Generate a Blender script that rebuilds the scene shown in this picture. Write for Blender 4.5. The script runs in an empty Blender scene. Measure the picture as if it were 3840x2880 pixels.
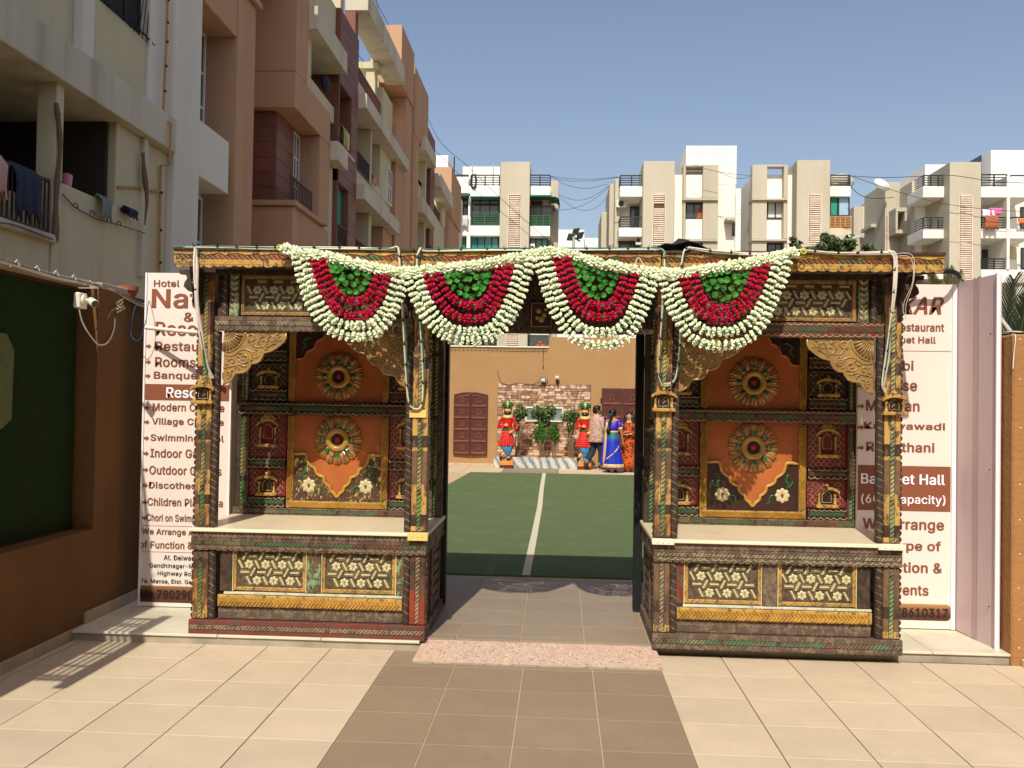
import bpy, math, random
from mathutils import Vector, Matrix
random.seed(7)
S = bpy.context.scene
PI = math.pi
# ------------------------------------------------------------------ camera
FPX = 3350.0; IW, IH = 3840.0, 2880.0
CAMP = Vector((0, 0, 1.73))
_Y = Vector((2100 - IW/2, 1505 - IH/2, FPX)).normalized()      # world Y in camera space (x right, y down, z forward)
_h = Vector((math.cos(.016), math.sin(.016), 0))
_n = _h.cross(_Y).normalized(); _U = _n if _n.y < 0 else -_n
_X = _Y.cross(_U).normalized()
if _X.x < 0: _X = -_X
def ray(px, py):
    v = Vector((px - IW/2, py - IH/2, FPX))
    return Vector((_X.dot(v), _Y.dot(v), _U.dot(v)))
def atY(px, py, Y): r = ray(px, py); return CAMP + r*((Y - CAMP.y)/r.y)
def atX(px, py, X): r = ray(px, py); return CAMP + r*((X - CAMP.x)/r.x)
cam = bpy.data.objects.new('camera', bpy.data.cameras.new('camera'))
S.collection.objects.link(cam); S.camera = cam
right = Vector((_X.x, _Y.x, _U.x)); down = Vector((_X.y, _Y.y, _U.y)); fwd = Vector((_X.z, _Y.z, _U.z))
mw = Matrix((( right.x, -down.x, -fwd.x, CAMP.x), (right.y, -down.y, -fwd.y, CAMP.y), (right.z, -down.z, -fwd.z, CAMP.z), (0, 0, 0, 1)))
cam.matrix_world = mw
cam.data.sensor_width = 36; cam.data.lens = FPX/IW*36; cam.data.clip_start = .05; cam.data.clip_end = 2000
# ------------------------------------------------------------------ light
SUN = Vector((-.128, -.93, 1.0)).normalized()                   # towards the sun
w = bpy.data.worlds.new('World'); S.world = w; w.use_nodes = True
nt = w.node_tree; bg = nt.nodes['Background']
sky = nt.nodes.new('ShaderNodeTexSky'); sky.sky_type = 'NISHITA'; sky.sun_disc = False
sky.sun_elevation = math.asin(SUN.z); sky.sun_rotation = math.atan2(SUN.x, SUN.y)
sky.air_density = 1.3; sky.dust_density = 2.2; sky.ozone_density = 2.6; sky.altitude = 50
wb = nt.nodes.new('ShaderNodeMix'); wb.data_type = 'RGBA'; wb.blend_type = 'MULTIPLY'; wb.inputs[0].default_value = 1; wb.inputs[7].default_value = (1.13, 1.0, .97, 1)
nt.links.new(sky.outputs[0], wb.inputs[6]); nt.links.new(wb.outputs[2], bg.inputs[0]); bg.inputs[1].default_value = .128
sd = bpy.data.lights.new('sun', 'SUN'); sd.energy = 4.3; sd.angle = math.radians(.55); sd.color = (1, .95, .82)
so = bpy.data.objects.new('sun', sd); S.collection.objects.link(so)
so.rotation_euler = (-SUN).to_track_quat('-Z', 'Y').to_euler(); so.location = (0, -5, 20)
S.view_settings.view_transform = 'Standard'; S.view_settings.look = 'None'
S.view_settings.exposure = 0.0; S.view_settings.gamma = 1; S.view_settings.use_curve_mapping = False
# ------------------------------------------------------------------ materials
def srgb(r, g, b):
    f = lambda c: (c/255/12.92 if c/255 <= .04045 else ((c/255 + .055)/1.055)**2.4)
    return (f(r), f(g), f(b))
class NT:
    def __init__(s, name, rough=.7, spec=.4):
        s.m = bpy.data.materials.new(name); s.m.use_nodes = True; s.t = s.m.node_tree
        s.b = s.t.nodes['Principled BSDF']; s.b.inputs['Roughness'].default_value = rough
        s.b.inputs['Specular IOR Level'].default_value = spec
        s.tc = s.t.nodes.new('ShaderNodeTexCoord'); s.co = s.tc.outputs['Object']
    def n(s, ty, **k):
        o = s.t.nodes.new(ty)
        for a, v in k.items():
            if a.startswith('_'): o.inputs[int(a[1:])].default_value = v
            else: setattr(o, a, v)
        return o
    def l(s, a, b): s.t.links.new(a, b)
    def map(s, scale=(1, 1, 1), rot=(0, 0, 0), src=None):
        m = s.n('ShaderNodeMapping'); m.inputs['Scale'].default_value = scale; m.inputs['Rotation'].default_value = rot
        s.l(src or s.co, m.inputs[0]); return m.outputs[0]
    def noise(s, scale, detail=4, rough=.6, co=None, dist=0):
        o = s.n('ShaderNodeTexNoise'); o.inputs['Scale'].default_value = scale; o.inputs['Detail'].default_value = detail
        o.inputs['Roughness'].default_value = rough; o.inputs['Distortion'].default_value = dist
        s.l(co or s.co, o.inputs['Vector']); return o.outputs['Fac']
    def ramp(s, fac, *stops, const=False):
        r = s.n('ShaderNodeValToRGB'); e = r.color_ramp.elements
        if const: r.color_ramp.interpolation = 'CONSTANT'
        while len(e) < len(stops): e.new(.5)
        for i, (p, c) in enumerate(stops):
            e[i].position = p; e[i].color = (c, c, c, 1) if isinstance(c, (int, float)) else (*c, 1)
        s.l(fac, r.inputs[0]); return r.outputs[0]
    def mix(s, fac, a, b, mode='MIX'):
        o = s.n('ShaderNodeMix', data_type='RGBA', blend_type=mode)
        for i, v in ((0, fac), (6, a), (7, b)):
            if isinstance(v, (int, float)): o.inputs[i].default_value = v if i == 0 else (v, v, v, 1)
            elif isinstance(v, tuple): o.inputs[i].default_value = (*v[:3], 1)
            else: s.l(v, o.inputs[i])
        return o.outputs[2]
    def math(s, op, a, b=0.0, c=0.0):
        o = s.n('ShaderNodeMath', operation=op)
        for i, v in enumerate((a, b, c)):
            if isinstance(v, (int, float)): o.inputs[i].default_value = v
            else: s.l(v, o.inputs[i])
        return o.outputs[0]
    def bump(s, h, strength=.3, dist=.01):
        o = s.n('ShaderNodeBump'); o.inputs['Strength'].default_value = strength; o.inputs['Distance'].default_value = dist
        s.l(h, o.inputs['Height']); s.l(o.outputs[0], s.b.inputs['Normal'])
    def col(s, c):
        if isinstance(c, tuple): s.b.inputs['Base Color'].default_value = (*c, 1)
        else: s.l(c, s.b.inputs['Base Color'])
        return s.m
def sc(c, k): return tuple(min(1, x*k) for x in c)
def plain(name, c, rough=.6, var=.18, scale=9, bump=.12, bscale=90, spec=.4, metal=0, streak=None, dirt=None, bdist=.004, rnd=0, island=0, stretch=None):
    t = NT(name, rough, spec); t.b.inputs['Metallic'].default_value = metal
    co = t.map(stretch) if stretch else None
    n = t.noise(scale, 5, .65, co)
    out = t.mix(t.ramp(n, (.3, 0.), (.7, 1.)), sc(c, 1 - var), sc(c, 1 + var*.8))
    if streak:
        k = t.noise(1.0, 5, .6, t.map((streak, streak, streak*.08)))
        out = t.mix(t.ramp(k, (.48, 0.), (.75, .55)), out, dirt or sc(c, .45))
    elif dirt:
        k = t.noise(2.2, 8, .7); out = t.mix(t.ramp(k, (.5, 0.), (.75, .6)), out, dirt)
    if rnd:
        oi = t.n('ShaderNodeObjectInfo'); r = t.math('MULTIPLY_ADD', oi.outputs['Random'], 2*rnd, 1 - rnd)
        out = t.mix(1.0, out, r, 'MULTIPLY')
    if island:
        g = t.n('ShaderNodeNewGeometry'); r = t.math('MULTIPLY_ADD', g.outputs['Random Per Island'], 2*island, 1 - island)
        out = t.mix(1.0, out, r, 'MULTIPLY')
    if bump: t.bump(t.noise(bscale, 4, .6, co), bump, bdist)
    return t.col(out)
WOOD = srgb(92, 70, 52)
def paint(name, c, under=WOOD, amt=.45, scale=14, rough=.42, grime=.5, spec=.5, grain=(14, 14, 60), var=.2):
    """old flaking paint over wood; amt = share of paint gone"""
    t = NT(name, rough, spec)
    n1 = t.noise(scale, 10, .78, dist=.4); n2 = t.noise(scale*3.5, 6, .7, t.map((1, 1, .35)))
    m = t.math('ADD', t.math('MULTIPLY', n1, .65), t.math('MULTIPLY', n2, .35))
    th = .5 + (amt - .5)*.42
    msk = t.ramp(m, (max(0, th - .025), 0.), (min(1, th + .025), 1.))
    v = t.noise(5, 6, .7)
    pc = t.mix(t.ramp(v, (.3, 0.), (.7, 1.)), sc(c, 1 - var), sc(c, 1 + var))
    wv = t.noise(30, 6, .7, t.map((1, 1, .25)))
    wc = t.mix(wv, sc(under, .5), sc(under, 1.8))
    o = t.mix(msk, wc, pc)
    g = t.ramp(t.noise(7, 8, .7), (.42, 0.), (.75, grime))
    o = t.mix(g, o, sc(under, .45))
    t.bump(t.math('ADD', t.math('MULTIPLY', msk, .5), wv), .35, .003)
    t.l(t.ramp(msk, (0, .8), (1, rough)), t.b.inputs['Roughness'])
    return t.col(o)
def blockpaint(name, cols, period, axis=2, seed=0.0, under=WOOD, amt=.4, dark=.3):
    """boards painted in blocks of colour that follow each other along the piece"""
    t = NT(name, .45, .45)
    sp = t.n('ShaderNodeSeparateXYZ'); t.l(t.co, sp.inputs[0])
    f = t.math('FLOOR', t.math('DIVIDE', t.math('ADD', sp.outputs[axis], seed), period))
    wn = t.n('ShaderNodeTexWhiteNoise', noise_dimensions='1D'); t.l(f, wn.inputs['W'])
    k = len(cols); c = t.ramp(wn.outputs['Value'], *[(i/k, cc) for i, cc in enumerate(cols)], const=True)
    frac = t.math('FRACT', t.math('DIVIDE', t.math('ADD', sp.outputs[axis], seed), period*2.37))
    c = t.mix(t.math('LESS_THAN', frac, dark*.5), c, srgb(62, 44, 38))
    n1 = t.noise(17, 10, .8, t.map((1, 1, .4)), .3)
    th = .5 + (amt - .5)*.42
    msk = t.ramp(n1, (th - .03, 0.), (th + .03, 1.))
    wv = t.noise(35, 6, .7, t.map((1, 1, .2)))
    wc = t.mix(wv, sc(under, .4), sc(under, 1.9))
    o = t.mix(msk, wc, t.mix(wv, sc(srgb(70, 50, 38), 1), c) if False else c)
    o = t.mix(t.ramp(t.noise(6, 8, .75), (.45, 0.), (.8, .75)), o, sc(under, .4))
    t.bump(t.math('ADD', t.math('MULTIPLY', msk, .5), wv), .4, .003)
    return t.col(o)
M = {}
GOLD = srgb(196, 148, 62); CREAM = srgb(214, 200, 158); RED = srgb(128, 44, 34); GREEN = srgb(52, 104, 66); BROWN = srgb(74, 54, 44)
M['gold'] = paint('gold_paint', srgb(176, 138, 72), amt=.42)
M['goldclean'] = paint('gold_moulding', srgb(188, 144, 64), amt=.2, rough=.32, grime=.55)
M['goldold'] = paint('old_gold', srgb(164, 130, 76), under=srgb(100, 76, 48), amt=.34, rough=.26, spec=.8, grime=.5, scale=30)
M['yellow'] = paint('yellow_ochre', srgb(200, 156, 76), amt=.42, scale=22, grime=.6)
M['cream'] = paint('cream_line', srgb(186, 174, 134), amt=.42, grime=.4)
M['inlay'] = paint('cream_inlay', srgb(204, 194, 146), amt=.26, grime=.45)
M['lattice'] = paint('lattice_ground', srgb(102, 85, 63), under=srgb(66, 52, 38), amt=.5)
M['latticerib'] = paint('lattice_rib', srgb(140, 124, 92), under=srgb(66, 52, 38), amt=.4)
M['red'] = paint('red_paint', srgb(112, 44, 34), amt=.5)
M['redbase'] = paint('red_base_paint', srgb(122, 52, 42), under=srgb(88, 64, 54), amt=.48)
M['redniche'] = paint('niche_red', srgb(124, 24, 24), amt=.3, grime=.6)
M['green'] = paint('green_paint', GREEN, amt=.35)
M['greenlite'] = paint('flaking_green', srgb(136, 168, 118), under=srgb(84, 62, 44), amt=.55)
M['whitesill'] = paint('white_sill_paint', srgb(205, 205, 180), under=srgb(110, 120, 90), amt=.35)
M['brown'] = paint('brown_wood', srgb(122, 96, 78), under=srgb(78, 60, 48), amt=.5, grime=.4)
M['darkwood'] = paint('dark_wood', srgb(80, 60, 46), under=srgb(46, 34, 26), amt=.5, grime=.4)
M['greywood'] = paint('weathered_wood', srgb(128, 110, 90), under=srgb(84, 68, 54), amt=.55, grime=.35)
M['darkpanel'] = paint('dark_panel', srgb(58, 34, 26), under=srgb(38, 24, 18), amt=.3, rough=.35)
M['flakepanel'] = paint('flaked_panel', srgb(62, 36, 28), under=srgb(205, 172, 100), amt=.38, rough=.5, scale=22, grime=.3)
M['orange'] = plain('orange_lacquer', srgb(176, 100, 54), .3, .16, 4, .06, 40, spec=.5, dirt=srgb(128, 58, 28))
M['post1'] = blockpaint('post_gold_blocks', [srgb(182, 122, 62), srgb(132, 80, 50), srgb(198, 156, 86), srgb(106, 78, 56)], .19, amt=.46)
M['post2'] = blockpaint('post_ochre_blocks', [srgb(202, 164, 92), srgb(164, 118, 70), srgb(196, 154, 84), srgb(122, 92, 66)], .23, seed=.31, amt=.46)
M['post3'] = blockpaint('post_red_blocks', [srgb(150, 56, 38), srgb(140, 50, 36), srgb(92, 56, 44)], .27, seed=.2)
M['eavered'] = blockpaint('eave_rope_blocks', [srgb(140, 66, 44), srgb(152, 70, 46), srgb(92, 72, 50), srgb(124, 62, 42), srgb(60, 90, 70)], .17, axis=0, dark=.1)
M['ropegreen'] = blockpaint('rope_green_blocks', [srgb(76, 132, 72), srgb(60, 104, 62), srgb(150, 150, 90), srgb(84, 110, 70)], .21, dark=.15, amt=.3)
M['ropegreenx'] = blockpaint('rope_green_blocks_x', [srgb(66, 112, 74), srgb(120, 124, 92), srgb(84, 100, 70), srgb(110, 70, 52)], .16, axis=0, dark=.15, amt=.38)
M['ropegrey'] = paint('rope_grey', srgb(150, 140, 112), amt=.45)
M['medal'] = paint('medallion_gold', srgb(176, 128, 70), under=srgb(80, 48, 28), amt=.36, rough=.22, spec=.8, scale=20)
M['emerald'] = plain('emerald_paint', srgb(40, 96, 50), .2, .25, 20, 0, spec=.7)
M['ruby'] = plain('ruby_paint', srgb(178, 36, 48), .3, .2, 20, 0)
M['marble'] = plain('marble_slab', srgb(226, 208, 176), .35, .06, 3, .03, 30, dirt=srgb(196, 178, 150))
M['marblewhite'] = plain('white_edging', srgb(238, 226, 200), .4, .06, 5, .05, 50)
M['yellowedge'] = plain('yellow_edging', srgb(232, 200, 116), .5, .1, 5, .05, 50)
M['black'] = plain('black_steel', srgb(26, 30, 30), .45, .2, 6, .05, 50)
M['screw'] = plain('screw_head', srgb(40, 30, 26), .5, .1, 6, 0)
M['wirewhite'] = plain('white_conduit', srgb(226, 216, 200), .5, .1, 20, 0)
M['wiregreen'] = plain('green_wire', srgb(40, 120, 100), .5, .1, 20, 0)
M['wireblack'] = plain('black_clip', srgb(28, 28, 30), .5, .1, 20, 0)
M['wirered'] = plain('red_wire', srgb(170, 90, 70), .5, .1, 20, 0)
# ------------------------------------------------------------------ mesh builder
CR = {}
def root_of(o):
    while o.parent: o = o.parent
    return o
class MB:
    def __init__(s): s.v = []; s.f = []; s.mi = []; s.fr = None; s.m = 0; s.sm = []; s.smooth = False
    def frame(s, O=(0, 0, 0), U=(1, 0, 0), V=(0, 0, 1), N=(0, -1, 0)):
        s.fr = (Vector(O), Vector(U), Vector(V), Vector(N)); return s
    def P(s, p):
        if s.fr is None: return Vector(p)
        O, U, V, N = s.fr; return O + U*p[0] + V*p[1] + N*p[2]
    def add(s, vs, fs):
        b = len(s.v); s.v += [s.P(p) for p in vs]
        for f in fs: s.f.append([b + i for i in f]); s.mi.append(s.m); s.sm.append(s.smooth)
        return s
    def box(s, a0, a1, b0, b1, c0, c1):
        a0, a1 = sorted((a0, a1)); b0, b1 = sorted((b0, b1)); c0, c1 = sorted((c0, c1))
        return s.add([(a0, b0, c0), (a1, b0, c0), (a1, b1, c0), (a0, b1, c0), (a0, b0, c1), (a1, b0, c1), (a1, b1, c1), (a0, b1, c1)],
                     [(0, 3, 2, 1), (4, 5, 6, 7), (0, 1, 5, 4), (1, 2, 6, 5), (2, 3, 7, 6), (3, 0, 4, 7)])
    def bbox(s, a0, a1, b0, b1, c0, c1, w=.004):
        """box with chamfered edges"""
        a0, a1 = sorted((a0, a1)); b0, b1 = sorted((b0, b1)); c0, c1 = sorted((c0, c1))
        w = min(w, (a1 - a0)*.45, (b1 - b0)*.45, (c1 - c0)*.45)
        vs = []; idx = {}
        for i, (x, sx) in enumerate(((a0, 1), (a1, -1))):
            for j, (y, sy) in enumerate(((b0, 1), (b1, -1))):
                for k, (z, sz) in enumerate(((c0, 1), (c1, -1))):
                    for ax in range(3):
                        p = [x + sx*w, y + sy*w, z + sz*w]; p[ax] = (x, y, z)[ax]
                        idx[(i, j, k, ax)] = len(vs); vs.append(tuple(p))
        q = lambda *t: tuple(idx[a] for a in t); fs = []
        for i in (0, 1):
            fs.append(q((i, 0, 0, 0), (i, 1, 0, 0), (i, 1, 1, 0), (i, 0, 1, 0)))
            fs.append(q((0, i, 0, 1), (1, i, 0, 1), (1, i, 1, 1), (0, i, 1, 1)))
            fs.append(q((0, 0, i, 2), (1, 0, i, 2), (1, 1, i, 2), (0, 1, i, 2)))
            for j in (0, 1):
                fs.append(q((i, j, 0, 0), (i, j, 1, 0), (i, j, 1, 1), (i, j, 0, 1)))
                fs.append(q((i, 0, j, 0), (i, 1, j, 0), (i, 1, j, 2), (i, 0, j, 2)))
                fs.append(q((0, i, j, 1), (1, i, j, 1), (1, i, j, 2), (0, i, j, 2)))
                for k in (0, 1): fs.append(q((i, j, k, 0), (i, j, k, 1), (i, j, k, 2)))
        return s.add(vs, fs)
    def prism(s, poly, c0, c1):
        """polygon in the (a,b) plane, extruded c0..c1"""
        n = len(poly)
        return s.add([(x, y, c0) for x, y in poly] + [(x, y, c1) for x, y in poly],
                     [tuple(range(n))[::-1], tuple(range(n, 2*n))] + [(i, (i + 1) % n, n + (i + 1) % n, n + i) for i in range(n)])
    def tube(s, pts, r, n=6, cap=True):
        pts = [Vector(p) for p in pts]; m = len(pts); rr = r if isinstance(r, (list, tuple)) else [r]*m
        vs = []; up = None
        for i, p in enumerate(pts):
            d = (pts[min(i + 1, m - 1)] - pts[max(i - 1, 0)]).normalized()
            if up is None: up = d.orthogonal().normalized()
            a = (up - d*up.dot(d)); a = a.normalized() if a.length > 1e-6 else d.orthogonal().normalized(); up = a; b = d.cross(a)
            for k in range(n):
                t = 2*PI*k/n; vs.append(p + (a*math.cos(t) + b*math.sin(t))*rr[i])
        fs = [(i*n + k, i*n + (k + 1) % n, (i + 1)*n + (k + 1) % n, (i + 1)*n + k) for i in range(m - 1) for k in range(n)]
        if cap: fs += [tuple(range(n))[::-1], tuple(range((m - 1)*n, m*n))]
        return s.add(vs, fs)
    def loft(s, rings, n=12, cap=True, fn=None):
        """rings: (cx, cy, cz, rx, ry) horizontal ellipses along the third axis"""
        vs = []
        for i, (cx, cy, cz, rx, ry) in enumerate(rings):
            for k in range(n):
                t = 2*PI*k/n; q = fn(i, t) if fn else 1
                vs.append((cx + rx*math.cos(t)*q, cy + ry*math.sin(t)*q, cz))
        m = len(rings)
        fs = [(i*n + k, i*n + (k + 1) % n, (i + 1)*n + (k + 1) % n, (i + 1)*n + k) for i in range(m - 1) for k in range(n)]
        if cap: fs += [tuple(range(n))[::-1], tuple(range((m - 1)*n, m*n))]
        return s.add(vs, fs)
    def ball(s, c, r, nu=10, nv=6, sq=(1, 1, 1)):
        rings = []
        for j in range(nv + 1):
            t = PI*j/nv; rr = max(math.sin(t), .02)*r
            rings.append((c[0], c[1], c[2] - math.cos(t)*r*sq[2], rr*sq[0], rr*sq[1]))
        return s.loft(rings, nu)
    def mesh(s, name, mats, loc=(0, 0, 0)):
        L = Vector(loc); me = bpy.data.meshes.new(name)
        me.from_pydata([tuple(p - L) for p in s.v], [], s.f)
        for mm in (mats if isinstance(mats, (list, tuple)) else [mats]): me.materials.append(M[mm] if isinstance(mm, str) else mm)
        if any(s.mi): me.polygons.foreach_set('material_index', s.mi)
        if any(s.sm): me.polygons.foreach_set('use_smooth', s.sm)
        return me
    def build(s, name, mats, parent=None, label=None, kind=None, loc=None):
        """parts keep world coordinates minus the root's place"""
        L = Vector(loc) if loc is not None else (root_of(parent).location.copy() if parent else Vector((0, 0, 0)))
        o = bpy.data.objects.new(name, s.mesh(name, mats, L)); S.collection.objects.link(o)
        if parent: o.parent = parent
        elif loc is not None: o.location = L
        if label: o['label'] = label
        if kind: o['kind'] = kind
        return o
def inst(name, me, parent, loc, rot=None, sca=None, mat=None):
    """one more piece that shares a mesh; loc in world coordinates"""
    o = bpy.data.objects.new(name, me); S.collection.objects.link(o)
    L = Vector(loc)
    if parent: o.parent = parent; L = L - root_of(parent).location
    o.location = L
    if rot is not None:
        if isinstance(rot, Matrix): o.rotation_euler = rot.to_euler()
        else: o.rotation_euler = rot
    if sca is not None: o.scale = sca if isinstance(sca, (tuple, list)) else (sca,)*3
    return o
def thing(name, label, cat, loc, group=None):
    o = bpy.data.objects.new(name, None); S.collection.objects.link(o); o.location = loc; o.empty_display_size = .2
    o['label'] = label; o['category'] = cat
    if group: o['group'] = group
    return o
def tag(o, label, cat, group=None):
    o['label'] = label; o['category'] = cat
    if group: o['group'] = group
    return o
def struct(o): o['kind'] = 'structure'; return o
def stuff(o): o['kind'] = 'stuff'; return o
def dup(o, parent=None, loc=None, label=None, name=None):
    c = o.copy(); S.collection.objects.link(c)
    if parent is not None: c.parent = parent
    if loc is not None: c.location = loc
    if label: c['label'] = label
    for ch in list(o.children): dup(ch, c)
    return c
def cat_rom(pts, n=6):
    pts = [Vector(p) for p in pts]; P = [pts[0]*2 - pts[1]] + pts + [pts[-1]*2 - pts[-2]]; out = []
    for i in range(1, len(P) - 2):
        a, b, c, d = P[i-1:i+3]
        for k in range(n):
            t = k/n; out.append(.5*((2*b) + (c - a)*t + (2*a - 5*b + 4*c - d)*t*t + (3*b - a - 3*c + d)*t**3))
    out.append(pts[-1]); return out
def rnd(a, b): return random.uniform(a, b)
# ------------------------------------------------------------------ carved patterns, all in a (u along, v across, n out) frame
def rope(mb, u0, u1, v0, v1, h=.006, pitch=.028, slant=1.0, gap=.22):
    n = max(1, round(abs(u1 - u0)/pitch)); p = (u1 - u0)/n; s_ = slant*(v1 - v0)
    for i in range(n):
        a = u0 + i*p; b = a + p*(1 - gap); vm = (v0 + v1)/2; am = (a + b)/2
        lo, hi = min(u0, u1), max(u0, u1); q = lambda t: min(hi, max(lo, t))
        vs = [(q(a - s_/2), v0, 0), (q(b - s_/2), v0, 0), (q(b + s_/2), v1, 0), (q(a + s_/2), v1, 0),
              (q(am - s_*.32), v0 + (v1 - v0)*.15, h), (q(am + s_*.32), v1 - (v1 - v0)*.15, h)]
        mb.add(vs, [(0, 1, 4), (1, 2, 5, 4), (2, 3, 5), (3, 0, 4, 5)])
def scallops(mb, u0, u1, v, r=.02, w=.005, h=.003, up=False, seg=6):
    n = max(1, round((u1 - u0)/(2*r))); r2 = (u1 - u0)/n/2; sg = 1 if up else -1
    for i in range(n):
        c = u0 + (2*i + 1)*r2; vs = []
        for k in range(seg + 1):
            t = PI*k/seg; x = -math.cos(t); y = math.sin(t)*.75
            vs += [(c + x*r2, v + sg*y*r2, h), (c + x*(r2 - w), v + sg*y*(r2 - w*1.1) , h)]
        mb.add(vs, [(2*k, 2*k + 2, 2*k + 3, 2*k + 1) for k in range(seg)])
def scallop_edge(mb, u0, u1, v, r, c0, c1, dep=.5, jitter=0, seg=5):
    """board edge cut in scallops that hang below v"""
    n = max(1, round((u1 - u0)/(2*r))); r2 = (u1 - u0)/n/2
    for i in range(n):
        c = u0 + (2*i + 1)*r2; d = dep*(1 + rnd(-jitter, jitter))
        mb.prism([(c - math.cos(PI*k/seg)*r2, v - math.sin(PI*k/seg)*r2*d) for k in range(seg + 1)], c0, c1)
def herring(mb, u0, u1, v0, v1, h=.006, pitch=.022):
    n = round((u1 - u0)/pitch); p = (u1 - u0)/n; vm = (v0 + v1)/2; s_ = (v1 - v0)/2*.8
    for i in range(n - 1):
        a = u0 + i*p; b = a + p*.8
        for (y0, y1) in ((v0, vm), (v1, vm)):
            mb.add([(a, y0, 0), (b, y0, 0), (b + s_, y1, 0), (a + s_, y1, 0), ((a + b)/2 + s_*.1, y0 + (y1 - y0)*.1, h), ((a + b)/2 + s_*.9, y1, h)],
                   [(0, 1, 4), (1, 2, 5, 4), (2, 3, 5), (3, 0, 4, 5)])
# ================================================================== SETTING
M['earth'] = plain('earth', srgb(150, 132, 108), .95, .2, .3, .3, 4)
M['groutdark'] = plain('grout_dark', srgb(104, 84, 62), .95, .2, 9, .1)
M['groutpale'] = plain('grout_pale', srgb(196, 168, 132), .95, .1, 9, .1)
def tilemat(name, c, groove=True, v=.05):
    t = NT(name, .55, .35)
    n = t.noise(3.5, 6, .6); n2 = t.noise(45, 3, .6)
    o = t.mix(t.ramp(n, (.3, 0.), (.7, 1.)), sc(c, .93), sc(c, 1.05))
    o = t.mix(t.math('MULTIPLY', n2, .25), o, sc(c, .8))
    gn = t.noise(.9, 6, .7, t.n('ShaderNodeNewGeometry').outputs['Position'])
    o = t.mix(t.ramp(gn, (.42, 0.), (.75, .5)), o, sc(c, .72))
    fn = t.noise(7.0, 5, .75, t.n('ShaderNodeNewGeometry').outputs['Position'])
    o = t.mix(t.ramp(fn, (.60, 0.), (.68, .34)), o, sc(c, .6))
    oi = t.n('ShaderNodeObjectInfo'); r = t.math('MULTIPLY_ADD', oi.outputs['Random'], 2*v, 1 - v)
    o = t.mix(1.0, o, r, 'MULTIPLY')
    if groove:
        wv = t.n('ShaderNodeTexWave'); wv.inputs['Scale'].default_value = 26; wv.inputs['Distortion'].default_value = .6
        t.l(t.map((1, 1, 1), (0, 0, .9)), wv.inputs['Vector']); t.bump(wv.outputs['Fac'], .4, .002)
    return t.col(o)
M['tilebeige'] = tilemat('beige_tile', srgb(211, 191, 163)); M['tilebrown'] = tilemat('brown_tile', srgb(152, 131, 107))
M['tileback'] = tilemat('back_tile', srgb(214, 190, 158), False)
M['tilepassage'] = tilemat('passage_tile', srgb(150, 133, 114), False)
t_ = NT('pink_granite', .45, .4); v_ = t_.n('ShaderNodeTexVoronoi'); v_.inputs['Scale'].default_value = 120; t_.l(t_.co, v_.inputs['Vector'])
o_ = t_.ramp(t_.math('MULTIPLY', v_.outputs['Color'], 1.0), (0, srgb(104, 90, 84)), (.14, srgb(196, 162, 142)), (.45, srgb(216, 190, 166)), (.72, srgb(202, 172, 150)), (.9, srgb(164, 138, 122)), const=True)
M['granite'] = t_.col(t_.mix(1.0, o_, t_.ramp(t_.noise(20, 4), (.2, .85), (.8, 1.1)), 'MULTIPLY')); t_.bump(t_.noise(120, 2), .1, .001)
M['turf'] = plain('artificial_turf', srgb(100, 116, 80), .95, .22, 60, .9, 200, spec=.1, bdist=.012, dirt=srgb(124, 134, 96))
M['turfwhite'] = plain('turf_line', srgb(214, 206, 180), .95, .1, 60, .8, 240, spec=.1, bdist=.01)
M['wallleft'] = plain('shade_brown_plaster', srgb(112, 82, 52), .95, .1, 2.5, .8, 26, spec=.1, bdist=.012, streak=1.5, dirt=srgb(92, 66, 42))  # same plaster as the right wall, its colour darkened to carry the shade
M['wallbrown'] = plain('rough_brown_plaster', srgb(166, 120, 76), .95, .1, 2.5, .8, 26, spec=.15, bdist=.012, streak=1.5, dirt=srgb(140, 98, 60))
M['wallback'] = plain('brown_plaster', srgb(170, 135, 94), .95, .07, 1.2, .4, 14, spec=.15, bdist=.01, streak=1.0, dirt=srgb(168, 128, 84))
M['skirt'] = plain('skirting_tile', srgb(176, 158, 132), .8, .1, 6, .1, 40, rnd=.06, dirt=srgb(130, 112, 90))
M['concrete'] = plain('concrete', srgb(165, 155, 138), .95, .15, 6, .4, 40, dirt=srgb(110, 100, 88))
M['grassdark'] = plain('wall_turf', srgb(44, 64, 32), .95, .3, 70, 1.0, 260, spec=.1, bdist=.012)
M['pot'] = plain('terracotta', srgb(160, 84, 60), .8, .1)

mb = MB(); mb.box(-400, 400, -60, 900, -.4, -.06); struct(mb.build('ground', 'earth'))
mb = MB(); mb.box(-3.75, -1.107, -1.2, 6.45, -.06, -.004); mb.box(.68, 5.2, -1.2, 6.45, -.06, -.004); floor = struct(mb.build('floor', 'groutdark'))
mb = MB(); mb.box(-1.107, .68, -1.2, 6.45, -.06, -.0035); pathbed = struct(mb.build('path', 'groutpale'))
def tile_mesh(w, d, mat, h=.02): 
    m = MB(); m.bbox(-w/2, w/2, -d/2, d/2, -h, 0, .0015); return m.mesh('tile', mat)
CW, RD = .447, .434
tb = tile_mesh(CW - .006, RD - .003, 'tilebeige'); tbr = tile_mesh(CW - .006, RD - .005, 'tilebrown')
rows = [5.785 - RD*k + RD/2 for k in range(0, 15)]      # centres, nearest last; first row runs under the ledge
for r, y in enumerate(rows):
    for k in range(4): inst('tile', tbr, pathbed, (-1.107 + CW*(k + .5), y, rnd(0, .0012)))
    for k in range(5): inst('tile', tb, floor, (-1.107 - .444*(k + .5), y, rnd(0, .0012)), sca=(.444/CW, 1, 1))
    for k in range(7): inst('tile', tb, floor, (.68 + .444*(k + .5), y, rnd(0, .0012)), sca=(.444/CW, 1, 1))
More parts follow.
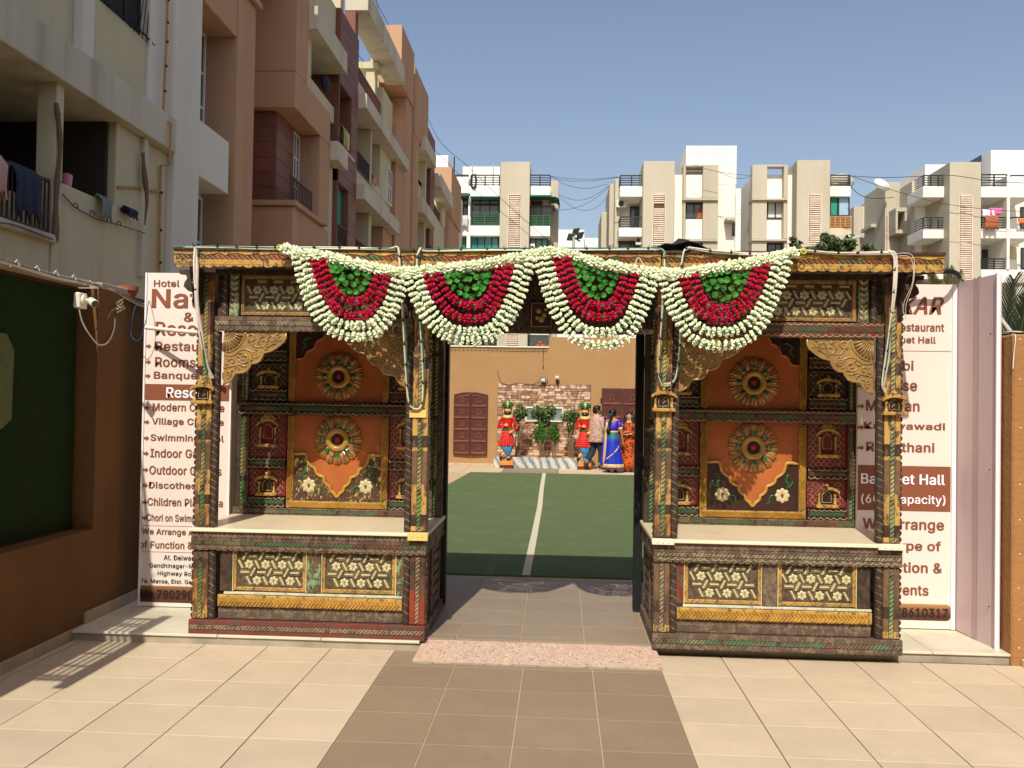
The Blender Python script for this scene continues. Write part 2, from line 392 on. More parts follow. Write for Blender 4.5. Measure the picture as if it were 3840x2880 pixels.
m = MB(); m.bbox(-.08, .08, -RD/2 + .002, RD/2, -.02, 0, .001); sl = m.mesh('tile', 'tilebeige')
for y in rows: inst('tile', sl, floor, (-3.412, y, 0))
# ledge: marble slabs
M['ledgemarble'] = plain('ledge_marble', srgb(214, 208, 186), .45, .07, 3, .05, 30, dirt=srgb(170, 158, 132))
def ledge(name, segs, y0, y1, lab):
    mbg = MB(); mbg.box(segs[0], segs[-1], y0 + .015, 7.6, -.03, .052); o = struct(mbg.build(name, 'concrete'))
    for a, b in zip(segs, segs[1:]):
        m = MB(); m.bbox(a + .002, b - .002, y0 + rnd(-.004, .004), 6.9, .054, .072, .003); m.build('slab', 'ledgemarble', o)
        m = MB(); m.bbox(a + .002, b - .002, 6.903, 7.6, .054, .070, .003); m.build('slab', 'marble', o)
ledge('ledge_left', [-3.4, -2.35, -1.62, -.935], 6.11, 7.6, '')
ledge('ledge_right', [.69, 1.62, 2.55, 3.14], 6.235, 7.6, '')
mb = MB(); mb.add([(-.945, 5.86, .008), (.70, 5.86, .008), (.668, 6.31, .0705), (-.92, 6.31, .0705), (-.945, 5.86, -.02), (.70, 5.86, -.02), (.668, 6.31, -.02), (-.92, 6.31, -.02)],
    [(0, 1, 2, 3), (0, 4, 5, 1), (1, 5, 6, 2), (2, 6, 7, 3), (3, 7, 4, 0)]); ramp = struct(mb.build('ramp', 'granite'))
mb = MB(); x = -.945
while x < .695:
    b = min(.70, x + rnd(.06, .2)); mb.prism([(x, 5.86), (b, 5.86), (b - .01, 5.86 - rnd(.004, .02)), (x + .01, 5.86 - rnd(.004, .02))], -.01, rnd(.004, .009)); x = b
mb.build('mortar_edge', 'concrete', ramp)
# passage floor
mb = MB(); mb.box(-1.2, 1.1, 6.31, 8.47, -.06, .0655); pas = struct(mb.build('passage', 'groutpale'))
tp = tile_mesh(CW - .005, RD - .004, 'tilepassage')
for r in range(5):
    for k in range(5): inst('tile', tp, pas, (-1.147 + CW*(k + .5), 6.38 + RD*(r + .5) - .17, .07 + rnd(0, .0008)))
# courtyard: turf, tiles at the back
mb = MB(); mb.box(-3.4, 3.4, 7.6, 23.6, -.06, .064); court = struct(mb.build('courtyard', 'groutpale'))
mb = MB(); mb.prism([(-2.45, 8.46), (3.3, 8.46), (3.3, 20.5), (-2.02, 20.4), (-2.14, 17.6), (-2.4, 14)], .066, .082); struct(mb.build('turf', 'turf'))
mb = MB()
L0 = [(-.375, 20.46), (-.36, 17), (-.33, 14), (-.33, 11), (-.335, 8.47)]
for (a, b), (c, d) in zip(L0, L0[1:]):
    n = 24
    for i in range(n):
        t0, t1 = i/n, (i + 1)/n; j = rnd(-.004, .004)
        mb.add([(a + (c - a)*t0 + j, b + (d - b)*t0, .0835), (a + (c - a)*t0 + .078 - j, b + (d - b)*t0, .0835), (a + (c - a)*t1 + .078 + j, b + (d - b)*t1, .0835), (a + (c - a)*t1 - j, b + (d - b)*t1, .0835)], [(0, 1, 2, 3)])
struct(mb.build('turf_line', 'turfwhite'))
tk = tile_mesh(CW - .008, RD - .008, 'tileback'); tk2 = tile_mesh(CW - .008, RD - .008, 'tilepassage')
for r in range(7):
    for k in range(14):
        x = -3.0 + CW*(k + .5) - .13; inst('tile', tk2 if 4 <= k <= 6 and r < 4 else tk, court, (x, 20.45 + RD*(r + .5), .07))
for r in range(6):
    inst('tile', tk, court, (-2.6, 20.45 - RD*(r + .5), .07))

# ------------------------------------------------------------------ unseen blocks added behind and right of the viewer to cut sky light
M['hotel'] = plain('blocker_plaster', srgb(120, 88, 62), .95, .08, .6, .2, 8, spec=.15)
t = thing('sky_blocker', 'plain brown block added unseen behind the viewer to hold back sky light', 'building', (0, -12, 0))
mb = MB(); mb.bbox(-12, 20, -18, -9, 0, 8.0, .02); mb.build('wall', 'hotel', t); mb = MB(); mb.bbox(7, 20, -8.98, 5.0, 0, 8.5, .02); mb.build('wing', 'hotel', t)
for i in range(5):
    for z in (1.2, 4.6): m = MB(); m.box(-9 + i*3.6, -7.4 + i*3.6, -9, -8.96, z, z + 1.7); m.build('window', 'black', t)  # dark plates dress both added blocks as windows
for i in range(3):
    for z in (1.2, 4.8): m = MB(); m.box(6.96, 7, -6 + i*3.6, -4.4 + i*3.6, z, z + 1.7); m.build('window', 'black', t)
# ------------------------------------------------------------------ left boundary wall with turf panel
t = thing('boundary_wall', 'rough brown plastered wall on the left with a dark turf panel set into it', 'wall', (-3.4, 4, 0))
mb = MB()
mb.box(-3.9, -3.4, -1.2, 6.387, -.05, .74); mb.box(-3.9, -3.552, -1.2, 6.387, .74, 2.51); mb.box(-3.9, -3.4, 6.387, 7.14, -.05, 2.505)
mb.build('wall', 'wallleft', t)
mb = MB(); mb.bbox(-3.9, -3.465, -1.2, 6.38, 2.512, 2.535, .004); mb.build('coping', 'concrete', t)
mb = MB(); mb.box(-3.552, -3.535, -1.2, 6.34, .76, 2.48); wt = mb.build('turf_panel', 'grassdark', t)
mb = MB()
for i in range(9000):                                               # short blades so that the panel has a nap
    y, z = rnd(1.5, 6.34), rnd(.77, 2.49); a = rnd(0, 6.28); dx = rnd(.004, .014)
    mb.add([(-3.536, y - .004, z), (-3.536, y + .004, z), (-3.536 + dx, y + math.cos(a)*.01, z + math.sin(a)*.01 + .004)], [(0, 1, 2)])
stuff(mb.build('turf_blades', 'grassdark', t))
mb = MB(); mb.prism([(y, z) for y, z in [(3.2, 1.55), (5.42, 1.5), (5.52, 1.56), (5.53, 2.0), (5.45, 2.1), (3.2, 2.17)]], 0, .03)
mb.v = [Vector((-3.52 + p.z, p.x, p.y)) for p in mb.v]; mb.build('turf_cushion', plain('pale_turf', srgb(120, 128, 80), .95, .3, 70, 1.0, 260, spec=.1, bdist=.012), t)
for k in range(12):
    m = MB(); y = 6.28 - k*.62; m.bbox(-3.402, -3.384, y - .616, y, 0, .075, .002); m.build('skirting_tile', 'skirt', t)
for (a, b) in ((6.285, 6.72), (6.725, 7.14)):
    m = MB(); m.bbox(-3.402, -3.384, a, b, .07, .155, .002); m.build('skirting_tile', 'skirt', t)
mb = MB(); mb.bbox(-3.6, -3.41, 6.45, 6.85, 2.506, 2.56, .006); tag(mb.build('concrete_block', 'concrete', loc=(-3.5, 6.7, 2.506)), 'grey concrete coping block lying on the left brown wall', 'block')
mb = MB(); mb.loft([(-3.5, 7.02, 2.506, .055, .055), (-3.5, 7.02, 2.56, .075, .075), (-3.5, 7.02, 2.565, .085, .085), (-3.5, 7.02, 2.6, .085, .085)], 18); tag(mb.build('plant_pot', 'pot', loc=(-3.5, 7.02, 2.506)), 'small terracotta pot on the left wall beside the hotel board', 'pot')
# flat steel grating bracketed out from the wall top beyond the left edge of the frame; it throws the barred shadow
t = thing('wall_grating', 'flat steel grating bracketed out from the top of the left wall', 'grating', (-3.3, 3.4, 2.6))
GX0, GX1, GY0, GY1, GZ0 = -3.50, -3.20, 2.82, 4.12, 2.60
for k in range(5): m = MB(); x = GX0 + k*.048; m.box(x, x + .024, GY0, GY1, GZ0, GZ0 + .02); m.build('bar', 'black', t)
m = MB(); m.box(GX1 - .085, GX1, GY0 - .12, GY1 + .1, GZ0, GZ0 + .02); m.build('bar', 'black', t)
for y, w2 in ((GY0 - .001, .03), (GY0 + .28, .02), (GY0 + .56, .02), (GY1 - .24, .02), (GY1 - .03, .03)): m = MB(); m.box(GX0, GX1 - .086, y, y + w2, GZ0 + .021, GZ0 + .035); m.build('cross_bar', 'black', t)
for y in (GY0 + .1, GY1 - .15): m = MB(); m.box(-3.6, GX1, y, y + .025, GZ0 - .022, GZ0 - .001); m.build('bracket', 'black', t)
# ------------------------------------------------------------------ CCTV camera and its cable
M['cctv'] = plain('white_plastic', srgb(228, 222, 200), .35, .08, 8, 0)
M['glass'] = plain('dark_glass', (.012, .014, .016), .12, 0, 5, 0, spec=.8)
t = thing('security_camera', 'white bullet security camera on a junction box on the left wall', 'security camera', (-3.4, 5.95, 2.37))
def shrink(m_):
    m_.v = [Vector((-3.4, 5.95, 2.37)) + (p_ - Vector((-3.4, 5.875, 2.38)))*.72 + Vector((-.03, .20, .02)) for p_ in m_.v]; return m_
mb = MB(); mb.bbox(-3.4, -3.335, 5.80, 5.95, 2.30, 2.455, .012); shrink(mb).build('junction_box', 'cctv', t)
mb = MB(); mb.frame((-3.335, 5.875, 2.385), (0, 1, 0), (0, 0, 1), (1, 0, 0)); mb.loft([(0, 0, 0, .055, .055), (0, 0, .02, .05, .05), (0, 0, .026, .03, .03)], 18); mb.tube([(0, 0, .02), (0, 0, .06)], .014, 8)
mb.smooth = True; shrink(mb).build('mount', 'cctv', t)
mb = MB(); mb.smooth = True; d = Vector((.75, -.62, -.33)).normalized(); p0 = Vector((-3.28, 5.90, 2.382))
mb.tube([p0, p0 + d*.005, p0 + d*.11, p0 + d*.115], [.02, .038, .040, .038], 20); bd = shrink(mb).build('housing', 'cctv', t)
mb = MB(); mb.tube([p0 + d*.112, p0 + d*.121], .033, 20); shrink(mb).build('lens_face', 'glass', bd)
mb = MB(); mb.smooth = True; mb.tube(cat_rom([(-3.40, 6.12, 2.33), (-3.39, 6.15, 2.24), (-3.37, 6.22, 2.15), (-3.37, 6.35, 2.09), (-3.38, 6.5, 2.12), (-3.39, 6.6, 2.22), (-3.40, 6.63, 2.31)], 6), .0055, 6)
mb.build('cable', 'wirewhite', t)
# ------------------------------------------------------------------ cable runs on the left wall
def wires(mb, pts, n=3, r=.006, j=.008, mats=3):
    for k in range(n):
        mb.m = k % mats
        off = Vector((rnd(-j, j), rnd(-j, j), rnd(-j, j)))
        mb.tube(cat_rom([Vector(p) + off + Vector((rnd(-j, j), rnd(-j, j), rnd(-j, j)))*.7 for p in pts], 4), r, 5)
mb = MB(); wires(mb, [(-3.5, 1, 2.53), (-3.49, 3, 2.53), (-3.47, 4.5, 2.535), (-3.45, 5.2, 2.54), (-3.44, 5.9, 2.525), (-3.43, 6.3, 2.535), (-3.42, 6.6, 2.52), (-3.39, 6.8, 2.48), (-3.37, 7.0, 2.45), (-3.32, 7.05, 2.47)], 4, .007, .01)
for y in [x*.22 + 3 for x in range(18)]:
    mb.m = 0; a = rnd(0, 3); mb.tube([(-3.46, y, 2.52), (-3.43, y + .02, 2.55 + rnd(0, .02)), (-3.42, y + .03, 2.53)], .0035, 4)
tag(mb.build('cable_bundle', ['wirewhite', 'ropegrey', 'wirewhite'], loc=(-3.45, 5, 2.53)), 'white cable bundle with ties lying along the left wall top', 'cable')
mb = MB()
for k in range(7): mb.tube([Vector((-3.36 + .03*math.cos(a*.7 + k), 6.62 + .02*k*.2 + .02*math.sin(a*.7), 2.44 - .012*k + .02*math.sin(a*.7 + 1))) for a in range(10)], .003, 4)
mb.tube(cat_rom([(-3.36, 6.62, 2.4), (-3.38, 6.55, 2.36), (-3.39, 6.5, 2.3)], 4), .003, 4)
tag(mb.build('coiled_wire', 'ropegrey', loc=(-3.37, 6.62, 2.42)), 'small coil of grey wire hanging below the left wall top', 'wire')
mb = MB(); mb.smooth = True; mb.tube([atY(545, 1226, 6.72), atY(552, 1229, 6.72), atY(640, 1238, 6.6), atY(750, 1247, 6.45)], .016, 10)
tag(mb.build('conduit_pipe', 'wirewhite', loc=(-3.1, 6.6, 2.3)), 'white plastic conduit crossing in front of the left hotel board', 'pipe')
mb = MB(); mb.tube(cat_rom([(-3.36, 6.95, 2.47), (-3.33, 6.8, 2.4), (-3.33, 6.75, 2.2), (-3.25, 6.72, 2.15), (-3.2, 6.72, 2.3), (-3.22, 6.8, 2.45), (-3.3, 7.0, 2.49)], 5), .003, 5)
tag(mb.build('blue_wire', plain('blue_wire', srgb(40, 80, 120), .5, .1, 5, 0), loc=(-3.3, 6.8, 2.3)), 'loose blue wire looping beside the left board edge', 'wire')

# ------------------------------------------------------------------ hotel boards
M['flex'] = plain('printed_flex', srgb(232, 218, 208), .5, .035, 1.5, .1, 2, spec=.3, bdist=.02)
M['print'] = plain('print_brown', srgb(138, 82, 58), .5, .04, 3, 0)
M['printblack'] = plain('print_black', srgb(38, 32, 32), .5, .04, 3, 0)
M['printwhite'] = plain('print_white', srgb(250, 245, 250), .5, .02, 3, 0)
M['lilac'] = plain('lilac_flex', srgb(214, 190, 190), .55, .04, 1.0, .04, 2, dirt=srgb(204, 180, 180))
M['whiteframe'] = plain('white_frame', srgb(240, 234, 238), .5, .02, 3, 0)
t_ = NT('phone_band', .5, .3); sp_ = t_.n('ShaderNodeSeparateXYZ'); t_.l(t_.co, sp_.inputs[0])
M['phoneband'] = t_.col(t_.ramp(t_.math('MULTIPLY_ADD', sp_.outputs[2], 8.0, -.9), (0, srgb(84, 50, 40)), (.35, srgb(140, 96, 68)), (1, srgb(226, 184, 120))))
try: _font = bpy.data.fonts.load(bpy.utils.system_resource('DATAFILES', path='fonts') + '/Inter.woff2')     # Blender's own interface font
except Exception: _font = None
def text_mesh(s, bold=.016, shear=0.0):
    c = bpy.data.curves.new('lettering', 'FONT'); c.body = s; c.size = 1
    if _font: c.font = _font
    c.space_character = 1.04; c.offset = 0; c.shear = shear; c.resolution_u = 3; c.extrude = 0
    o = bpy.data.objects.new('tmp', c); S.collection.objects.link(o)
    dg = bpy.context.evaluated_depsgraph_get(); me = bpy.data.meshes.new_from_object(o.evaluated_get(dg))
    bpy.data.objects.remove(o); bpy.data.curves.remove(c); return me
def ext(me):
    xs = [v.co.x for v in me.vertices]; ys = [v.co.y for v in me.vertices]; return min(xs), max(xs), min(ys), max(ys)
def letter(parent, full, vis, x0, x1, zb, capz, Y, mat='print', right=False, bold=.03, shear=0.0, label=None):
    """visible part `vis` spans x0..x1; capital letters reach from zb to capz"""
    me = text_mesh(full, bold, shear); mv = text_mesh(vis, bold, shear); mc = text_mesh('H', bold, shear)
    a, b, _, _ = ext(mv); fa, fb, _, _ = ext(me); _, _, h0, h1 = ext(mc)
    sx = (x1 - x0)/(b - a); sz = (capz - zb)/(h1 - h0); dl = bold*.75; bmv = bpy.data.meshes; vs = [v.co.copy() for v in me.vertices]; fs = [tuple(p.vertices) for p in me.polygons]; nv = len(vs); par_ = list(range(nv))
    def fd(i_):
        while par_[i_] != i_: par_[i_] = par_[par_[i_]]; i_ = par_[i_]
        return i_
    for f_ in fs:
        for q_ in f_[1:]: par_[fd(q_)] = fd(f_[0])
    rk = {r_: n_ for n_, r_ in enumerate(sorted({fd(i_) for i_ in range(nv)}, key=lambda r_: vs[r_].x))}
    for i_ in range(nv): vs[i_].z += (rk[fd(i_)] % 4)*.0004
    steps = ((0, 0), (dl, 0), (-dl, 0), (0, dl*.5), (0, -dl*.5), (dl*.6, dl*.4), (-dl*.6, -dl*.4), (dl*.6, -dl*.4), (-dl*.6, dl*.4))
    V_ = [Vector((v.x + ox_, v.y + oy_, v.z + i_*.0018)) for i_, (ox_, oy_) in enumerate(steps) for v in vs]; F_ = [tuple(q + i_*nv for q in f) for i_ in range(len(steps)) for f in fs]
    me = bmv.new('lettering'); me.from_pydata(V_, [], F_)
    ox = x1 - fb*sx if right else x0 - fa*sx
    L = root_of(parent).location
    for v in me.vertices:
        x, y, z = v.co; v.co = Vector((ox + x*sx, Y - z*.2, zb + (y - h0)*sz)) - L
    me.materials.clear(); me.materials.append(M[mat])
    o = bpy.data.objects.new('lettering', me); S.collection.objects.link(o); o.parent = parent
    if label: o['label'] = label
    return o
BY = 6.85
def arrow(parent, x0, x1, zc, h=.02):
    m = MB(); m.frame((0, BY - .0025, 0)); xm = x1 - h*1.1
    m.prism([(x0, zc - h*.4), (xm, zc - h*.4), (xm, zc - h), (x1, zc), (xm, zc + h), (xm, zc + h*.4), (x0, zc + h*.4)], 0, .002); m.build('arrow', 'print', parent)
def band(parent, x0, x1, z0, z1, mat, name='band', d=.0015, th=.0012):
    m = MB(); m.box(x0, x1, BY - d - th, BY - d, z0, z1); return m.build(name, mat, parent)
t = thing('hotel_board', 'tall pinkish white printed board left of the carved kiosk headed Hotel', 'sign board', (-2.8, BY, .07))
mb = MB(); mb.box(-3.262, -2.565, BY, BY + .03, .08, 2.69); mb.build('panel', 'flex', t)
mb = MB(); mb.box(-3.268, -3.255, BY - .012, BY - .001, .08, 2.69); mb.box(-2.575, -2.56, BY - .012, BY - .001, .08, 2.69); mb.build('edge_strip', 'whiteframe', t)
LR = [('Hotel', 'Hotel', -3.201, -2.998, 2.582, 2.632), ('Nat', 'Nat', -3.21, -2.835, 2.417, 2.56), ('&', '&', -2.952, -2.879, 2.31, 2.378), ('Resort', 'Reso', -3.178, -2.85, 2.2, 2.303),
      ('Restaurant', 'Restau', -3.179, -2.837, 2.08, 2.148), ('Rooms', 'Rooms', -3.176, -2.855, 1.953, 2.026), ('Banquet Hall', 'Banque', -3.184, -2.842, 1.86, 1.912),
      ('Modern Cottage', 'Modern C', -3.188, -2.847, 1.607, 1.664), ('Village Cottage', 'Village C', -3.191, -2.86, 1.5, 1.548), ('Swimming Pool', 'Swimming', -3.198, -2.816, 1.372, 1.42),
      ('Indoor Games', 'Indoor Ga', -3.198, -2.824, 1.243, 1.306), ('Outdoor Games', 'Outdoor G', -3.202, -2.829, 1.11, 1.173), ('Discotheque', 'Discotheq', -3.204, -2.826, 1.0, 1.048),
      ('Children Play Area', 'Children Pla', -3.211, -2.823, .865, .922), ('Chori on Swimming', 'Chori on Swim', -3.216, -2.86, .744, .796),
      ('We Arrange All Type', 'We Arrange A', -3.251, -2.84, .64, .684), ('of Function & Events', 'of Function &', -3.267, -2.845, .532, .585)]
for f, v, a, b, c, d in LR: letter(t, f, v, a, b, c, d, BY - .002)
for f, v, a, b, c, d in [('At. Delwad', 'At. Delwad', -3.071, -2.828, .443, .480), ('Gandhinagar-Ma', 'Gandhinagar-M', -3.184, -2.835, .382, .414), ('Highway Roa', 'Highway Roa', -3.117, -2.826, .322, .354), ('Ta. Mansa, Dist. Gan', 'Ta. Mansa, Dist. Gan', -3.25, -2.824, .26, .291)]:
    letter(t, f, v, a, b, c, d, BY - .002, 'printblack', bold=.012)
band(t, -3.252, -2.577, 1.69, 1.815, 'print'); letter(t, 'Resort', 'Reso', -3.078, -2.839, 1.711, 1.79, BY - .005, 'printwhite')
band(t, -3.252, -2.577, .112, .24, 'phoneband'); letter(t, 'Mo.780290', 'Mo.780290', -3.25, -2.835, .143, .208, BY - .005, 'printblack')
band(t, -3.252, -2.577, .7055, .7075, 'print', 'rule'); band(t, -3.252, -2.577, .5025, .5045, 'print', 'rule')
for z in (2.112, 1.988, 1.878, 1.628, 1.516, 1.39, 1.27, 1.142, 1.02, .888, .766): arrow(t, -3.252, -3.212, z)
t = thing('hotel_board', 'tall printed board right of the carved kiosk reading KAR and Banquet Hall', 'sign board', (2.6, BY, .07))
mb = MB(); mb.box(2.236, 2.955, BY, BY + .03, .08, 2.652); mb.build('panel', 'flex', t)
mb = MB(); mb.box(2.925, 2.955, BY - .012, BY - .001, .08, 2.652); mb.build('edge_strip', 'whiteframe', t)
RR = [('KAR', 'KAR', 2.546, 2.858, 2.43, 2.555, .3), ('Restaurant', 'Restaurant', 2.505, 2.864, 2.3, 2.357, 0), ('Banquet Hall', 'quet Hall', 2.506, 2.803, 2.21, 2.257, 0), ('Punjabi', 'abi', 2.507, 2.641, 2.005, 2.074, 0),
      ('Chinese', 'ese', 2.508, 2.668, 1.852, 1.93, 0), ('Mexican', 'can', 2.527, 2.687, 1.699, 1.775, 0), ('Kathiyawadi', 'iyawadi', 2.511, 2.875, 1.562, 1.61, 0), ('Rajasthani', 'sthani', 2.512, 2.798, 1.394, 1.461, 0),
      ('We Arrange', 'We Arrange', 2.283, 2.872, .815, .89, 0), ('All Type of', 'ype of', 2.54, 2.85, .66, .725, 0), ('Function &', 'ction &', 2.522, 2.86, .495, .567, 0), ('Events', 'vents', 2.523, 2.763, .327, .40, 0)]
for f, v, a, b, c, d, sh in RR: letter(t, f, v, a, b, c, d, BY - .002, right=True, shear=sh, bold=.034)
band(t, 2.24, 2.92, 2.149, 2.1515, 'print', 'rule'); band(t, 2.24, 2.92, .952, 1.288, 'print')
letter(t, 'Banquet Hall', 'Banquet Hall', 2.266, 2.874, 1.152, 1.226, BY - .005, 'printwhite', right=True); letter(t, '(600 Capacity)', '(600 Capacity)', 2.267, 2.88, 1.008, 1.07, BY - .005, 'printwhite', right=True, bold=.02)
m = MB(); m.frame((0, BY - .0015, 0)); R_ = .03
m.prism([(2.3, .141), (2.925 - R_, .141)] + [(2.925 - R_ + R_*math.sin(a*.3), .141 + R_ - R_*math.cos(a*.3)) for a in range(1, 6)] + [(2.925 - R_ + R_*math.cos(a*.3), .262 - R_ + R_*math.sin(a*.3)) for a in range(0, 6)] + [(2.3, .262)], 0, .0012); m.build('band', 'phoneband', t)
letter(t, '78610317', '78610317', 2.524, 2.905, .166, .229, BY - .005, 'printblack', right=True)
for z in (1.88, 1.728, 1.57, 1.417): arrow(t, 2.235, 2.285, z, .02)
t = thing('return_board', 'lilac side board standing at an angle right of the KAR board', 'sign board', (3.0, 6.6, .07))
mb = MB(); mb.add([(2.957, 6.9, .08), (3.02, 6.35, .07), (3.02, 6.35, 2.665), (2.957, 6.9, 2.665), (2.985, 6.9, .08), (3.045, 6.35, .07), (3.045, 6.35, 2.665), (2.985, 6.9, 2.665)],
    [(0, 1, 2, 3), (4, 7, 6, 5), (1, 5, 6, 2), (0, 3, 7, 4), (3, 2, 6, 7)]); mb.build('panel', 'lilac', t)
mb = MB(); mb.box(3.006, 3.03, 6.335, 6.349, .07, 2.67); mb.build('edge_strip', 'whiteframe', t)
mb = MB(); mb.add([(2.987, 6.63, .08), (2.9925, 6.58, .08), (2.9925, 6.58, 2.66), (2.987, 6.63, 2.66)], [(0, 1, 2, 3)]); mb.v = [p - Vector((.0025, 0, 0)) for p in mb.v]; mb.build('seam', plain('lilac_seam', srgb(196, 166, 170), .55, .03, 2, 0), t)
for z in (.35, 1.3, 2.25): m = MB(); m.ball((3.003, 6.42, z), .005, 6, 4); m.build('rivet', 'screw', t)
# ------------------------------------------------------------------ right wall, pipe
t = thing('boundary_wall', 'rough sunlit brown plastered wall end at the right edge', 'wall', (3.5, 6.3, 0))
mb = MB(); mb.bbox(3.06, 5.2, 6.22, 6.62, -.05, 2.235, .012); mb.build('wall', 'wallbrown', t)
for z in (2.2, 1.93, 1.6, 1.22, .98, .75, .52, .31, .12): m = MB(); m.ball((3.11 + rnd(-.006, .006), 6.22, z), .006, 6, 4); m.build('nail', 'wirewhite', t)
m = MB(); m.bbox(3.12, 4.4, 6.05, 6.21, 0, .05, .004); m.build('skirting_tile', 'marble', t)
for nm, xx in (('courtyard_wall', -3.4), ('courtyard_wall', 3.3)):
    lab = 'brown side wall of the courtyard behind the left board' if xx < 0 else 'brown side wall of the courtyard behind the right board'
    mb = MB(); mb.box(min(xx, xx + .3*(1 if xx > 0 else -1)), max(xx, xx + .3*(1 if xx > 0 else -1)), 7.16 if xx < 0 else 6.64, 23.5, -.05, 2.05 if xx > 0 else 2.5); tag(mb.build(nm, 'wallback', loc=(xx, 15, 0)), lab, 'wall')
t = thing('drain_pipe', 'black hose joined to a grey pipe passing behind the lilac board', 'pipe', (2.9, 7.0, 2.6))
mb = MB(); mb.smooth = True; mb.tube(cat_rom([atY(3300, 1040, 6.6), atY(3450, 1022, 6.66), atY(3550, 1018, 6.66), atY(3585, 1024, 6.72), atY(3598, 1038, 6.85)], 5), .018, 12); mb.build('hose', 'black', t)
M['pipegrey'] = plain('grey_pipe', srgb(176, 176, 170), .5, .06, 4, 0)
mb = MB(); mb.smooth = True; mb.tube([atY(3594, 1030, 6.82), atY(3640, 1080, 7.1), atY(3740, 1180, 7.1), atY(3788, 1242, 6.8)], .016, 12); mb.build('pipe', 'pipegrey', t)
mb = MB(); wires(mb, [atY(3735, 1252, 6.5), atY(3790, 1246, 6.4), atY(3840, 1248, 6.35), atY(3900, 1250, 6.3)], 3, .01, .006)
tag(mb.build('cable_bundle', ['wireblack', 'wirewhite', 'ropegrey'], loc=(3.4, 6.4, 2.25)), 'cables lying on top of the right brown wall', 'cable')
mb = MB(); mb.tube(cat_rom([(3.09, 6.3, 2.24), (3.07, 6.21, 2.22), (3.06, 6.21, 2.1), (3.055, 6.21, 2.0)], 4), .004, 5)
tag(mb.build('loose_wire', 'wirewhite', loc=(3.07, 6.2, 2.1)), 'short white wire hanging down the right wall end', 'wire')
# ================================================================== CARVED KIOSK
YF = 6.15; YB = 6.92
# --- shared ornament meshes (origin at their centre, facing -Y)
def flower_mesh(r, n, mats, h=.008, pet=.42):
    m = MB(); m.frame((0, 0, 0)); m.smooth = True
    for k in range(n):
        a = 2*PI*k/n + PI/2; c, s_ = math.cos(a), math.sin(a); pr = r*pet
        cx, cy = c*r*.58, s_*r*.58; ring = []
        for q in range(8):
            t = 2*PI*q/8; x, y = math.cos(t)*r*.42, math.sin(t)*pr*.9; ring.append((cx + x*c - y*s_, cy + x*s_ + y*c, 0))
        m.add(ring + [(cx + c*r*.05, cy + s_*r*.05, h)], [(q, (q + 1) % 8, 8) for q in range(8)])
    m.smooth = False; m.m = 1
    m.add([(math.cos(t*PI/3)*r*.16, math.sin(t*PI/3)*r*.16, h*.9) for t in range(6)] + [(0, 0, h*1.5)], [(q, (q + 1) % 6, 6) for q in range(6)])
    return m.mesh('inlay_flower', mats)
FL = flower_mesh(.034, 6, ['inlay', 'inlay'], .012)
def bar_mesh(L, w_, h=.006):
    m = MB(); m.frame((0, 0, 0)); m.add([(-L/2, -w_/2, 0), (L/2, -w_/2, 0), (L/2, w_/2, 0), (-L/2, w_/2, 0), (-L/2 + .003, -w_/2 + .003, h), (L/2 - .003, -w_/2 + .003, h), (L/2 - .003, w_/2 - .003, h), (-L/2 + .003, w_/2 - .003, h)],
        [(4, 5, 6, 7), (0, 1, 5, 4), (1, 2, 6, 5), (2, 3, 7, 6), (3, 0, 4, 7)]); return m
BARH = bar_mesh(.066, .0155).mesh('inlay_bar', 'inlay'); BARD = bar_mesh(.066, .0155).mesh('inlay_bar', 'inlay')
def rotY(a): return (0, -a, 0)
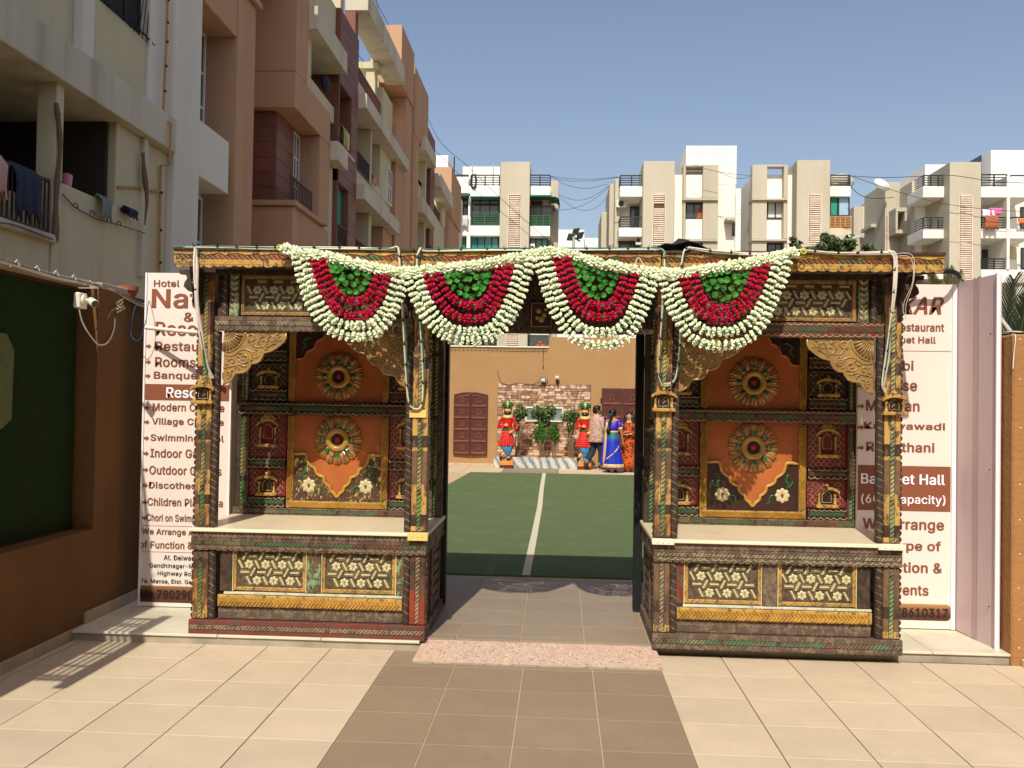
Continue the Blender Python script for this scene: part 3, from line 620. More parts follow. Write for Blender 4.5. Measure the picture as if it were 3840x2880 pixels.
def lattice(root, x0, x1, z0, z1, Y, framemat='yellow', dull=False, phase=0.0):
    """panel with pale inlay flowers and bars between raised ribs"""
    m = MB(); m.frame((0, Y, 0)); m.box(x0, x1, z0, z1, -.012, 0)
    p = m.build('lattice_panel', 'lattice', root)
    rb = MB(); rb.frame((0, Y, 0))
    PX, PZ = .118, .112; nz = math.ceil((z1 - z0)/PZ); nx = math.ceil((x1 - x0)/PX) + 2
    def clipbar(cx, cz, L, w_, a, h=.005):
        c, s_ = math.cos(a), math.sin(a)
        pts = [(cx + u*c - v*s_, cz + u*s_ + v*c) for u, v in ((-L/2, -w_/2), (L/2, -w_/2), (L/2, w_/2), (-L/2, w_/2))]
        if min(q[0] for q in pts) < x0 or max(q[0] for q in pts) > x1 or min(q[1] for q in pts) < z0 or max(q[1] for q in pts) > z1: return
        rb.prism(pts, 0, h)
    for j in range(nz + 1):
        zf = z0 + .045 + j*PZ; zb = zf + PZ/2 + .003       # flower row, bar row
        for i in range(-1, nx):
            ox = x0 + phase + i*PX + (.5*PX if j % 2 else 0)
            if x0 + .03 < ox < x1 - .03 and zf < z1 - .03: inst('inlay_flower', FL, p, (ox, Y - .002, zf), (0, rnd(-.4, .4), 0))
            bx = ox + PX*.5
            if x0 + .016 < bx < x1 - .016 and zf < z1 - .028: inst('inlay_bar', BARD, p, (bx, Y - .001, zf), rotY(math.radians(-62)))
            bx2 = ox + PX*.27
            if x0 + .032 < bx2 < x1 - .032 and zb < z1 - .01: inst('inlay_bar', BARH, p, (bx2, Y - .001, zb), rotY(0))
            bx3 = ox - PX*.25
            if x0 + .016 < bx3 < x1 - .016 and zb < z1 - .028: inst('inlay_bar', BARD, p, (bx3, Y - .001, zb), rotY(math.radians(62)))
            for (cx, cz, a, L) in ((bx2, zb + .0135, 0, .08), (bx2, zb - .0135, 0, .08), (bx3 - .0145, zb, math.radians(62), .07), (bx3 + .0145, zb, math.radians(62), .07),
                                   (bx - .0145, zf, math.radians(-62), .07), (bx + .0145, zf, math.radians(-62), .07)): clipbar(cx, cz, L, .0045, a, .007)
    stuff(rb.build('lattice_ribs', 'latticerib', p))
    fr = MB(); fr.frame((0, Y, 0)); wd = .024
    fr.bbox(x0 - wd, x0, z0 - wd, z1 + wd, -.012, .012, .003); fr.bbox(x1, x1 + wd, z0 - wd, z1 + wd, -.012, .012, .003)
    fr.bbox(x0, x1, z0 - wd, z0, -.012, .0115, .003); fr.bbox(x0, x1, z1, z1 + wd, -.012, .0115, .003); f = fr.build('lattice_frame', framemat, root)
    zz = MB(); zz.frame((0, Y - .0118, 0))
    for (a0, a1, b, vert) in ((z0, z1, x0 - wd/2, 1), (z0, z1, x1 + wd/2, 1), (x0, x1, z0 - wd/2, 0)):
        n = int((a1 - a0)/.02)
        for i in range(n):
            u0 = a0 + i*.02; s_ = .007*(1 if i % 2 else -1)
            q = [(b - s_, u0), (b - s_ + .0016, u0), (b + s_ + .0016, u0 + .02), (b + s_, u0 + .02)]
            zz.prism(q if vert else [(y, x) for x, y in q], -.0002, .0012)
    stuff(zz.build('zigzag_carving', 'darkwood', f)); return p
def beam(root, name, x0, x1, z0, z1, y0, y1, mat, ropemat=None, rz=None, sc_top=None, sc_bot=None, edge=None, slant=.9, linemat='cream', rope_h=.006):
    m = MB(); m.bbox(x0, x1, y0, y1, z0, z1, .003); o = m.build(name, mat, root)
    if ropemat:
        a, b = rz; r = MB(); r.frame((0, y0 - .0005, 0)); rope(r, x0 + .004, x1 - .004, a, b, rope_h, .026, slant); stuff(r.build('rope_carving', ropemat, o))
        g = MB(); g.frame((0, y0, 0)); g.box(x0 + .002, x1 - .002, a - .003, a - .001, -.001, .0012); g.box(x0 + .002, x1 - .002, b + .001, b + .003, -.001, .0012); stuff(g.build('groove', 'darkwood', o))
    if sc_top is not None: s_ = MB(); s_.frame((0, y0, 0)); scallops(s_, x0, x1, sc_top, .021, .005, .003); stuff(s_.build('scallop_line', linemat, o))
    if sc_bot is not None: s_ = MB(); s_.frame((0, y0, 0)); scallops(s_, x0, x1, sc_bot, .024, .005, .003); stuff(s_.build('scallop_line', linemat, o))
    if edge: s_ = MB(); s_.frame((0, y0, 0)); scallop_edge(s_, x0, x1, z0 + .001, .022, -.014, -.001, edge, .2); stuff(s_.build('scallop_edge', mat, o))
    return o
def vpost(root, xc, w_, z0, z1, y0, y1, mat, ropemat='ropegreen', name='post', edge=0, rw=.026):
    m = MB(); m.bbox(xc - w_/2, xc + w_/2, y0, y1, z0, z1, .004); o = m.build(name, mat, root)
    r = MB(); r.frame((0, y0, 0), (0, 0, 1), (1, 0, 0), (0, -1, 0)); rope(r, z0 + .004, z1 - .004, xc - rw/2, xc + rw/2, .008, .03, .9, .16); stuff(r.build('rope_carving', ropemat, o))
    g = MB()
    for s_ in (-1, 1): g.box(xc + s_*(rw/2 + .002), xc + s_*(rw/2 + .005), y0 - .0015, y0 + .001, z0 + .004, z1 - .004)
    stuff(g.build('groove', 'darkwood', o))
    if edge:
        e = MB(); e.frame((0, y0 + .02, 0), (0, 0, 1), (edge, 0, 0), (0, -1, 0)); xe = (xc + edge*w_/2)*edge
        n = int((z1 - z0)/.042); p = (z1 - z0)/n
        for i in range(n): c = z0 + p*(i + .5); e.prism([(c - p*.48, xe), (c - p*.3, xe + .011), (c, xe + .015), (c + p*.3, xe + .011), (c + p*.48, xe)], -.012, .012)
        stuff(e.build('scallop_edge', 'darkwood', o))
    return o
def spiral(root, xc, z0, z1, y, r=.021, mat='darkwood', cm='ropegrey'):
    """slim turned colonnette with a cream spiral"""
    m = MB(); m.box(xc - r - .004, xc + r + .004, y + .004, y + .03, z0, z1); o = m.build('colonnette', 'darkwood', root)
    m = MB(); m.frame((0, y, 0), (0, 0, 1), (1, 0, 0), (0, -1, 0)); m.smooth = True
    m.add([(z0, xc + math.cos(t*PI/6)*r, math.sin(t*PI/6)*r*.8) for t in range(7)] + [(z1, xc + math.cos(t*PI/6)*r, math.sin(t*PI/6)*r*.8) for t in range(7)], [(k, k + 1, k + 8, k + 7) for k in range(6)])
    stuff(m.build('shaft', mat, o))
    s_ = MB(); s_.frame((0, y, 0), (0, 0, 1), (1, 0, 0), (0, -1, 0)); n = int((z1 - z0)/.048)
    for i in range(n):
        zc = z0 + (i + .5)*(z1 - z0)/n; vs = []
        for k in range(7):
            t = PI*(.08 + .84*k/6); u = zc + (k/6 - .5)*.030 + .006*math.sin(t); x = math.cos(t)*(r + .002); h = math.sin(t)*(r*.8 + .002)
            vs += [(u - .0028, xc + x, h), (u + .0028, xc + x, h)]
        s_.add(vs, [(2*k, 2*k + 1, 2*k + 3, 2*k + 2) for k in range(6)])
    stuff(s_.build('spiral_line', cm, o)); return o
def niche(root, xc, z0, w_, h, y, mat='yellow', tall=False, broken=False):
    """little carved balcony window standing out from the wood"""
    k = w_/.17; f = MB(); f.frame((xc, y, z0)); hw = w_/2
    f.bbox(-hw, hw, 0, .026*k, 0, .045*k, .004)                                                # sill
    o = f.build('niche_window', mat, root)
    c = MB(); c.frame((xc, y, z0)); zt = h*.60
    for s_ in (-1, 1):
        x = s_*hw*.72; cc = [(x, .02*k, .026*k, .014*k), (x, .02*k, .04*k, .014*k), (x, .02*k, .045*k, .008*k), (x, .02*k, zt*.6, .010*k), (x, .02*k, zt - .02*k, .007*k), (x, .02*k, zt, .014*k)]
        b = len(c.v); n = 8; vs = []
        for (xx, dd, zz, rr) in cc: vs += [(xx + math.cos(2*PI*q/n)*rr, zz, dd + math.sin(2*PI*q/n)*rr) for q in range(n)]
        c.smooth = True; c.add(vs, [(i*n + q, i*n + (q + 1) % n, (i + 1)*n + (q + 1) % n, (i + 1)*n + q) for i in range(len(cc) - 1) for q in range(n)]); c.smooth = False
    stuff(c.build('column_pair', mat, o))
    r = MB(); r.frame((xc, y, z0)); n = 10; a0 = PI*.14
    if broken: rngs = [(-hw*.1, hw)]
    out = []; inn = []
    for q in range(n + 1):
        t = PI - a0 - (PI - 2*a0)*q/n; x = math.cos(t)*hw*1.06/math.cos(a0); zz = zt + (math.sin(t) - math.sin(a0))*h*.30
        if broken and x < -hw*.15: continue
        out.append((x, zz + .022*k)); inn.append((x, zz))
    r.prism(out + inn[::-1], -.005, .042*k)
    ck = MB(); ck.frame((xc, y, z0)); top = max(p[1] for p in out)                                  # crest of little knobs
    for q, x in enumerate((-.62, -.35, 0, .35, .62)):
        if broken and x < 0: continue
        zz = top - abs(x)*h*.12 + (.012 if abs(x) < .1 else 0)*k; rr = (.016 if abs(x) < .1 else .011)*k
        ck.ball((x*hw, zz, .02*k), rr, 7, 5, (1, 1, 1))
    if tall: ck.prism([(-hw*.7, top - h*.05), (hw*.7, top - h*.05), (hw*.72, top + h*.02), (hw*.4, top + h*.10), (0, top + h*.13), (-hw*.4, top + h*.10), (-hw*.72, top + h*.02)], 0, .02*k)
    stuff(r.build('arched_hood', mat, o)); stuff(ck.build('crest', mat, o))
    b = MB(); b.frame((xc, y, z0)); b.prism([(-hw*.58, .026*k), (hw*.58, .026*k), (hw*.58, zt), (0, zt + h*.18), (-hw*.58, zt)], 0, .003); b.build('opening', 'darkpanel' if not tall else 'redniche', o)
    g = MB(); g.frame((xc, y, z0)); zl = .026*k + (h*.16 if tall else h*.08)
    P = [(-hw*.42, zl), (-hw*.42, zt - .01*k), (-hw*.2, zt + h*.05), (0, zt + h*.12), (hw*.2, zt + h*.05), (hw*.42, zt - .01*k), (hw*.42, zl), (-hw*.42, zl)]
    g.tube([(a, b_, .006) for a, b_ in P], .0035*k, 4); stuff(g.build('arch_line', 'cream', o))
    return o
def fishscale(root, x0, x1, z0, z1, y, par):
    s_ = MB(); s_.frame((0, y, 0)); r = .021; j = 0; z = z0 + .006
    while z < z1 - .018:
        s_u0 = x0 + (0 if j % 2 else r); n = int((x1 - s_u0)/(2*r))
        for i in range(n):
            c = s_u0 + (2*i + 1)*r; vs = []
            for k in range(7):
                t = PI*k/6; vs += [(c + math.cos(t)*r, z + math.sin(t)*r*1.15, .0015), (c + math.cos(t)*(r - .0045), z + math.sin(t)*(r*1.15 - .005), .0015)]
            s_.add(vs, [(2*k, 2*k + 2, 2*k + 3, 2*k + 1) for k in range(6)])
        z += .024; j += 1
    stuff(s_.build('fish_scale_lines', 'ropegrey', par))
def medallion(root, xc, zc, R, y):
    m = MB(); m.frame((xc, y, zc)); m.smooth = False; n = 48
    # lobed acanthus disc: folds run outward and the rim is ragged
    rings = [(.40, .012), (.52, .020), (.70, .030), (.86, .026), (1.0, .010)]
    vs = []
    for j, (rr, h) in enumerate(rings):
        for k in range(n*2):
            t = 2*PI*k/(n*2); lob = abs(math.cos(t*8)); fine = abs(math.cos(t*24))
            q = rr*(1 - (.055*(1 - lob) + .02*(1 - fine))*(rr - .4)/.6*1.3)
            vs.append((math.cos(t)*q*R, math.sin(t)*q*R, h*(.55 + .45*lob) + .006*fine*(1 if j > 1 else .2)))
    N2 = n*2; fs = [(j*N2 + k, j*N2 + (k + 1) % N2, (j + 1)*N2 + (k + 1) % N2, (j + 1)*N2 + k) for j in range(len(rings) - 1) for k in range(N2)]
    b0 = len(vs); vs += [(v[0], v[1], -.006) for v in vs[-N2:]]; fs += [((len(rings) - 1)*N2 + k, (len(rings) - 1)*N2 + (k + 1) % N2, b0 + (k + 1) % N2, b0 + k) for k in range(N2)]
    m.add(vs, fs); o = m.build('medallion', 'medal', root)
    r = MB(); r.frame((xc, y, zc)); r.smooth = True; nn = 32; tr = []
    for j in range(8):
        a = 2*PI*j/8; tr.append((.37*R + math.cos(a)*.024, .022 + math.sin(a)*.018))
    vs = [(math.cos(2*PI*k/nn)*a, math.sin(2*PI*k/nn)*a, b) for a, b in tr for k in range(nn)]
    r.add(vs, [(j*nn + k, j*nn + (k + 1) % nn, ((j + 1) % 8)*nn + (k + 1) % nn, ((j + 1) % 8)*nn + k) for j in range(8) for k in range(nn)]); r.build('ring', 'goldclean', o)
    d = MB(); d.frame((xc, y, zc)); d.prism([(math.cos(2*PI*k/24)*.34*R, math.sin(2*PI*k/24)*.34*R) for k in range(24)], .004, .014); d.build('disc', 'darkpanel', o)
    e = MB(); e.frame((xc, y, zc + 0)); e.smooth = False
    for k in range(12): a = 2*PI*k/12; e.ball((math.cos(a)*.013, math.sin(a)*.013, .018), .008, 5, 4, (1, 1, 1))
    e.ball((0, 0, .022), .009, 6, 4); e.build('rosette', 'ruby', o)
    g = MB(); g.frame((0, 0, 0)); g.smooth = True
    for s_ in (-1, 1): g.add([(0, -.022, .0), (s_*.014, -.008, .004), (s_*.016, .006, .006), (s_*.007, .016, .004), (0, .008, .008), (0, -.008, .012)], [(0, 1, 5), (1, 2, 5), (2, 3, 4), (2, 4, 5)])
    me = g.mesh('leaf_inlay', 'emerald')
    for k in range(8):
        a = 2*PI*k/8; inst('leaf_inlay', me, o, (xc + math.cos(a)*.60*R, y - .028, zc + math.sin(a)*.60*R), (0, -(a - PI/2), 0), (R/.19*1.15,)*3)
    return o
def scroll_pts(cx, cz, r0, a0, turns, grow=1.0, n=20, sgn=1):
    return [(cx + math.cos(a0 + sgn*2*PI*turns*i/n)*r0*(1 - .8*i/n), cz + math.sin(a0 + sgn*2*PI*turns*i/n)*r0*(1 - .8*i/n)) for i in range(n + 1)]
def bracket(root, xa, sgn, ztop, y):
    """cusped arch bracket with fan and scroll carving; xa is the corner at the post, sgn the way it reaches"""
    F = lambda u, v: (xa + sgn*u, ztop - v)
    cusps = [(.44, .0), (.44, .045), (.425, .075), (.375, .115), (.335, .138), (.285, .150), (.278, .172), (.262, .205), (.235, .222), (.195, .228), (.188, .25), (.165, .28), (.135, .292), (.085, .295), (.07, .325), (.045, .355), (.0, .378)]
    m = MB(); m.frame((0, y, 0)); m.prism([F(0, 0)] + [F(*c) for c in cusps], -.02, .012); o = m.build('arch_bracket', 'goldold', root)
    e = MB(); e.frame((0, y, 0)); e.smooth = True; e.tube([(*F(u, v), .012) for u, v in cusps], .008, 6); stuff(e.build('bracket_rim', 'goldold', o))
    c = MB(); c.frame((0, y, 0)); c.smooth = True
    for k in range(9):                                                                              # fan in the corner
        a = math.radians(4 + k*10.5); r0, r1 = .045, .135
        if k > 0: c.tube([(*F(math.cos(a)*r0, math.sin(a)*r0), .014), (*F(math.cos(a)*r1, math.sin(a)*r1), .020)], [.0045, .0085], 5)
    c.tube([(*F(math.cos(math.radians(a))*.152, math.sin(math.radians(a))*.152), .014) for a in range(2, 90, 8)], .006, 5)
    c.tube([(*F(math.cos(math.radians(a))*.034, math.sin(math.radians(a))*.034), .014) for a in range(2, 90, 14)], .005, 5)
    for cx, cz, r, a0, tr, sg in ((.20, .05, .035, 2.2, 1.3, 1), (.285, .075, .042, -1.5, 1.2, -1), (.06, .215, .036, .3, 1.3, 1), (.145, .19, .04, 3.0, 1.3, -1), (.22, .16, .03, 0, 1.2, 1), (.10, .265, .024, 1, 1.1, 1), (.34, .055, .03, 2.6, 1.2, 1), (.035, .30, .024, 1.8, 1.1, -1)):
        c.tube([(*F(a, b), .014) for a, b in scroll_pts(cx, cz, r, a0, tr, sgn=sg)], .0055, 5)
    for pts in ([(.16, .02), (.21, .1), (.26, .11), (.33, .1), (.40, .03)], [(.01, .17), (.07, .17), (.13, .13), (.19, .14), (.24, .19)], [(.0, .26), (.05, .25), (.11, .235), (.16, .25)], [(.36, .02), (.38, .06), (.41, .06)]):
        c.tube([(q.x, q.y, q.z) for q in cat_rom([(*F(a, b), .013) for a, b in pts], 5)], .006, 5)
    for (u, v) in ((.27, .03), (.31, .11), (.36, .085), (.39, .05), (.33, .02), (.25, .075), (.1, .18), (.03, .2), (.2, .2), (.17, .215), (.13, .24), (.06, .28), (.04, .33), (.23, .13), (.3, .125), (.12, .155), (.02, .235), (.38, .02), (.155, .175), (.09, .245)):
        a = rnd(0, PI); p = F(u, v); L, w_ = rnd(.016, .026), rnd(.008, .012)
        ca, sa = math.cos(a), math.sin(a)
        c.smooth = False; c.add([(p[0] - L*ca, p[1] - L*sa, .012), (p[0] - w_*sa, p[1] + w_*ca, .013), (p[0] + L*ca, p[1] + L*sa, .012), (p[0] + w_*sa, p[1] - w_*ca, .013), (p[0], p[1], .026)], [(0, 1, 4), (1, 2, 4), (2, 3, 4), (3, 0, 4)]); c.smooth = True
    stuff(c.build('scroll_carving', 'goldold', o)); return o
def eave(root, x0, x1, tilt=0.0, mat='yellow'):
    m = MB(); m.box(x0, x1, 5.93, 7.14, 2.722, 2.738); m.build('roof_board', 'darkwood', root)
    m = MB(); m.bbox(x0, x1, 5.95, 5.972, 2.622, 2.722, .003); b = m.build('eave_board', mat, root)
    s_ = MB(); s_.frame((0, 5.95, 0)); scallop_edge(s_, x0, x1, 2.623, .034, -.018, -.002, .45, .35); stuff(s_.build('scallop_edge', mat, b))
    s_ = MB(); s_.frame((0, 5.95, 0)); x = x0
    s_.prism([(x0, 2.7225)] + [(x0 + (x1 - x0)*i/60, 2.696 + .006*math.sin(i*1.3) + rnd(-.003, .003)) for i in range(61)] + [(x1, 2.7225)], .001, .007)
    stuff(s_.build('top_moulding', mat, b))
    r = MB(); r.frame((0, 5.9495, 0)); rope(r, x0 + .004, x1 - .004, 2.662, 2.692, .007, .034, -1.0, .12); r.build('rope_carving', 'eavered', b)
    return b
def booth(cx, s, label, st):
    """s=+1: the outer side is to the left"""
    root = thing('carved_kiosk', label, 'kiosk', (cx, 6.6, .07))
    X = lambda a: cx + s*a
    def R(a, b): return min(X(a), X(b)), max(X(a), X(b))
    # base
    x0, x1 = R(-.835, .825)
    beam(root, 'base_beam', x0, x1, .072, .168, YF - .02, YF + .05, st['base'], st['baserope'], (.104, .134), edge=.35, slant=1.0)
    for a in (-.83, .775):
        xa, xb = R(a, a + .05); m = MB(); m.bbox(xa, xb, YF + .055, 7.08, .072, .15, .003); m.build('side_sill', 'greywood', root)
    xi0, xi1 = R(-.64, .66)
    beam(root, 'plank', xi0, xi1, .172, .258, YF + .022, YF + .04, 'greywood', sc_top=.235, linemat='ropegrey')
    m = MB(); m.bbox(xi0, xi1, YF, YF + .03, .262, .342, .003); hb = m.build('herringbone_board', 'yellow', root)
    h_ = MB(); h_.frame((0, YF - .0005, 0)); herring(h_, xi0 + .004, xi1 - .004, .270, .326, .010, .026); stuff(h_.build('herringbone_carving', 'goldclean', hb))
    m = MB(); m.bbox(xi0 + .04, xi1, YF + .008, YF + .05, .345, .362, .003); m.build('sill_board', 'whitesill', root)
    # lower lattice panels and stiles
    for (a, b) in ((-.515, -.045), (.115, .585)):
        p0, p1 = R(a, b); lattice(root, p0, p1, .396, .664, YF + .03, phase=rnd(.01, .06))
    for nm, a, b, mt in (('stile', -.63, -.545, 'darkwood'), ('mullion', -.015, .085, 'greenlite' if s > 0 else 'greywood'), ('stile', .615, .69, 'greenlite' if s > 0 else 'red')):
        p0, p1 = R(a, b); m = MB(); m.bbox(p0, p1, YF + .012, YF + .04, .365, .69, .003); m.build(nm, mt, root)
    for a in (-.54, .61, .09, -.02): p0, p1 = R(a, a + .006); m = MB(); m.box(p0, p1, YF + .008, YF + .03, .365, .67); m.build('bead', 'inlay', root)
    # posts, lower and upper
    for (a, e) in ((-.765, -1), (.765, 1)):
        mt = st['lowpost'][0 if e < 0 else 1]
        vpost(root, X(a), .108, .172, .648, YF, YF + .11, mt, st['prope'] if e < 0 else 'ropegrey', 'post', edge=s*e)
        vpost(root, X(a), .108, .815, 2.60, YF, YF + .11, st['post'][0 if e < 0 else 1], st['prope'], 'post', edge=s*e)
        vpost(root, X(a), .108, .815, 2.60, 6.93, 7.03, 'darkwood', 'ropegreen', 'post')
        spiral(root, X(a - e*.078), .172, .648, YF + .01); spiral(root, X(a - e*.078), .815, 2.185, YF + .01)
    # counter
    x0, x1 = R(-.83, .825)
    beam(root, 'apron_beam', x0, x1, .662, .742, YF - .018, YF + .04, st['apron'], st['apronrope'], (.692, .716), sc_bot=.684, edge=.55, linemat=st['apronline'])
    m = MB(); m.bbox(x0, x1, YF - .022, YF + .04, .745, .778, .003); db = m.build('dentil_board', 'brown', root)
    d = MB(); d.frame((0, YF - .022, 0)); n = int((x1 - x0)/.03)
    if st['dentil']:
        for i in range(n): xx = x0 + (i + .5)*(x1 - x0)/n; d.box(xx - .003, xx + .003, .752, .774, 0, .003)
    scallops(d, x0, x1, .757, .018, .004, .003); stuff(d.build('dentil_carving', 'ropegrey', db))
    for a, e in ((-.83, -1), (.77, 1)):
        xa, xb = R(a, a + .055); m = MB(); m.bbox(xa, xb, YF + .045, 7.08, .66, .775, .003); m.build('side_apron', 'greywood', root)
    x0, x1 = R(-.84, .835); m = MB(); m.bbox(x0, x1, YF - .035, 7.08, .781, .808, .004); m.build('counter_slab', 'marble', root)
    p0, p1 = R(-.842, .842); m = MB(); m.bbox(p0, p1, YF - .046, YF - .036, .786, .806, .002); m.build('counter_edging', 'marblewhite', root)
    for a, b in st['corner']:
        p0, p1 = R(a, b); m = MB(); m.bbox(p0, p1, YF - .056, YF - .047, .758 if s > 0 else .772, .813, .003); ce = m.build('corner_edging', 'yellowedge' if s > 0 else 'marblewhite', root)
        for q in (.25, .5, .75): m = MB(); m.ball((p0 + (p1 - p0)*q, YF - .056, .784), .0035, 5, 3); m.build('screw', 'screw', ce)
    # side walls of the cabinet: framed panels and battens
    for a, e in ((-.79, -1), (.79, 1)):
        xf = X(a); o_ = s*e
        m = MB(); m.box(xf - o_*.02, xf, YF + .12, 7.06, .15, .66); sp = m.build('side_panel', 'darkwood', root)
        for k in range(6):
            m = MB(); z = .18 + k*.08; m.bbox(xf + o_*.001, xf + o_*.012, YF + .5, 6.98, z, z + .055, .003); m.build('batten', 'greywood', sp)
        for yy in (YF + .13, YF + .44, 7.0): m = MB(); m.bbox(xf + o_*.001, xf + o_*.016, yy, yy + .04, .15, .66, .003); m.build('side_stile', 'brown', sp)
    # back panel
    y = YB; x0, x1 = R(-.82, .75)
    m = MB(); m.box(x0, x1, y + .012, y + .04, .81, 2.6); m.build('back_board', 'darkpanel', root)
    m = MB(); m.frame((0, y, 0)); m.box(X(0) - .345, X(0) + .345, .865, 2.3, -.012, 0); m.build('centre_board', 'orange', root)
    beam(root, 'bottom_rail', x0, x1, .81, .862, y - .03, y + .01, 'brown', 'ropegreenx', (.822, .848), slant=-1.0)
    mb_ = beam(root, 'middle_beam', x0 + .04, x1, 1.59, 1.688, y - .045, y + .01, 'darkpanel' if s > 0 else 'red', 'ropegreenx', (1.625, 1.655), sc_top=1.682, sc_bot=1.612, slant=-1.0)
    # gold rope frame round the centre board
    gf = MB(); gf.frame((0, y, 0))
    for e in (-1, 1): gf.bbox(X(0) + e*.345, X(0) + e*.40, .862, 1.588, -.01, .022, .006); gf.bbox(X(0) + e*.345, X(0) + e*.40, 1.69, 2.25, -.01, .022, .006)
    gf.bbox(X(0) - .40, X(0) + .40, .805 + .058, .92, -.01, .0225, .006); g_ = gf.build('gold_frame', 'gold', root)
    r = MB()
    for e in (-1, 1):
        r.frame((0, y - .022, 0), (0, 0, 1), (1, 0, 0), (0, -1, 0)); c_ = X(0) + e*.372
        rope(r, .93, 1.585, c_ - .022, c_ + .022, .013, .024, 1.2, .12); rope(r, 1.695, 2.24, c_ - .022, c_ + .022, .013, .024, 1.2, .12)
    r.frame((0, y - .0225, 0)); rope(r, X(0) - .39, X(0) + .39, .868, .914, .013, .024, -1.2, .12); stuff(r.build('rope_carving', 'goldclean', g_))
    # scalloped spandrels, below and above
    half = [(.345, 1.285), (.26, 1.288), (.245, 1.262), (.235, 1.225), (.215, 1.198), (.175, 1.172), (.165, 1.14), (.135, 1.118), (.108, 1.108), (.1, 1.075), (.08, 1.05), (.058, 1.035), (.05, 1.005), (.025, .985), (0, .955)]
    for e in (-1, 1):
        m = MB(); m.frame((0, y, 0)); m.prism([(X(0) + e*a, b) for a, b in half] + [(X(0), .92), (X(0) + e*.345, .92)], .001, .005); sp = m.build('spandrel', 'flakepanel' if s > 0 else 'darkpanel', root)
        # flower and leaf scroll
        f = flower_mesh(.058, 8, ['inlay', 'ruby'], .014, .36); inst('spandrel_flower', f, sp, (X(0) + e*.225, y - .006, 1.04))
        l = MB(); l.frame((0, y, 0)); l.smooth = True
        for pts in ([(.25, 1.1), (.27, 1.13), (.25, 1.15), (.26, 1.19), (.285, 1.2)], [(.18, 1.03), (.15, 1.04), (.13, 1.02), (.125, .985), (.1, .975)], [(.25, 1.09), (.29, 1.12), (.30, 1.15)]):
            q = cat_rom([(X(0) + e*a, b, .008) for a, b in pts], 5); l.tube(q, [.003 + .006*math.sin(PI*i/(len(q) - 1)) for i in range(len(q))], 5)
        stuff(l.build('leaf_scroll', 'emerald' if s < 0 else 'green', sp))
        up = [(.345, 2.03), (.30, 2.035), (.275, 2.045), (.262, 2.075), (.245, 2.098), (.21, 2.11), (.195, 2.135), (.185, 2.165), (.16, 2.185), (.13, 2.195), (.12, 2.22), (.1, 2.245)]
        m = MB(); m.frame((0, y, 0)); m.prism([(X(0) + e*a, b) for a, b in up] + [(X(0) + e*.345, 2.245)], .001, .005); su = m.build('spandrel', 'darkpanel', root)
        m = MB(); m.frame((0, y, 0)); m.smooth = True; m.tube([(q.x, q.y, q.z) for q in cat_rom([(X(0) + e*a, b, .008) for a, b in up], 3)], .0095, 8); m.build('arch_moulding', 'orange', su)
        l = MB(); l.frame((0, y, 0)); l.smooth = True; q = cat_rom([(X(0) + e*a, b, .008) for a, b in ((.3, 2.1), (.27, 2.14), (.29, 2.17), (.25, 2.2), (.22, 2.19))], 5); l.tube(q, [.003 + .006*math.sin(PI*i/(len(q) - 1)) for i in range(len(q))], 5); stuff(l.build('leaf_scroll', 'green', su))
    m = MB(); m.frame((0, y, 0)); m.smooth = True
    pts = [(X(0) + a, b, .010) for a, b in half] + [(X(0) - a, b, .010) for a, b in half[::-1][1:]]
    m.tube([tuple(q) for q in cat_rom(pts, 3)], .0125, 8); m.build('scalloped_moulding', 'goldclean', root)
    medallion(root, X(0), 1.402, .193, y - .004); medallion(root, X(0), 1.897, .193, y - .004)
    # side columns of niches
    for e in (-1, 1):
        a0, a1 = (.41, .70); p0, p1 = sorted((X(0) + e*a0, X(0) + e*a1))
        for (z0, z1, nz, nh, tl) in ((.985, 1.17, .955, .18, False), (1.255, 1.588, 1.335, .26, True), (1.795, 2.0, 1.795, .155, False)):
            m = MB(); m.frame((0, y, 0)); m.box(p0, p1, z0 - .03, z1, -.01, .003); rp = m.build('niche_panel', 'redniche' if z0 < 1.7 else 'darkpanel', root)
            fishscale(root, p0, p1, z0 - .03, z1, y - .003, rp)
            niche(root, (p0 + p1)/2, nz, .165, nh, y - .004, 'yellow', tl, broken=(s < 0 and e > 0 and z0 < 1.1))
        for (z0, z1) in ((.868, .948), (1.172, 1.252), (1.70, 1.79), (2.01, 2.1)):
            beam(root, 'niche_rail', p0, p1, z0, z1, y - .028, y + .004, 'darkpanel', 'ropegreenx' if z0 > 1 else 'green', ((z0 + z1)/2 - .013, (z0 + z1)/2 + .013), sc_top=z1 - .004, sc_bot=z0 + .018, slant=-1.0)
        pv = sorted((X(0) + e*.705, X(0) + e*.75)); vpost(root, (pv[0] + pv[1])/2, .045, .865, 1.588, y - .028, y + .01, 'red' if s < 0 else 'brown', 'ropegreen', 'inner_post', rw=.02)
        vpost(root, (pv[0] + pv[1])/2, .045, 1.69, 2.2, y - .028, y + .01, 'darkwood', 'ropegreen', 'inner_post', rw=.02)
    # arch brackets and lintel
    bracket(root, X(-.635) , s, 2.188, YF + .02); bracket(root, X(.665), -s, 2.188, YF + .02)
    x0, x1 = R(-.70, .70)
    beam(root, 'lintel', x0, x1, 2.192, 2.29, YF - .008, YF + .06, st['lintel'], st['lintelrope'], (2.228, 2.258), sc_bot=2.212, sc_top=2.288 if s < 0 else None, edge=.3, slant=-1.0, linemat='ropegrey' if s > 0 else 'cream')
    # frieze
    m = MB(); m.box(*R(-.70, .70), YF + .045, YF + .07, 2.29, 2.62); m.build('frieze_board', 'darkwood', root)
    p0, p1 = R(-.50, .50); lattice(root, p0, p1, 2.325, 2.56, YF + .03, 'gold', phase=.03)
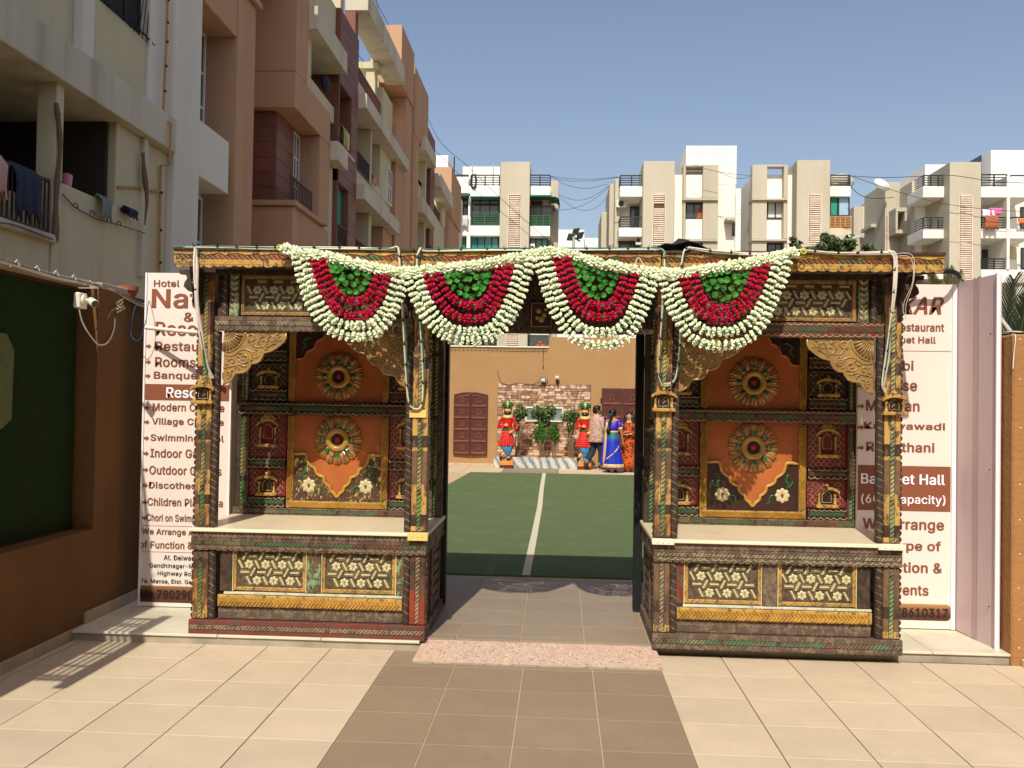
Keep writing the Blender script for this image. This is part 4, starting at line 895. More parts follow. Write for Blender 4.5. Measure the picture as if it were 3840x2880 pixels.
    for a in (-.57, .57):
        m = MB(); m.bbox(X(a) - .035, X(a) + .035, YF + .012, YF + .04, 2.292, 2.60, .003); lc = m.build('leaf_board', 'greenlite', root)
        l = MB(); l.frame((X(a), YF + .012, 0))
        for k in range(7):
            z = 2.31 + k*.04
            for e in (-1, 1): l.add([(0, z, 0), (e*.022, z + .016, .001), (e*.024, z + .03, .002), (e*.006, z + .02, .006)], [(0, 1, 3), (1, 2, 3), (2, 0, 3)])
        stuff(l.build('leaf_carving', 'inlay', lc)); spiral(root, X(a + (.07 if a > 0 else -.07)), 2.292, 2.60, YF + .016, .018)
    m = MB(); m.box(*R(-.70, .70), YF - .01, YF + .06, 2.585, 2.622); fb = m.build('frieze_rail', 'darkwood', root)
    l = MB(); l.frame((0, YF - .01, 0)); scallops(l, *R(-.70, .70), 2.60, .028, .005, .003); stuff(l.build('scallop_line', 'brown', fb))
    # strut bracket under the eave at the outer corner
    xo = X(-.81); o_ = -s
    m = MB(); pr = [(0, 2.62), (.17, 2.62), (.165, 2.59), (.12, 2.585), (.11, 2.56), (.13, 2.53), (.135, 2.50), (.10, 2.47), (.07, 2.46), (.06, 2.43), (.075, 2.40), (.06, 2.37), (.02, 2.34), (0, 2.30)]
    m.frame((xo, YF + .05, 0)); m.prism([(o_*a, b) for a, b in pr], -.02, .02); m.build('eave_strut', 'darkwood', root)
    # front strut, toward the viewer
    m = MB(); m.frame((X(-.80), YF, 0), (0, -1, 0), (0, 0, 1), (s, 0, 0)); m.prism([(a*1.1, b) for a, b in pr], -.012, .012); m.build('eave_strut', 'darkwood', root)
    for zc, a in st['hang']: niche(root, X(a), zc, .155, .155, YF - .002, 'yellow')
    return root
L = booth(-1.73, 1, 'left carved and painted wooden kiosk with flaking gold panel and red base', dict(base='redbase', baserope='ropegrey', lowpost=('post1', 'post3'), post=('post1', 'post2'), prope='ropegreen', apron='brown', apronrope='ropegreenx',
    apronline='ropegrey', dentil=True, corner=[(.70, .84)], lintel='brown', lintelrope='ropegrey', hang=[(1.672, -.77)]))
Rr = booth(1.475, -1, 'right carved and painted wooden kiosk with clean brown panel and grey base', dict(base='greywood', baserope='ropegreenx', lowpost=('post2', 'post2'), post=('post2', 'post1'), prope='ropegreen', apron='greywood', apronrope='ropegrey',
    apronline='cream', dentil=False, corner=[(.69, .84), (-.84, -.66)], lintel='red', lintelrope='ropegreenx', hang=[(1.672, -.77), (1.672, .77)]))
eave(L, -2.646, -.992); eave(Rr, .662, 2.49)
m = MB(); m.bbox(-1.04, -.92, YF - .012, YF - .001, 1.60, 1.655, .003); m.build('patch_block', 'yellowedge', L)
# ------------------------------------------------------------------ gateway between the kiosks
G = thing('carved_gateway', 'dark carved lintel and eave spanning the passage between the two kiosks', 'gateway', (-.13, 6.5, .07))
eave(G, -.985, .655)
m = MB(); m.box(-.905, .645, 6.30, 6.33, 2.21, 2.62); m.build('lintel_board', 'darkwood', G)
m = MB(); m.box(-.905, .645, 6.36, 7.12, 2.60, 2.62); m.build('ceiling', 'darkwood', G)
m = MB(); m.bbox(-.22, -.06, 6.28, 6.30, 2.245, 2.43, .004); cb = m.build('carved_block', 'darkpanel', G)
l = MB(); l.frame((-.14, 6.28, 2.335)); l.smooth = True; l.tube([(-.07, -.08, 0), (.07, -.08, 0), (.07, .085, 0), (-.07, .085, 0), (-.07, -.08, 0)], .004, 5)
for a, b, r in ((-.02, .03, .022), (.02, 0, .02), (0, -.03, .026), (-.03, -.02, .015), (.03, .04, .014)): l.ball((a, b, .004), r, 7, 5, (1, 1, .4))
stuff(l.build('relief', 'goldold', cb))
l = MB(); l.frame((0, 6.30, 0)); l.smooth = True
for i in range(-7, 9):
    c = -.14 + i*.09
    if abs(i) > 1 and -.88 < c < .62: l.tube([(q.x, q.y, q.z) for q in cat_rom([(c - .03, 2.235, .002), (c - .015, 2.25, .006), (c - .012, 2.285, .006), (c, 2.30, .006), (c + .012, 2.285, .006), (c + .015, 2.25, .006), (c + .03, 2.235, .002)], 3)], .005, 4)
for e in (-1, 1):
    for (cx, cz, r) in ((.16, 2.35, .04), (.26, 2.33, .035), (.35, 2.36, .04), (.45, 2.34, .035), (.55, 2.36, .04), (.65, 2.34, .035)):
        l.tube([(-.14 + e*a, b, .004) for a, b in scroll_pts(cx, cz, r, 1, 1.3, sgn=e)], .006, 4)
    l.tube([(-.14 + e*a, b, .004) for a, b in ((.1, 2.42), (.3, 2.45), (.5, 2.44), (.7, 2.46))], .006, 4)
for c in (-.4, -.3, -.2, -.1, 0, .1, .2): l.tube([(c + math.cos(t*.7)*.018, 2.475 + math.sin(t*.7)*.018, .003) for t in range(10)], .004, 4)
stuff(l.build('lintel_carving', 'brown', G))
# black steel gate frame behind
t = thing('gate_frame', 'black steel gate frame standing at the back of the passage', 'gate', (-.13, 7.15, .07))
m = MB(); m.bbox(-.955, -.895, 7.13, 7.22, .09, 2.27, .004); m.build('post', 'black', t)
m = MB(); m.bbox(.60, .665, 7.13, 7.22, .09, 2.27, .004); m.build('post', 'black', t)
m = MB(); m.bbox(-.955, .665, 7.13, 7.22, 2.272, 2.34, .004); m.build('crossbar', 'black', t)
for (xa, sg) in ((-.96, -1), (.665, 1)):                                    # hinges
    for z in (.3, 1.2, 2.0): m = MB(); m.bbox(xa, xa + sg*.02, 7.15, 7.19, z, z + .1, .003); m.build('hinge', 'black', t)
for (x_, z_) in ((-.975, 1.2), (.655, 1.15)): m = MB(); m.ball((x_, 6.85, z_), .018, 8, 6); m.build('bolt_head', 'screw', t)
# ------------------------------------------------------------------ string lights and cable runs on the kiosk
def cable_run(label, pts, n=4, r=.005, j=.006, ties=.12, cat='cable'):
    mb = MB(); wires(mb, pts, n, r, j, 4)
    P = cat_rom(pts, 8); acc = 0
    for a, b in zip(P, P[1:]):
        acc += (b - a).length
        if acc > ties:
            acc = 0; mb.m = 4; mb.ball((b.x + rnd(-.004, .004), b.y - .008, b.z + .004), .0095, 6, 4); mb.tube([b + Vector((-.004, -.012, .002)), b + Vector((rnd(-.012, .012), -.018, .022))], .003, 4)
    return tag(mb.build('light_cable', ['wirewhite', 'wiregreen', 'wirewhite', 'wirewhite', 'wireblack'], loc=pts[len(pts)//2]), label, cat, 'light cables fixed along the kiosks')
zt = 2.735
cable_run('light cable along the top of the left kiosk eave', [(-2.64, 5.94, zt), (-2.5, 5.935, zt + .008), (-2.0, 5.93, zt + .002), (-1.5, 5.93, zt + .004), (-1.2, 5.93, zt), (-1.12, 5.93, zt)])
cable_run('light cable hanging down at the outer post of the left kiosk', [(-2.49, 5.935, zt + .01), (-2.485, 5.925, 2.6), (-2.48, 5.935, 2.35), (-2.46, 5.98, 2.15), (-2.45, 6.05, 1.95), (-2.425, 6.1, 1.86)], 8, .008, .009, .3)
cable_run('light cable looping down the inner post of the left kiosk', [(-1.15, 5.93, zt), (-1.10, 5.925, zt + .01), (-1.085, 5.92, 2.66), (-1.07, 5.93, 2.4), (-1.055, 6.0, 2.1), (-1.045, 6.08, 1.75), (-1.01, 6.12, 1.665), (-.95, 6.12, 1.70), (-.94, 6.08, 1.95), (-.955, 5.98, 2.3), (-.965, 5.92, 2.65), (-.945, 5.92, 2.742)])
cable_run('light cable along the middle eave above the passage', [(-.945, 5.93, zt + .008), (-.90, 5.935, zt - .005), (-.5, 5.93, zt), (0, 5.93, zt + .004), (.4, 5.93, zt + .01), (.62, 5.93, zt + .012)])
cable_run('light cable looping down the inner post of the right kiosk', [(.6, 5.93, zt + .01), (.665, 5.92, zt), (.68, 5.915, 2.6), (.665, 5.93, 2.35), (.665, 6.03, 2.05), (.68, 6.1, 1.88), (.74, 6.12, 1.855), (.79, 6.11, 1.92), (.80, 6.03, 2.15), (.785, 5.94, 2.5), (.80, 5.92, 2.72), (.84, 5.92, 2.755)])
cable_run('light cable along the top of the right kiosk eave', [(.84, 5.93, zt + .02), (1.0, 5.92, zt - .006), (1.3, 5.92, zt - .02), (1.5, 5.92, zt + .006), (1.8, 5.92, zt - .012), (2.1, 5.92, zt - .004), (2.15, 5.92, zt)], 5)
cable_run('light cable hanging down at the outer post of the right kiosk', [(2.12, 5.93, zt), (2.155, 5.92, 2.7), (2.16, 5.93, 2.5), (2.155, 5.99, 2.25), (2.16, 6.05, 2.05), (2.15, 6.1, 1.88), (2.17, 6.12, 1.84)], 5, .006, .008)
mb = MB(); wires(mb, [(2.14, 5.93, 2.72), (2.25, 5.9, 2.70), (2.27, 5.92, 2.55), (2.24, 5.98, 2.4), (2.26, 6.0, 2.3)], 2, .002, .01, 1); tag(mb.build('loose_string', 'wirewhite', loc=(2.2, 5.9, 2.6)), 'loose pale strings tied at the right end of the eave', 'string')
mb = MB(); wires(mb, [(.47, 5.9, 2.6), (.50, 5.88, 2.68), (.55, 5.88, 2.6)], 2, .002, .005, 1)
tag(mb.build('loose_string', 'wirewhite', loc=(.5, 5.9, 2.6)), 'short pale string tied over the middle eave near the right kiosk', 'string')
# ------------------------------------------------------------------ black tarpaulin on the roof
mb = MB(); nu, nv = 14, 7; vs = []
for i in range(nu + 1):
    for j in range(nv + 1):
        x = .42 + i*.075; y = 6.3 + j*.11; p = max(0, 1 - abs(i - 6.2)/6.5); h = p*(.17 + .06*math.sin(j*1.2 + i*.4)) * (.35 + .65*math.sin(PI*min(1, (j + 1)/nv)*.8))
        vs.append((x, y, 2.742 + h + .012*math.sin(i*2.1 + j*1.7) + .012))
mb.add(vs, [(i*(nv + 1) + j, (i + 1)*(nv + 1) + j, (i + 1)*(nv + 1) + j + 1, i*(nv + 1) + j + 1) for i in range(nu) for j in range(nv)])
tp_ = mb.build('tarpaulin', plain('black_tarp', srgb(44, 44, 44), .5, .2, 6, .4, 14, spec=.4, bdist=.02), loc=(.9, 6.6, 2.74)); tag(tp_, 'crumpled black tarpaulin lying on the kiosk roof', 'tarpaulin')
sm = tp_.modifiers.new('thick', 'SOLIDIFY'); sm.thickness = .006
# ================================================================== FLOWER GARLANDS
def petalmat(name, c, tip, inner, tr=.25):
    t = NT(name, .7, .2); g = t.n('ShaderNodeObjectInfo')
    o = t.mix(t.noise(60, 3, .6), c, tip); o = t.mix(t.ramp(g.outputs['Random'], (0, 0.), (1, .55)), o, inner)
    t.b.inputs['Subsurface Weight'].default_value = 0
    return t.col(o)
M['petalwhite'] = petalmat('cream_petals', srgb(242, 244, 222), srgb(226, 236, 196), srgb(222, 238, 198))
M['petalred'] = petalmat('red_petals', srgb(196, 18, 42), srgb(160, 10, 40), srgb(182, 16, 84))
M['petalgreen'] = petalmat('green_leaves', srgb(62, 138, 50), srgb(30, 92, 36), srgb(84, 160, 62))
M['calyx'] = plain('calyx_green', srgb(44, 110, 74), .6, .1, 5, 0)
def blossom(R, H, n, mat, seed, jag=.3):
    rr = random.Random(seed); m = MB(); vs = []
    prof = [(-.55, .45, .2), (-.5, .86, .8), (-.1, 1.0, 1.0), (.3, .97, 1.0), (.55, .72, .8), (.42, .35, .3)]
    jit = [rr.uniform(.8, 1.15) for _ in range(n)]; jz = [rr.uniform(-.4, .4) for _ in range(n)]
    for (z, r, j) in prof:
        for k in range(n):
            q = 1 + ((jit[k] - 1)*1.0 - (jag if k % 2 else 0))*j
            a = 2*PI*k/n + rr.uniform(-.06, .06); vs.append((math.cos(a)*R*r*q, math.sin(a)*R*r*q, H*(z + jz[k]*j + (.25 if k % 2 else -.1)*j)))
    L_ = len(prof); fs = [(i*n + k, i*n + (k + 1) % n, (i + 1)*n + (k + 1) % n, (i + 1)*n + k) for i in range(L_ - 1) for k in range(n)]
    m.add(vs, fs); m.add([vs[(L_ - 1)*n + k] for k in range(n)] + [(0, 0, H*.45)], [(k, (k + 1) % n, n) for k in range(n)])
    m.m = 1; m.loft([(0, 0, -H*.85, R*.16, R*.16), (0, 0, -H*.45, R*.42, R*.42)], 6)
    return m.mesh('blossom', [mat, 'calyx'])
WH = [blossom(.0375, .0175, 22, 'petalwhite', i, .36) for i in range(6)]
RD_ = [blossom(.0345, .0175, 20, 'petalred', 20 + i, .34) for i in range(6)]
def leaf_pair(seed):
    rr = random.Random(seed); m = MB()
    for a0 in (0, 2.2):
        n = 7; vs = []; w_ = .024; 
        for i in range(n + 1):
            t = i/n; x = (t - .5)*.05; ww = w_*math.sin(PI*min(1, t*.93 + .05))**.6
            for q in (-1, -.5, 0, .5, 1):
                y = q*ww; z = abs(q)*.012 - .010*(t - .5)**2*6; ca, sa = math.cos(a0), math.sin(a0)
                vs.append((x*ca - y*sa, x*sa + y*ca, z + (.006 if a0 else 0)))
        m.smooth = True; m.add(vs, [(i*5 + j, (i + 1)*5 + j, (i + 1)*5 + j + 1, i*5 + j + 1) for i in range(n) for j in range(4)])
    return m.mesh('leaf', 'petalgreen')
LF = [leaf_pair(i) for i in range(3)]
KS = 5.9/6.0
def GX(x): return x*KS
def GZ(z): return 1.73 + (z - 1.73)*KS
GY = 5.885
RP = [(-1.893, 2.746), (-1.80, 2.712), (-1.64, 2.695), (-1.43, 2.65), (-1.25, 2.608), (-1.116, 2.590), (-1.015, 2.590), (-.782, 2.612), (-.532, 2.643), (-.367, 2.677), (-.202, 2.711), (-.09, 2.732), (.045, 2.713), (.251, 2.655), (.456, 2.618), (.60, 2.600), (.785, 2.592), (1.047, 2.636), (1.308, 2.678), (1.559, 2.746)]
def ropez(x):
    for (a, b), (c, d) in zip(RP, RP[1:]):
        if a <= x <= c: return b + (d - b)*(x - a)/(c - a)
    return RP[0][1] if x < RP[0][0] else RP[-1][1]
def walk(pts, step):
    """points at equal distances along a polyline, with directions"""
    out = []; acc = 0
    for a, b in zip(pts, pts[1:]):
        L_ = (b - a).length; d = (b - a)/max(L_, 1e-6)
        while acc <= L_: out.append((a + d*acc, d)); acc += step
        acc -= L_
    return out
def put(name, meshes, par, p, d, s=1, tilt=.28):
    d = (d + Vector((rnd(-tilt, tilt), rnd(-tilt, tilt), rnd(-tilt, tilt)))).normalized()
    q = d.to_track_quat('Z', 'Y') @ Matrix.Rotation(rnd(0, 6.28), 3, 'Z').to_quaternion()
    return inst(name, random.choice(meshes), par, p, q.to_euler(), s)
t = thing('flower_rope', 'thick white flower rope swagged along the eaves above the four half round garlands', 'garland', (0, GY, 2.6))
c = MB(); c.smooth = True
P = cat_rom([(GX(x), GY - .005, GZ(z)) for x, z in RP], 8); c.tube(P, .006, 6); c.build('cord', 'calyx', t)
for p, d in walk(P, .019): put('white_flower', WH, t, p + Vector((0, 0, rnd(-.003, .003))), d, rnd(1.0, 1.14), .4)
for p in (P[0], P[-1]):
    m = MB(); m.frame(tuple(p + Vector((-.03 if p.x < 0 else .03, -.01, .0)))); m.smooth = True
    m.tube([(math.cos(a*.5)*.017, math.sin(a*.5)*.017, 0) for a in range(14)], .0045, 6, False); m.build('end_ring', plain('lime_ring', srgb(196, 216, 60), .4, .05, 5, 0), t)
def swag(x0, x1, fc, zb, label, seed):
    """x0,x1 where the outer strand meets the rope; fc = where the lowest point lies"""
    random.seed(seed); W_ = x1 - x0; xc = x0 + W_*fc
    t = thing('garland', label, 'garland', (GX(xc), GY, 2.4), 'half round flower garlands hung along the eaves')
    fl = [0, .085, .165, .25]; fr_ = [1, .915, .835, .755]; up = [0, .083, .164, .240]
    for k in range(4):
        a, b = x0 + W_*fl[k], x0 + W_*fr_[k]; z_b = zb + up[k] + (.012*math.sin(seed + k*2))
        if seed == 3 and k == 0: z_b -= .02
        pts = []
        for i in range(61):
            u = -1 + 2*i/60; x = xc + (u*(xc - a) if u < 0 else u*(b - xc)); zt_ = ropez(a if u < 0 else b) - .035
            pts.append(Vector((GX(x), GY - .012 + .012*math.sin(i*.5 + k), GZ(z_b + (zt_ - z_b)*abs(u)**(2.95 if k < 2 else 2.8)))))
        c = MB(); c.smooth = True; c.tube(pts[::3], .003, 5); c.build('cord', 'calyx', t)
        for p, d in walk(pts, .0405 if k < 2 else .038):
            if k < 2: put('white_flower', WH, t, p, d, rnd(.9, 1.0), .13)
            else: put('red_flower', RD_, t, p, d, rnd(.9, 1.04), .18)
    for k in range(4):                                                   # green centre: rows of cupped leaves
        a, b = x0 + W_*(.325 + .05*k), x0 + W_*(.685 - .05*k); z_b = zb + .312 + .054*k; xm = (a + b)/2; pts = []
        for i in range(31):
            u = -1 + 2*i/30; x = xm + u*(b - a)/2; zt_ = ropez(x) - .045
            pts.append(Vector((GX(x), GY - .008, GZ(z_b + (max(zt_, z_b + .01) - z_b)*abs(u)**2.7))))
        for p, d in walk(pts, .0475):
            inst('green_leaf', random.choice(LF), t, p + Vector((rnd(-.006, .006), rnd(-.012, .006), rnd(-.006, .006))), (PI/2 + rnd(-.5, .5), rnd(0, 6.28), rnd(-.5, .5)), rnd(.78, .98))
    return t
swag(-1.815, -1.05, .57, 2.135, 'leftmost half round garland of white, red and green hanging before the left kiosk', 1)
swag(-1.045, -.205, .54, 2.115, 'second garland from the left hanging over the left half of the passage', 2)
swag(-.165, .615, .56, 2.125, 'third garland from the left hanging over the right half of the passage', 3)
swag(.665, 1.49, .46, 2.125, 'rightmost half round garland of white, red and green hanging before the right kiosk', 4)
random.seed(11)
# ================================================================== COURTYARD
M['door'] = plain('dark_brown_door', srgb(84, 42, 34), .5, .18, 5, .3, 40, dirt=srgb(58, 30, 26))
M['doorlite'] = plain('door_carving', srgb(126, 76, 60), .5, .18, 5, .2, 40)
WY = 23.5
t = thing('courtyard_wall', 'sunlit plain brown plaster wall at the back of the courtyard', 'wall', (0, WY, 0))
mb = MB(); mb.prism([(-6, 0), (6, 0), (6, 3.42), (-.30, 3.42), (-.30, 3.13), (-6, 3.13)], 0, .3); mb.v = [Vector((p.x, WY + p.z, p.y)) for p in mb.v]; mb.build('wall', 'wallback', t)
mb = MB(); mb.box(-6, -.302, WY - .03, WY + .32, 3.132, 3.165); mb.build('coping', 'marblewhite', t)
mb = MB(); wires(mb, [(-6, WY - .05, 3.1), (-4, WY - .05, 3.08), (-2.5, WY - .05, 3.1), (-1.2, WY - .05, 3.075), (-.35, WY - .05, 3.09)], 2, .004, .006, 1)
for i in range(24): x = -2.9 + i*.11; mb.tube([(x, WY - .05, 3.09), (x, WY - .06, 3.05)], .008, 4)
mb.tube([(-.45, WY - .02, 3.1), (-.46, WY - .02, 2.8), (-.455, WY - .02, 2.6)], .007, 4); mb.tube([(-.455, WY - .02, 2.64), (-.455, WY - .02, 2.59)], .014, 5)
mb.tube([(q.x, q.y, q.z) for q in cat_rom([(-1.65, WY - .02, 2.54), (-1.62, WY - .02, 2.35), (-1.52, WY - .06, 2.18), (-1.3, WY - .06, 2.15), (-1.1, WY - .06, 2.2), (-.9, WY - .06, 2.16), (-.7, WY - .06, 2.17), (-.55, WY - .04, 2.27)], 4)], .007, 4)
tag(mb.build('wall_cable', 'wireblack', loc=(-1, WY, 3)), 'thin dark cables running along and down the back wall', 'cable')
# red clay pots / bricks on the wall top
mb = MB(); mb.bbox(-.66, -.56, WY + .05, WY + .2, 3.166, 3.23, .01); mb.bbox(-.54, -.42, WY + .05, WY + .2, 3.166, 3.24, .01); mb.bbox(-.6, -.5, WY + .06, WY + .19, 3.242, 3.32, .01); mb.bbox(-.40, -.32, WY + .05, WY + .2, 3.166, 3.21, .01)
tag(mb.build('brick_pile', 'pot', loc=(-.5, WY + .1, 3.166)), 'few loose red bricks on top of the back wall', 'bricks')
# stone cladding
t_ = NT('cladding_stone', .75, .3); g_ = t_.n('ShaderNodeNewGeometry')
M['stone'] = t_.col(t_.mix(t_.ramp(t_.noise(12, 5, .7), (.3, 0.), (.75, .5)), t_.ramp(g_.outputs['Random Per Island'], (0, srgb(226, 202, 174)), (.25, srgb(198, 160, 130)), (.4, srgb(170, 130, 104)), (.52, srgb(156, 134, 114)), (.68, srgb(216, 186, 156)), (.87, srgb(140, 110, 88)), const=True), srgb(140, 104, 84)))
C = thing('stone_cladding', 'rectangular panel of mixed split stone cladding on the back wall', 'cladding', (-.4, WY, 1.2))
mb = MB(); mb.box(-1.64, .80, WY - .04, WY - .002, .2, 2.18); mb.build('backing', plain('stone_joint', srgb(122, 88, 70), .95, .15, 12, .2), C)
mb = MB(); z = .22
while z < 2.16:
    h = rnd(.045, .085); x = -1.64
    if z + h > 2.18: h = 2.18 - z
    while x < .79:
        w_ = min(rnd(.07, .23), .80 - x); sk = rnd(-.02, .02); d = rnd(.006, .03)
        ps = [(x + .004, z + rnd(.0, .012)), (x + w_*.5, z - rnd(0, .014)), (x + w_ - .004, z + rnd(0, .012)), (x + w_ + rnd(-.012, .006), z + h*.5), (x + w_ - .006, z + h - rnd(0, .014)), (x + w_*.45, z + h + rnd(-.004, .010)), (x + .006, z + h - rnd(0, .014)), (x - rnd(-.01, .006), z + h*.5)]
        cx, cz = x + w_/2, z + h/2; cl = lambda a, b: (max(-1.638, min(.798, a)), max(.205, min(2.178, b))); ps = [cl(*p) for p in ps]; n = 8
        mb.add([(a, WY - .041, b) for a, b in ps] + [(cx + (a - cx)*.8, WY - .041 - d, cz + (b - cz)*.75) for a, b in ps], [(i, (i + 1) % n, n + (i + 1) % n, n + i) for i in range(n)] + [tuple(range(n, 2*n))]); x += w_
    z += h
stuff(mb.build('stone_pieces', 'stone', C))
t = thing('wall_window', 'small white framed window in the stone cladding behind the plants', 'window', (-.4, WY - .05, 1.2))
mb = MB(); mb.box(-.9, .09, WY - .11, WY - .08, 1.19, 1.225); mb.box(-.9, .09, WY - .11, WY - .08, 1.54, 1.58); mb.box(-.9, -.865, WY - .11, WY - .08, 1.225, 1.54); mb.box(.055, .09, WY - .11, WY - .08, 1.225, 1.54); mb.box(-.86, .05, WY - .075, WY - .07, 1.49, 1.54)
mb.build('frame', 'marblewhite', t); mb = MB(); mb.box(-.865, .055, WY - .085, WY - .08, 1.225, 1.54); mb.build('pane', plain('window_pane', srgb(120, 138, 140), .12, .3, 5, 0, spec=.9, dirt=srgb(190, 196, 190)), t)
# planter
t_ = NT('streaked_marble', .35, .5); wv = t_.n('ShaderNodeTexWave'); wv.inputs['Scale'].default_value = 1.15; wv.inputs['Distortion'].default_value = 7; wv.inputs['Detail'].default_value = 4; wv.inputs['Detail Scale'].default_value = 1.2
t_.l(t_.map((1.6, 1, 1), (0, .62, 0)), wv.inputs['Vector']); M['streak'] = t_.col(t_.ramp(wv.outputs['Fac'], (.0, srgb(112, 124, 132)), (.22, srgb(160, 166, 166)), (.5, srgb(196, 194, 184)), (.8, srgb(172, 176, 174)), (1, srgb(214, 210, 198))))
PL = thing('planter', 'low planter faced with streaked grey marble under the stone cladding', 'planter', (-.4, 22.2, .07))
mb = MB(); mb.box(-1.62, .80, 22.12, 23.44, .07, .30); mb.build('soil', plain('soil', srgb(176, 138, 96), .95, .2, 8, .3), PL)
for k in range(6):
    a = -1.62 + k*.404; m = MB(); m.bbox(a + .002, a + .402, 22.09, 22.118, .07, .335, .003); m.build('panel', 'streak', PL)
    m = MB(); m.bbox(a + .002, a + .402, 22.12, 22.2, .302, .33, .003); m.build('coping', 'streak', PL)
# carved door leaves on the wall
def carved_door(x0, x1, z0, z1, lab, arch=False, hung=True):
    t = thing('carved_door', lab, 'door', ((x0 + x1)/2, WY - .05, z0)); xm = (x0 + x1)/2
    for (a, b, e) in ((x0, xm - .006, -1), (xm + .006, x1, 1)):
        m = MB(); m.frame((0, WY - .02, 0))
        top = [(b, z1), (a, z1)] if not arch else ([(b, z1), ((a + b)/2 + .06, z1 + .0), (a, z1 - .06)] if e < 0 else [(b, z1 - .06), ((a + b)/2 - .06, z1), (a, z1)])
        m.prism([(a, z0 + (.03 if arch and e < 0 else 0)), (b, z0 + (.03 if arch and e > 0 else 0))] + top, 0, .05); lf = m.build('leaf', 'door', t)
        w_ = b - a; nrow = 5; hh = (z1 - z0 - .12)/nrow
        for r in range(nrow):
            zb_ = z0 + .05 + r*hh
            m = MB(); m.frame((0, WY - .07, 0)); m.bbox(a + .02, b - .02, zb_, zb_ + .05, 0, .022, .008); m.bbox(a + .02, b - .02, zb_ + .065, zb_ + .078, 0, .012, .004)
            for q in range(4): m.ball((a + .05 + q*(w_ - .1)/3, zb_ + .025, .022), .011, 6, 4)
            m.build('rail', 'doorlite', lf)
            c = (a + b)/2; zc = zb_ + .11; m = MB(); m.frame((c, WY - .07, zc)); hz = hh - .2
            m.box(-.07, .07, 0, .02, 0, .02); m.box(-.055, -.04, .02, hz*.7, 0, .018); m.box(.04, .055, .02, hz*.7, 0, .018)
            m.tube([(math.cos(a_)*.062, hz*.62 + math.sin(a_)*.045, .01) for a_ in [PI*i/8 for i in range(9)]], .010, 5); m.ball((0, hz*.62 + .06, .01), .018, 6, 4, (1, 1, .8))
            m.tube([(-.025, .03, .008), (-.025, hz*.45, .008), (0, hz*.6, .008), (.025, hz*.45, .008), (.025, .03, .008)], .006, 4); m.build('niche_carving', 'doorlite', lf)
        if arch:
            m = MB(); m.frame((0, WY - .07, 0)); s_ = [(x0 + .05, z1 - .20), (x0 + .15, z1 - .12), (xm - .02, z1 - .07)] if e < 0 else [(xm + .02, z1 - .07), (x1 - .15, z1 - .12), (x1 - .05, z1 - .20)]
            m.tube([(p.x, p.y, .01) for p in cat_rom([(q[0], q[1], .01) for q in s_], 4)], .012, 5); m.build('arch_carving', 'doorlite', lf)
    if not arch:
        for z in (z0 + .5, z1 - .35): m = MB(); m.frame((x0, WY - .02, z)); m.bbox(-.035, 0, 0, .1, .01, .04, .005); m.build('hinge', 'door', t)
    return t
carved_door(-2.79, -1.90, .26, 1.93, 'dark brown carved double door hung on the wall left of the stone panel', True)
carved_door(1.09, 2.15, .2, 2.09, 'dark brown carved double door behind the three people')
# flood light and camera on the back wall
M['floodgrey'] = plain('grey_metal', srgb(98, 112, 106), .5, .1, 6, 0)
t = thing('flood_light', 'grey square flood light above the stone panel', 'flood light', (-.45, WY - .1, 2.28)); mb = MB(); mb.bbox(-.52, -.38, WY - .2, WY - .12, 2.21, 2.36, .008); mb.build('housing', 'floodgrey', t)
mb = MB(); mb.box(-.5, -.4, WY - .206, WY - .201, 2.25, 2.32); mb.build('reflector', plain('reflector', srgb(216, 220, 206), .3, .2, 9, 0), t); mb = MB(); mb.box(-.47, -.43, WY - .13, WY, 2.2, 2.215); mb.tube([(-.36, WY - .13, 2.3), (-.34, WY - .02, 2.3)], .012, 6); mb.build('arm', 'floodgrey', t)
t = thing('security_camera', 'small white security camera on the back wall above the stone panel', 'security camera', (-.08, WY - .1, 2.3)); mb = MB(); mb.bbox(-.13, -.035, WY - .16, WY, 2.29, 2.39, .012); mb.build('box', 'cctv', t)
mb = MB(); mb.smooth = True; mb.tube([(-.085, WY - .16, 2.34), (-.085, WY - .27, 2.315)], .03, 12); h_ = mb.build('housing', 'cctv', t); mb = MB(); mb.tube([(-.085, WY - .271, 2.315), (-.085, WY - .276, 2.314)], .024, 12); mb.build('lens', 'glass', h_); mb = MB(); mb.tube([(-.07, WY - .02, 2.29), (-.065, WY - .02, 2.17)], .009, 5); mb.build('cable', 'wireblack', t)
# ------------------------------------------------------------------ plants
def leafmat(name, a, b, c):
    t = NT(name, .55, .35); g = t.n('ShaderNodeNewGeometry'); o = t.ramp(g.outputs['Random Per Island'], (0, a), (.45, b), (.9, c))
    return t.col(t.mix(1.0, o, t.ramp(t.noise(4, 3), (.3, .7), (.7, 1.25)), 'MULTIPLY'))
M['leafficus'] = leafmat('ficus_leaves', srgb(38, 56, 30), srgb(66, 90, 44), srgb(120, 142, 82))
M['leafthuja'] = leafmat('thuja_leaves', srgb(38, 76, 26), srgb(62, 104, 34), srgb(90, 136, 48))
M['leaftree'] = leafmat('tree_leaves', srgb(44, 58, 32), srgb(70, 88, 46), srgb(112, 124, 70))
M['leafpalm'] = leafmat('palm_leaves', srgb(30, 42, 24), srgb(46, 60, 32), srgb(74, 88, 48))
M['leafdry'] = leafmat('dry_palm_leaves', srgb(138, 128, 76), srgb(176, 162, 104), srgb(112, 116, 66))
M['bark'] = plain('bark', srgb(128, 104, 80), .9, .25, 14, .4, 40)
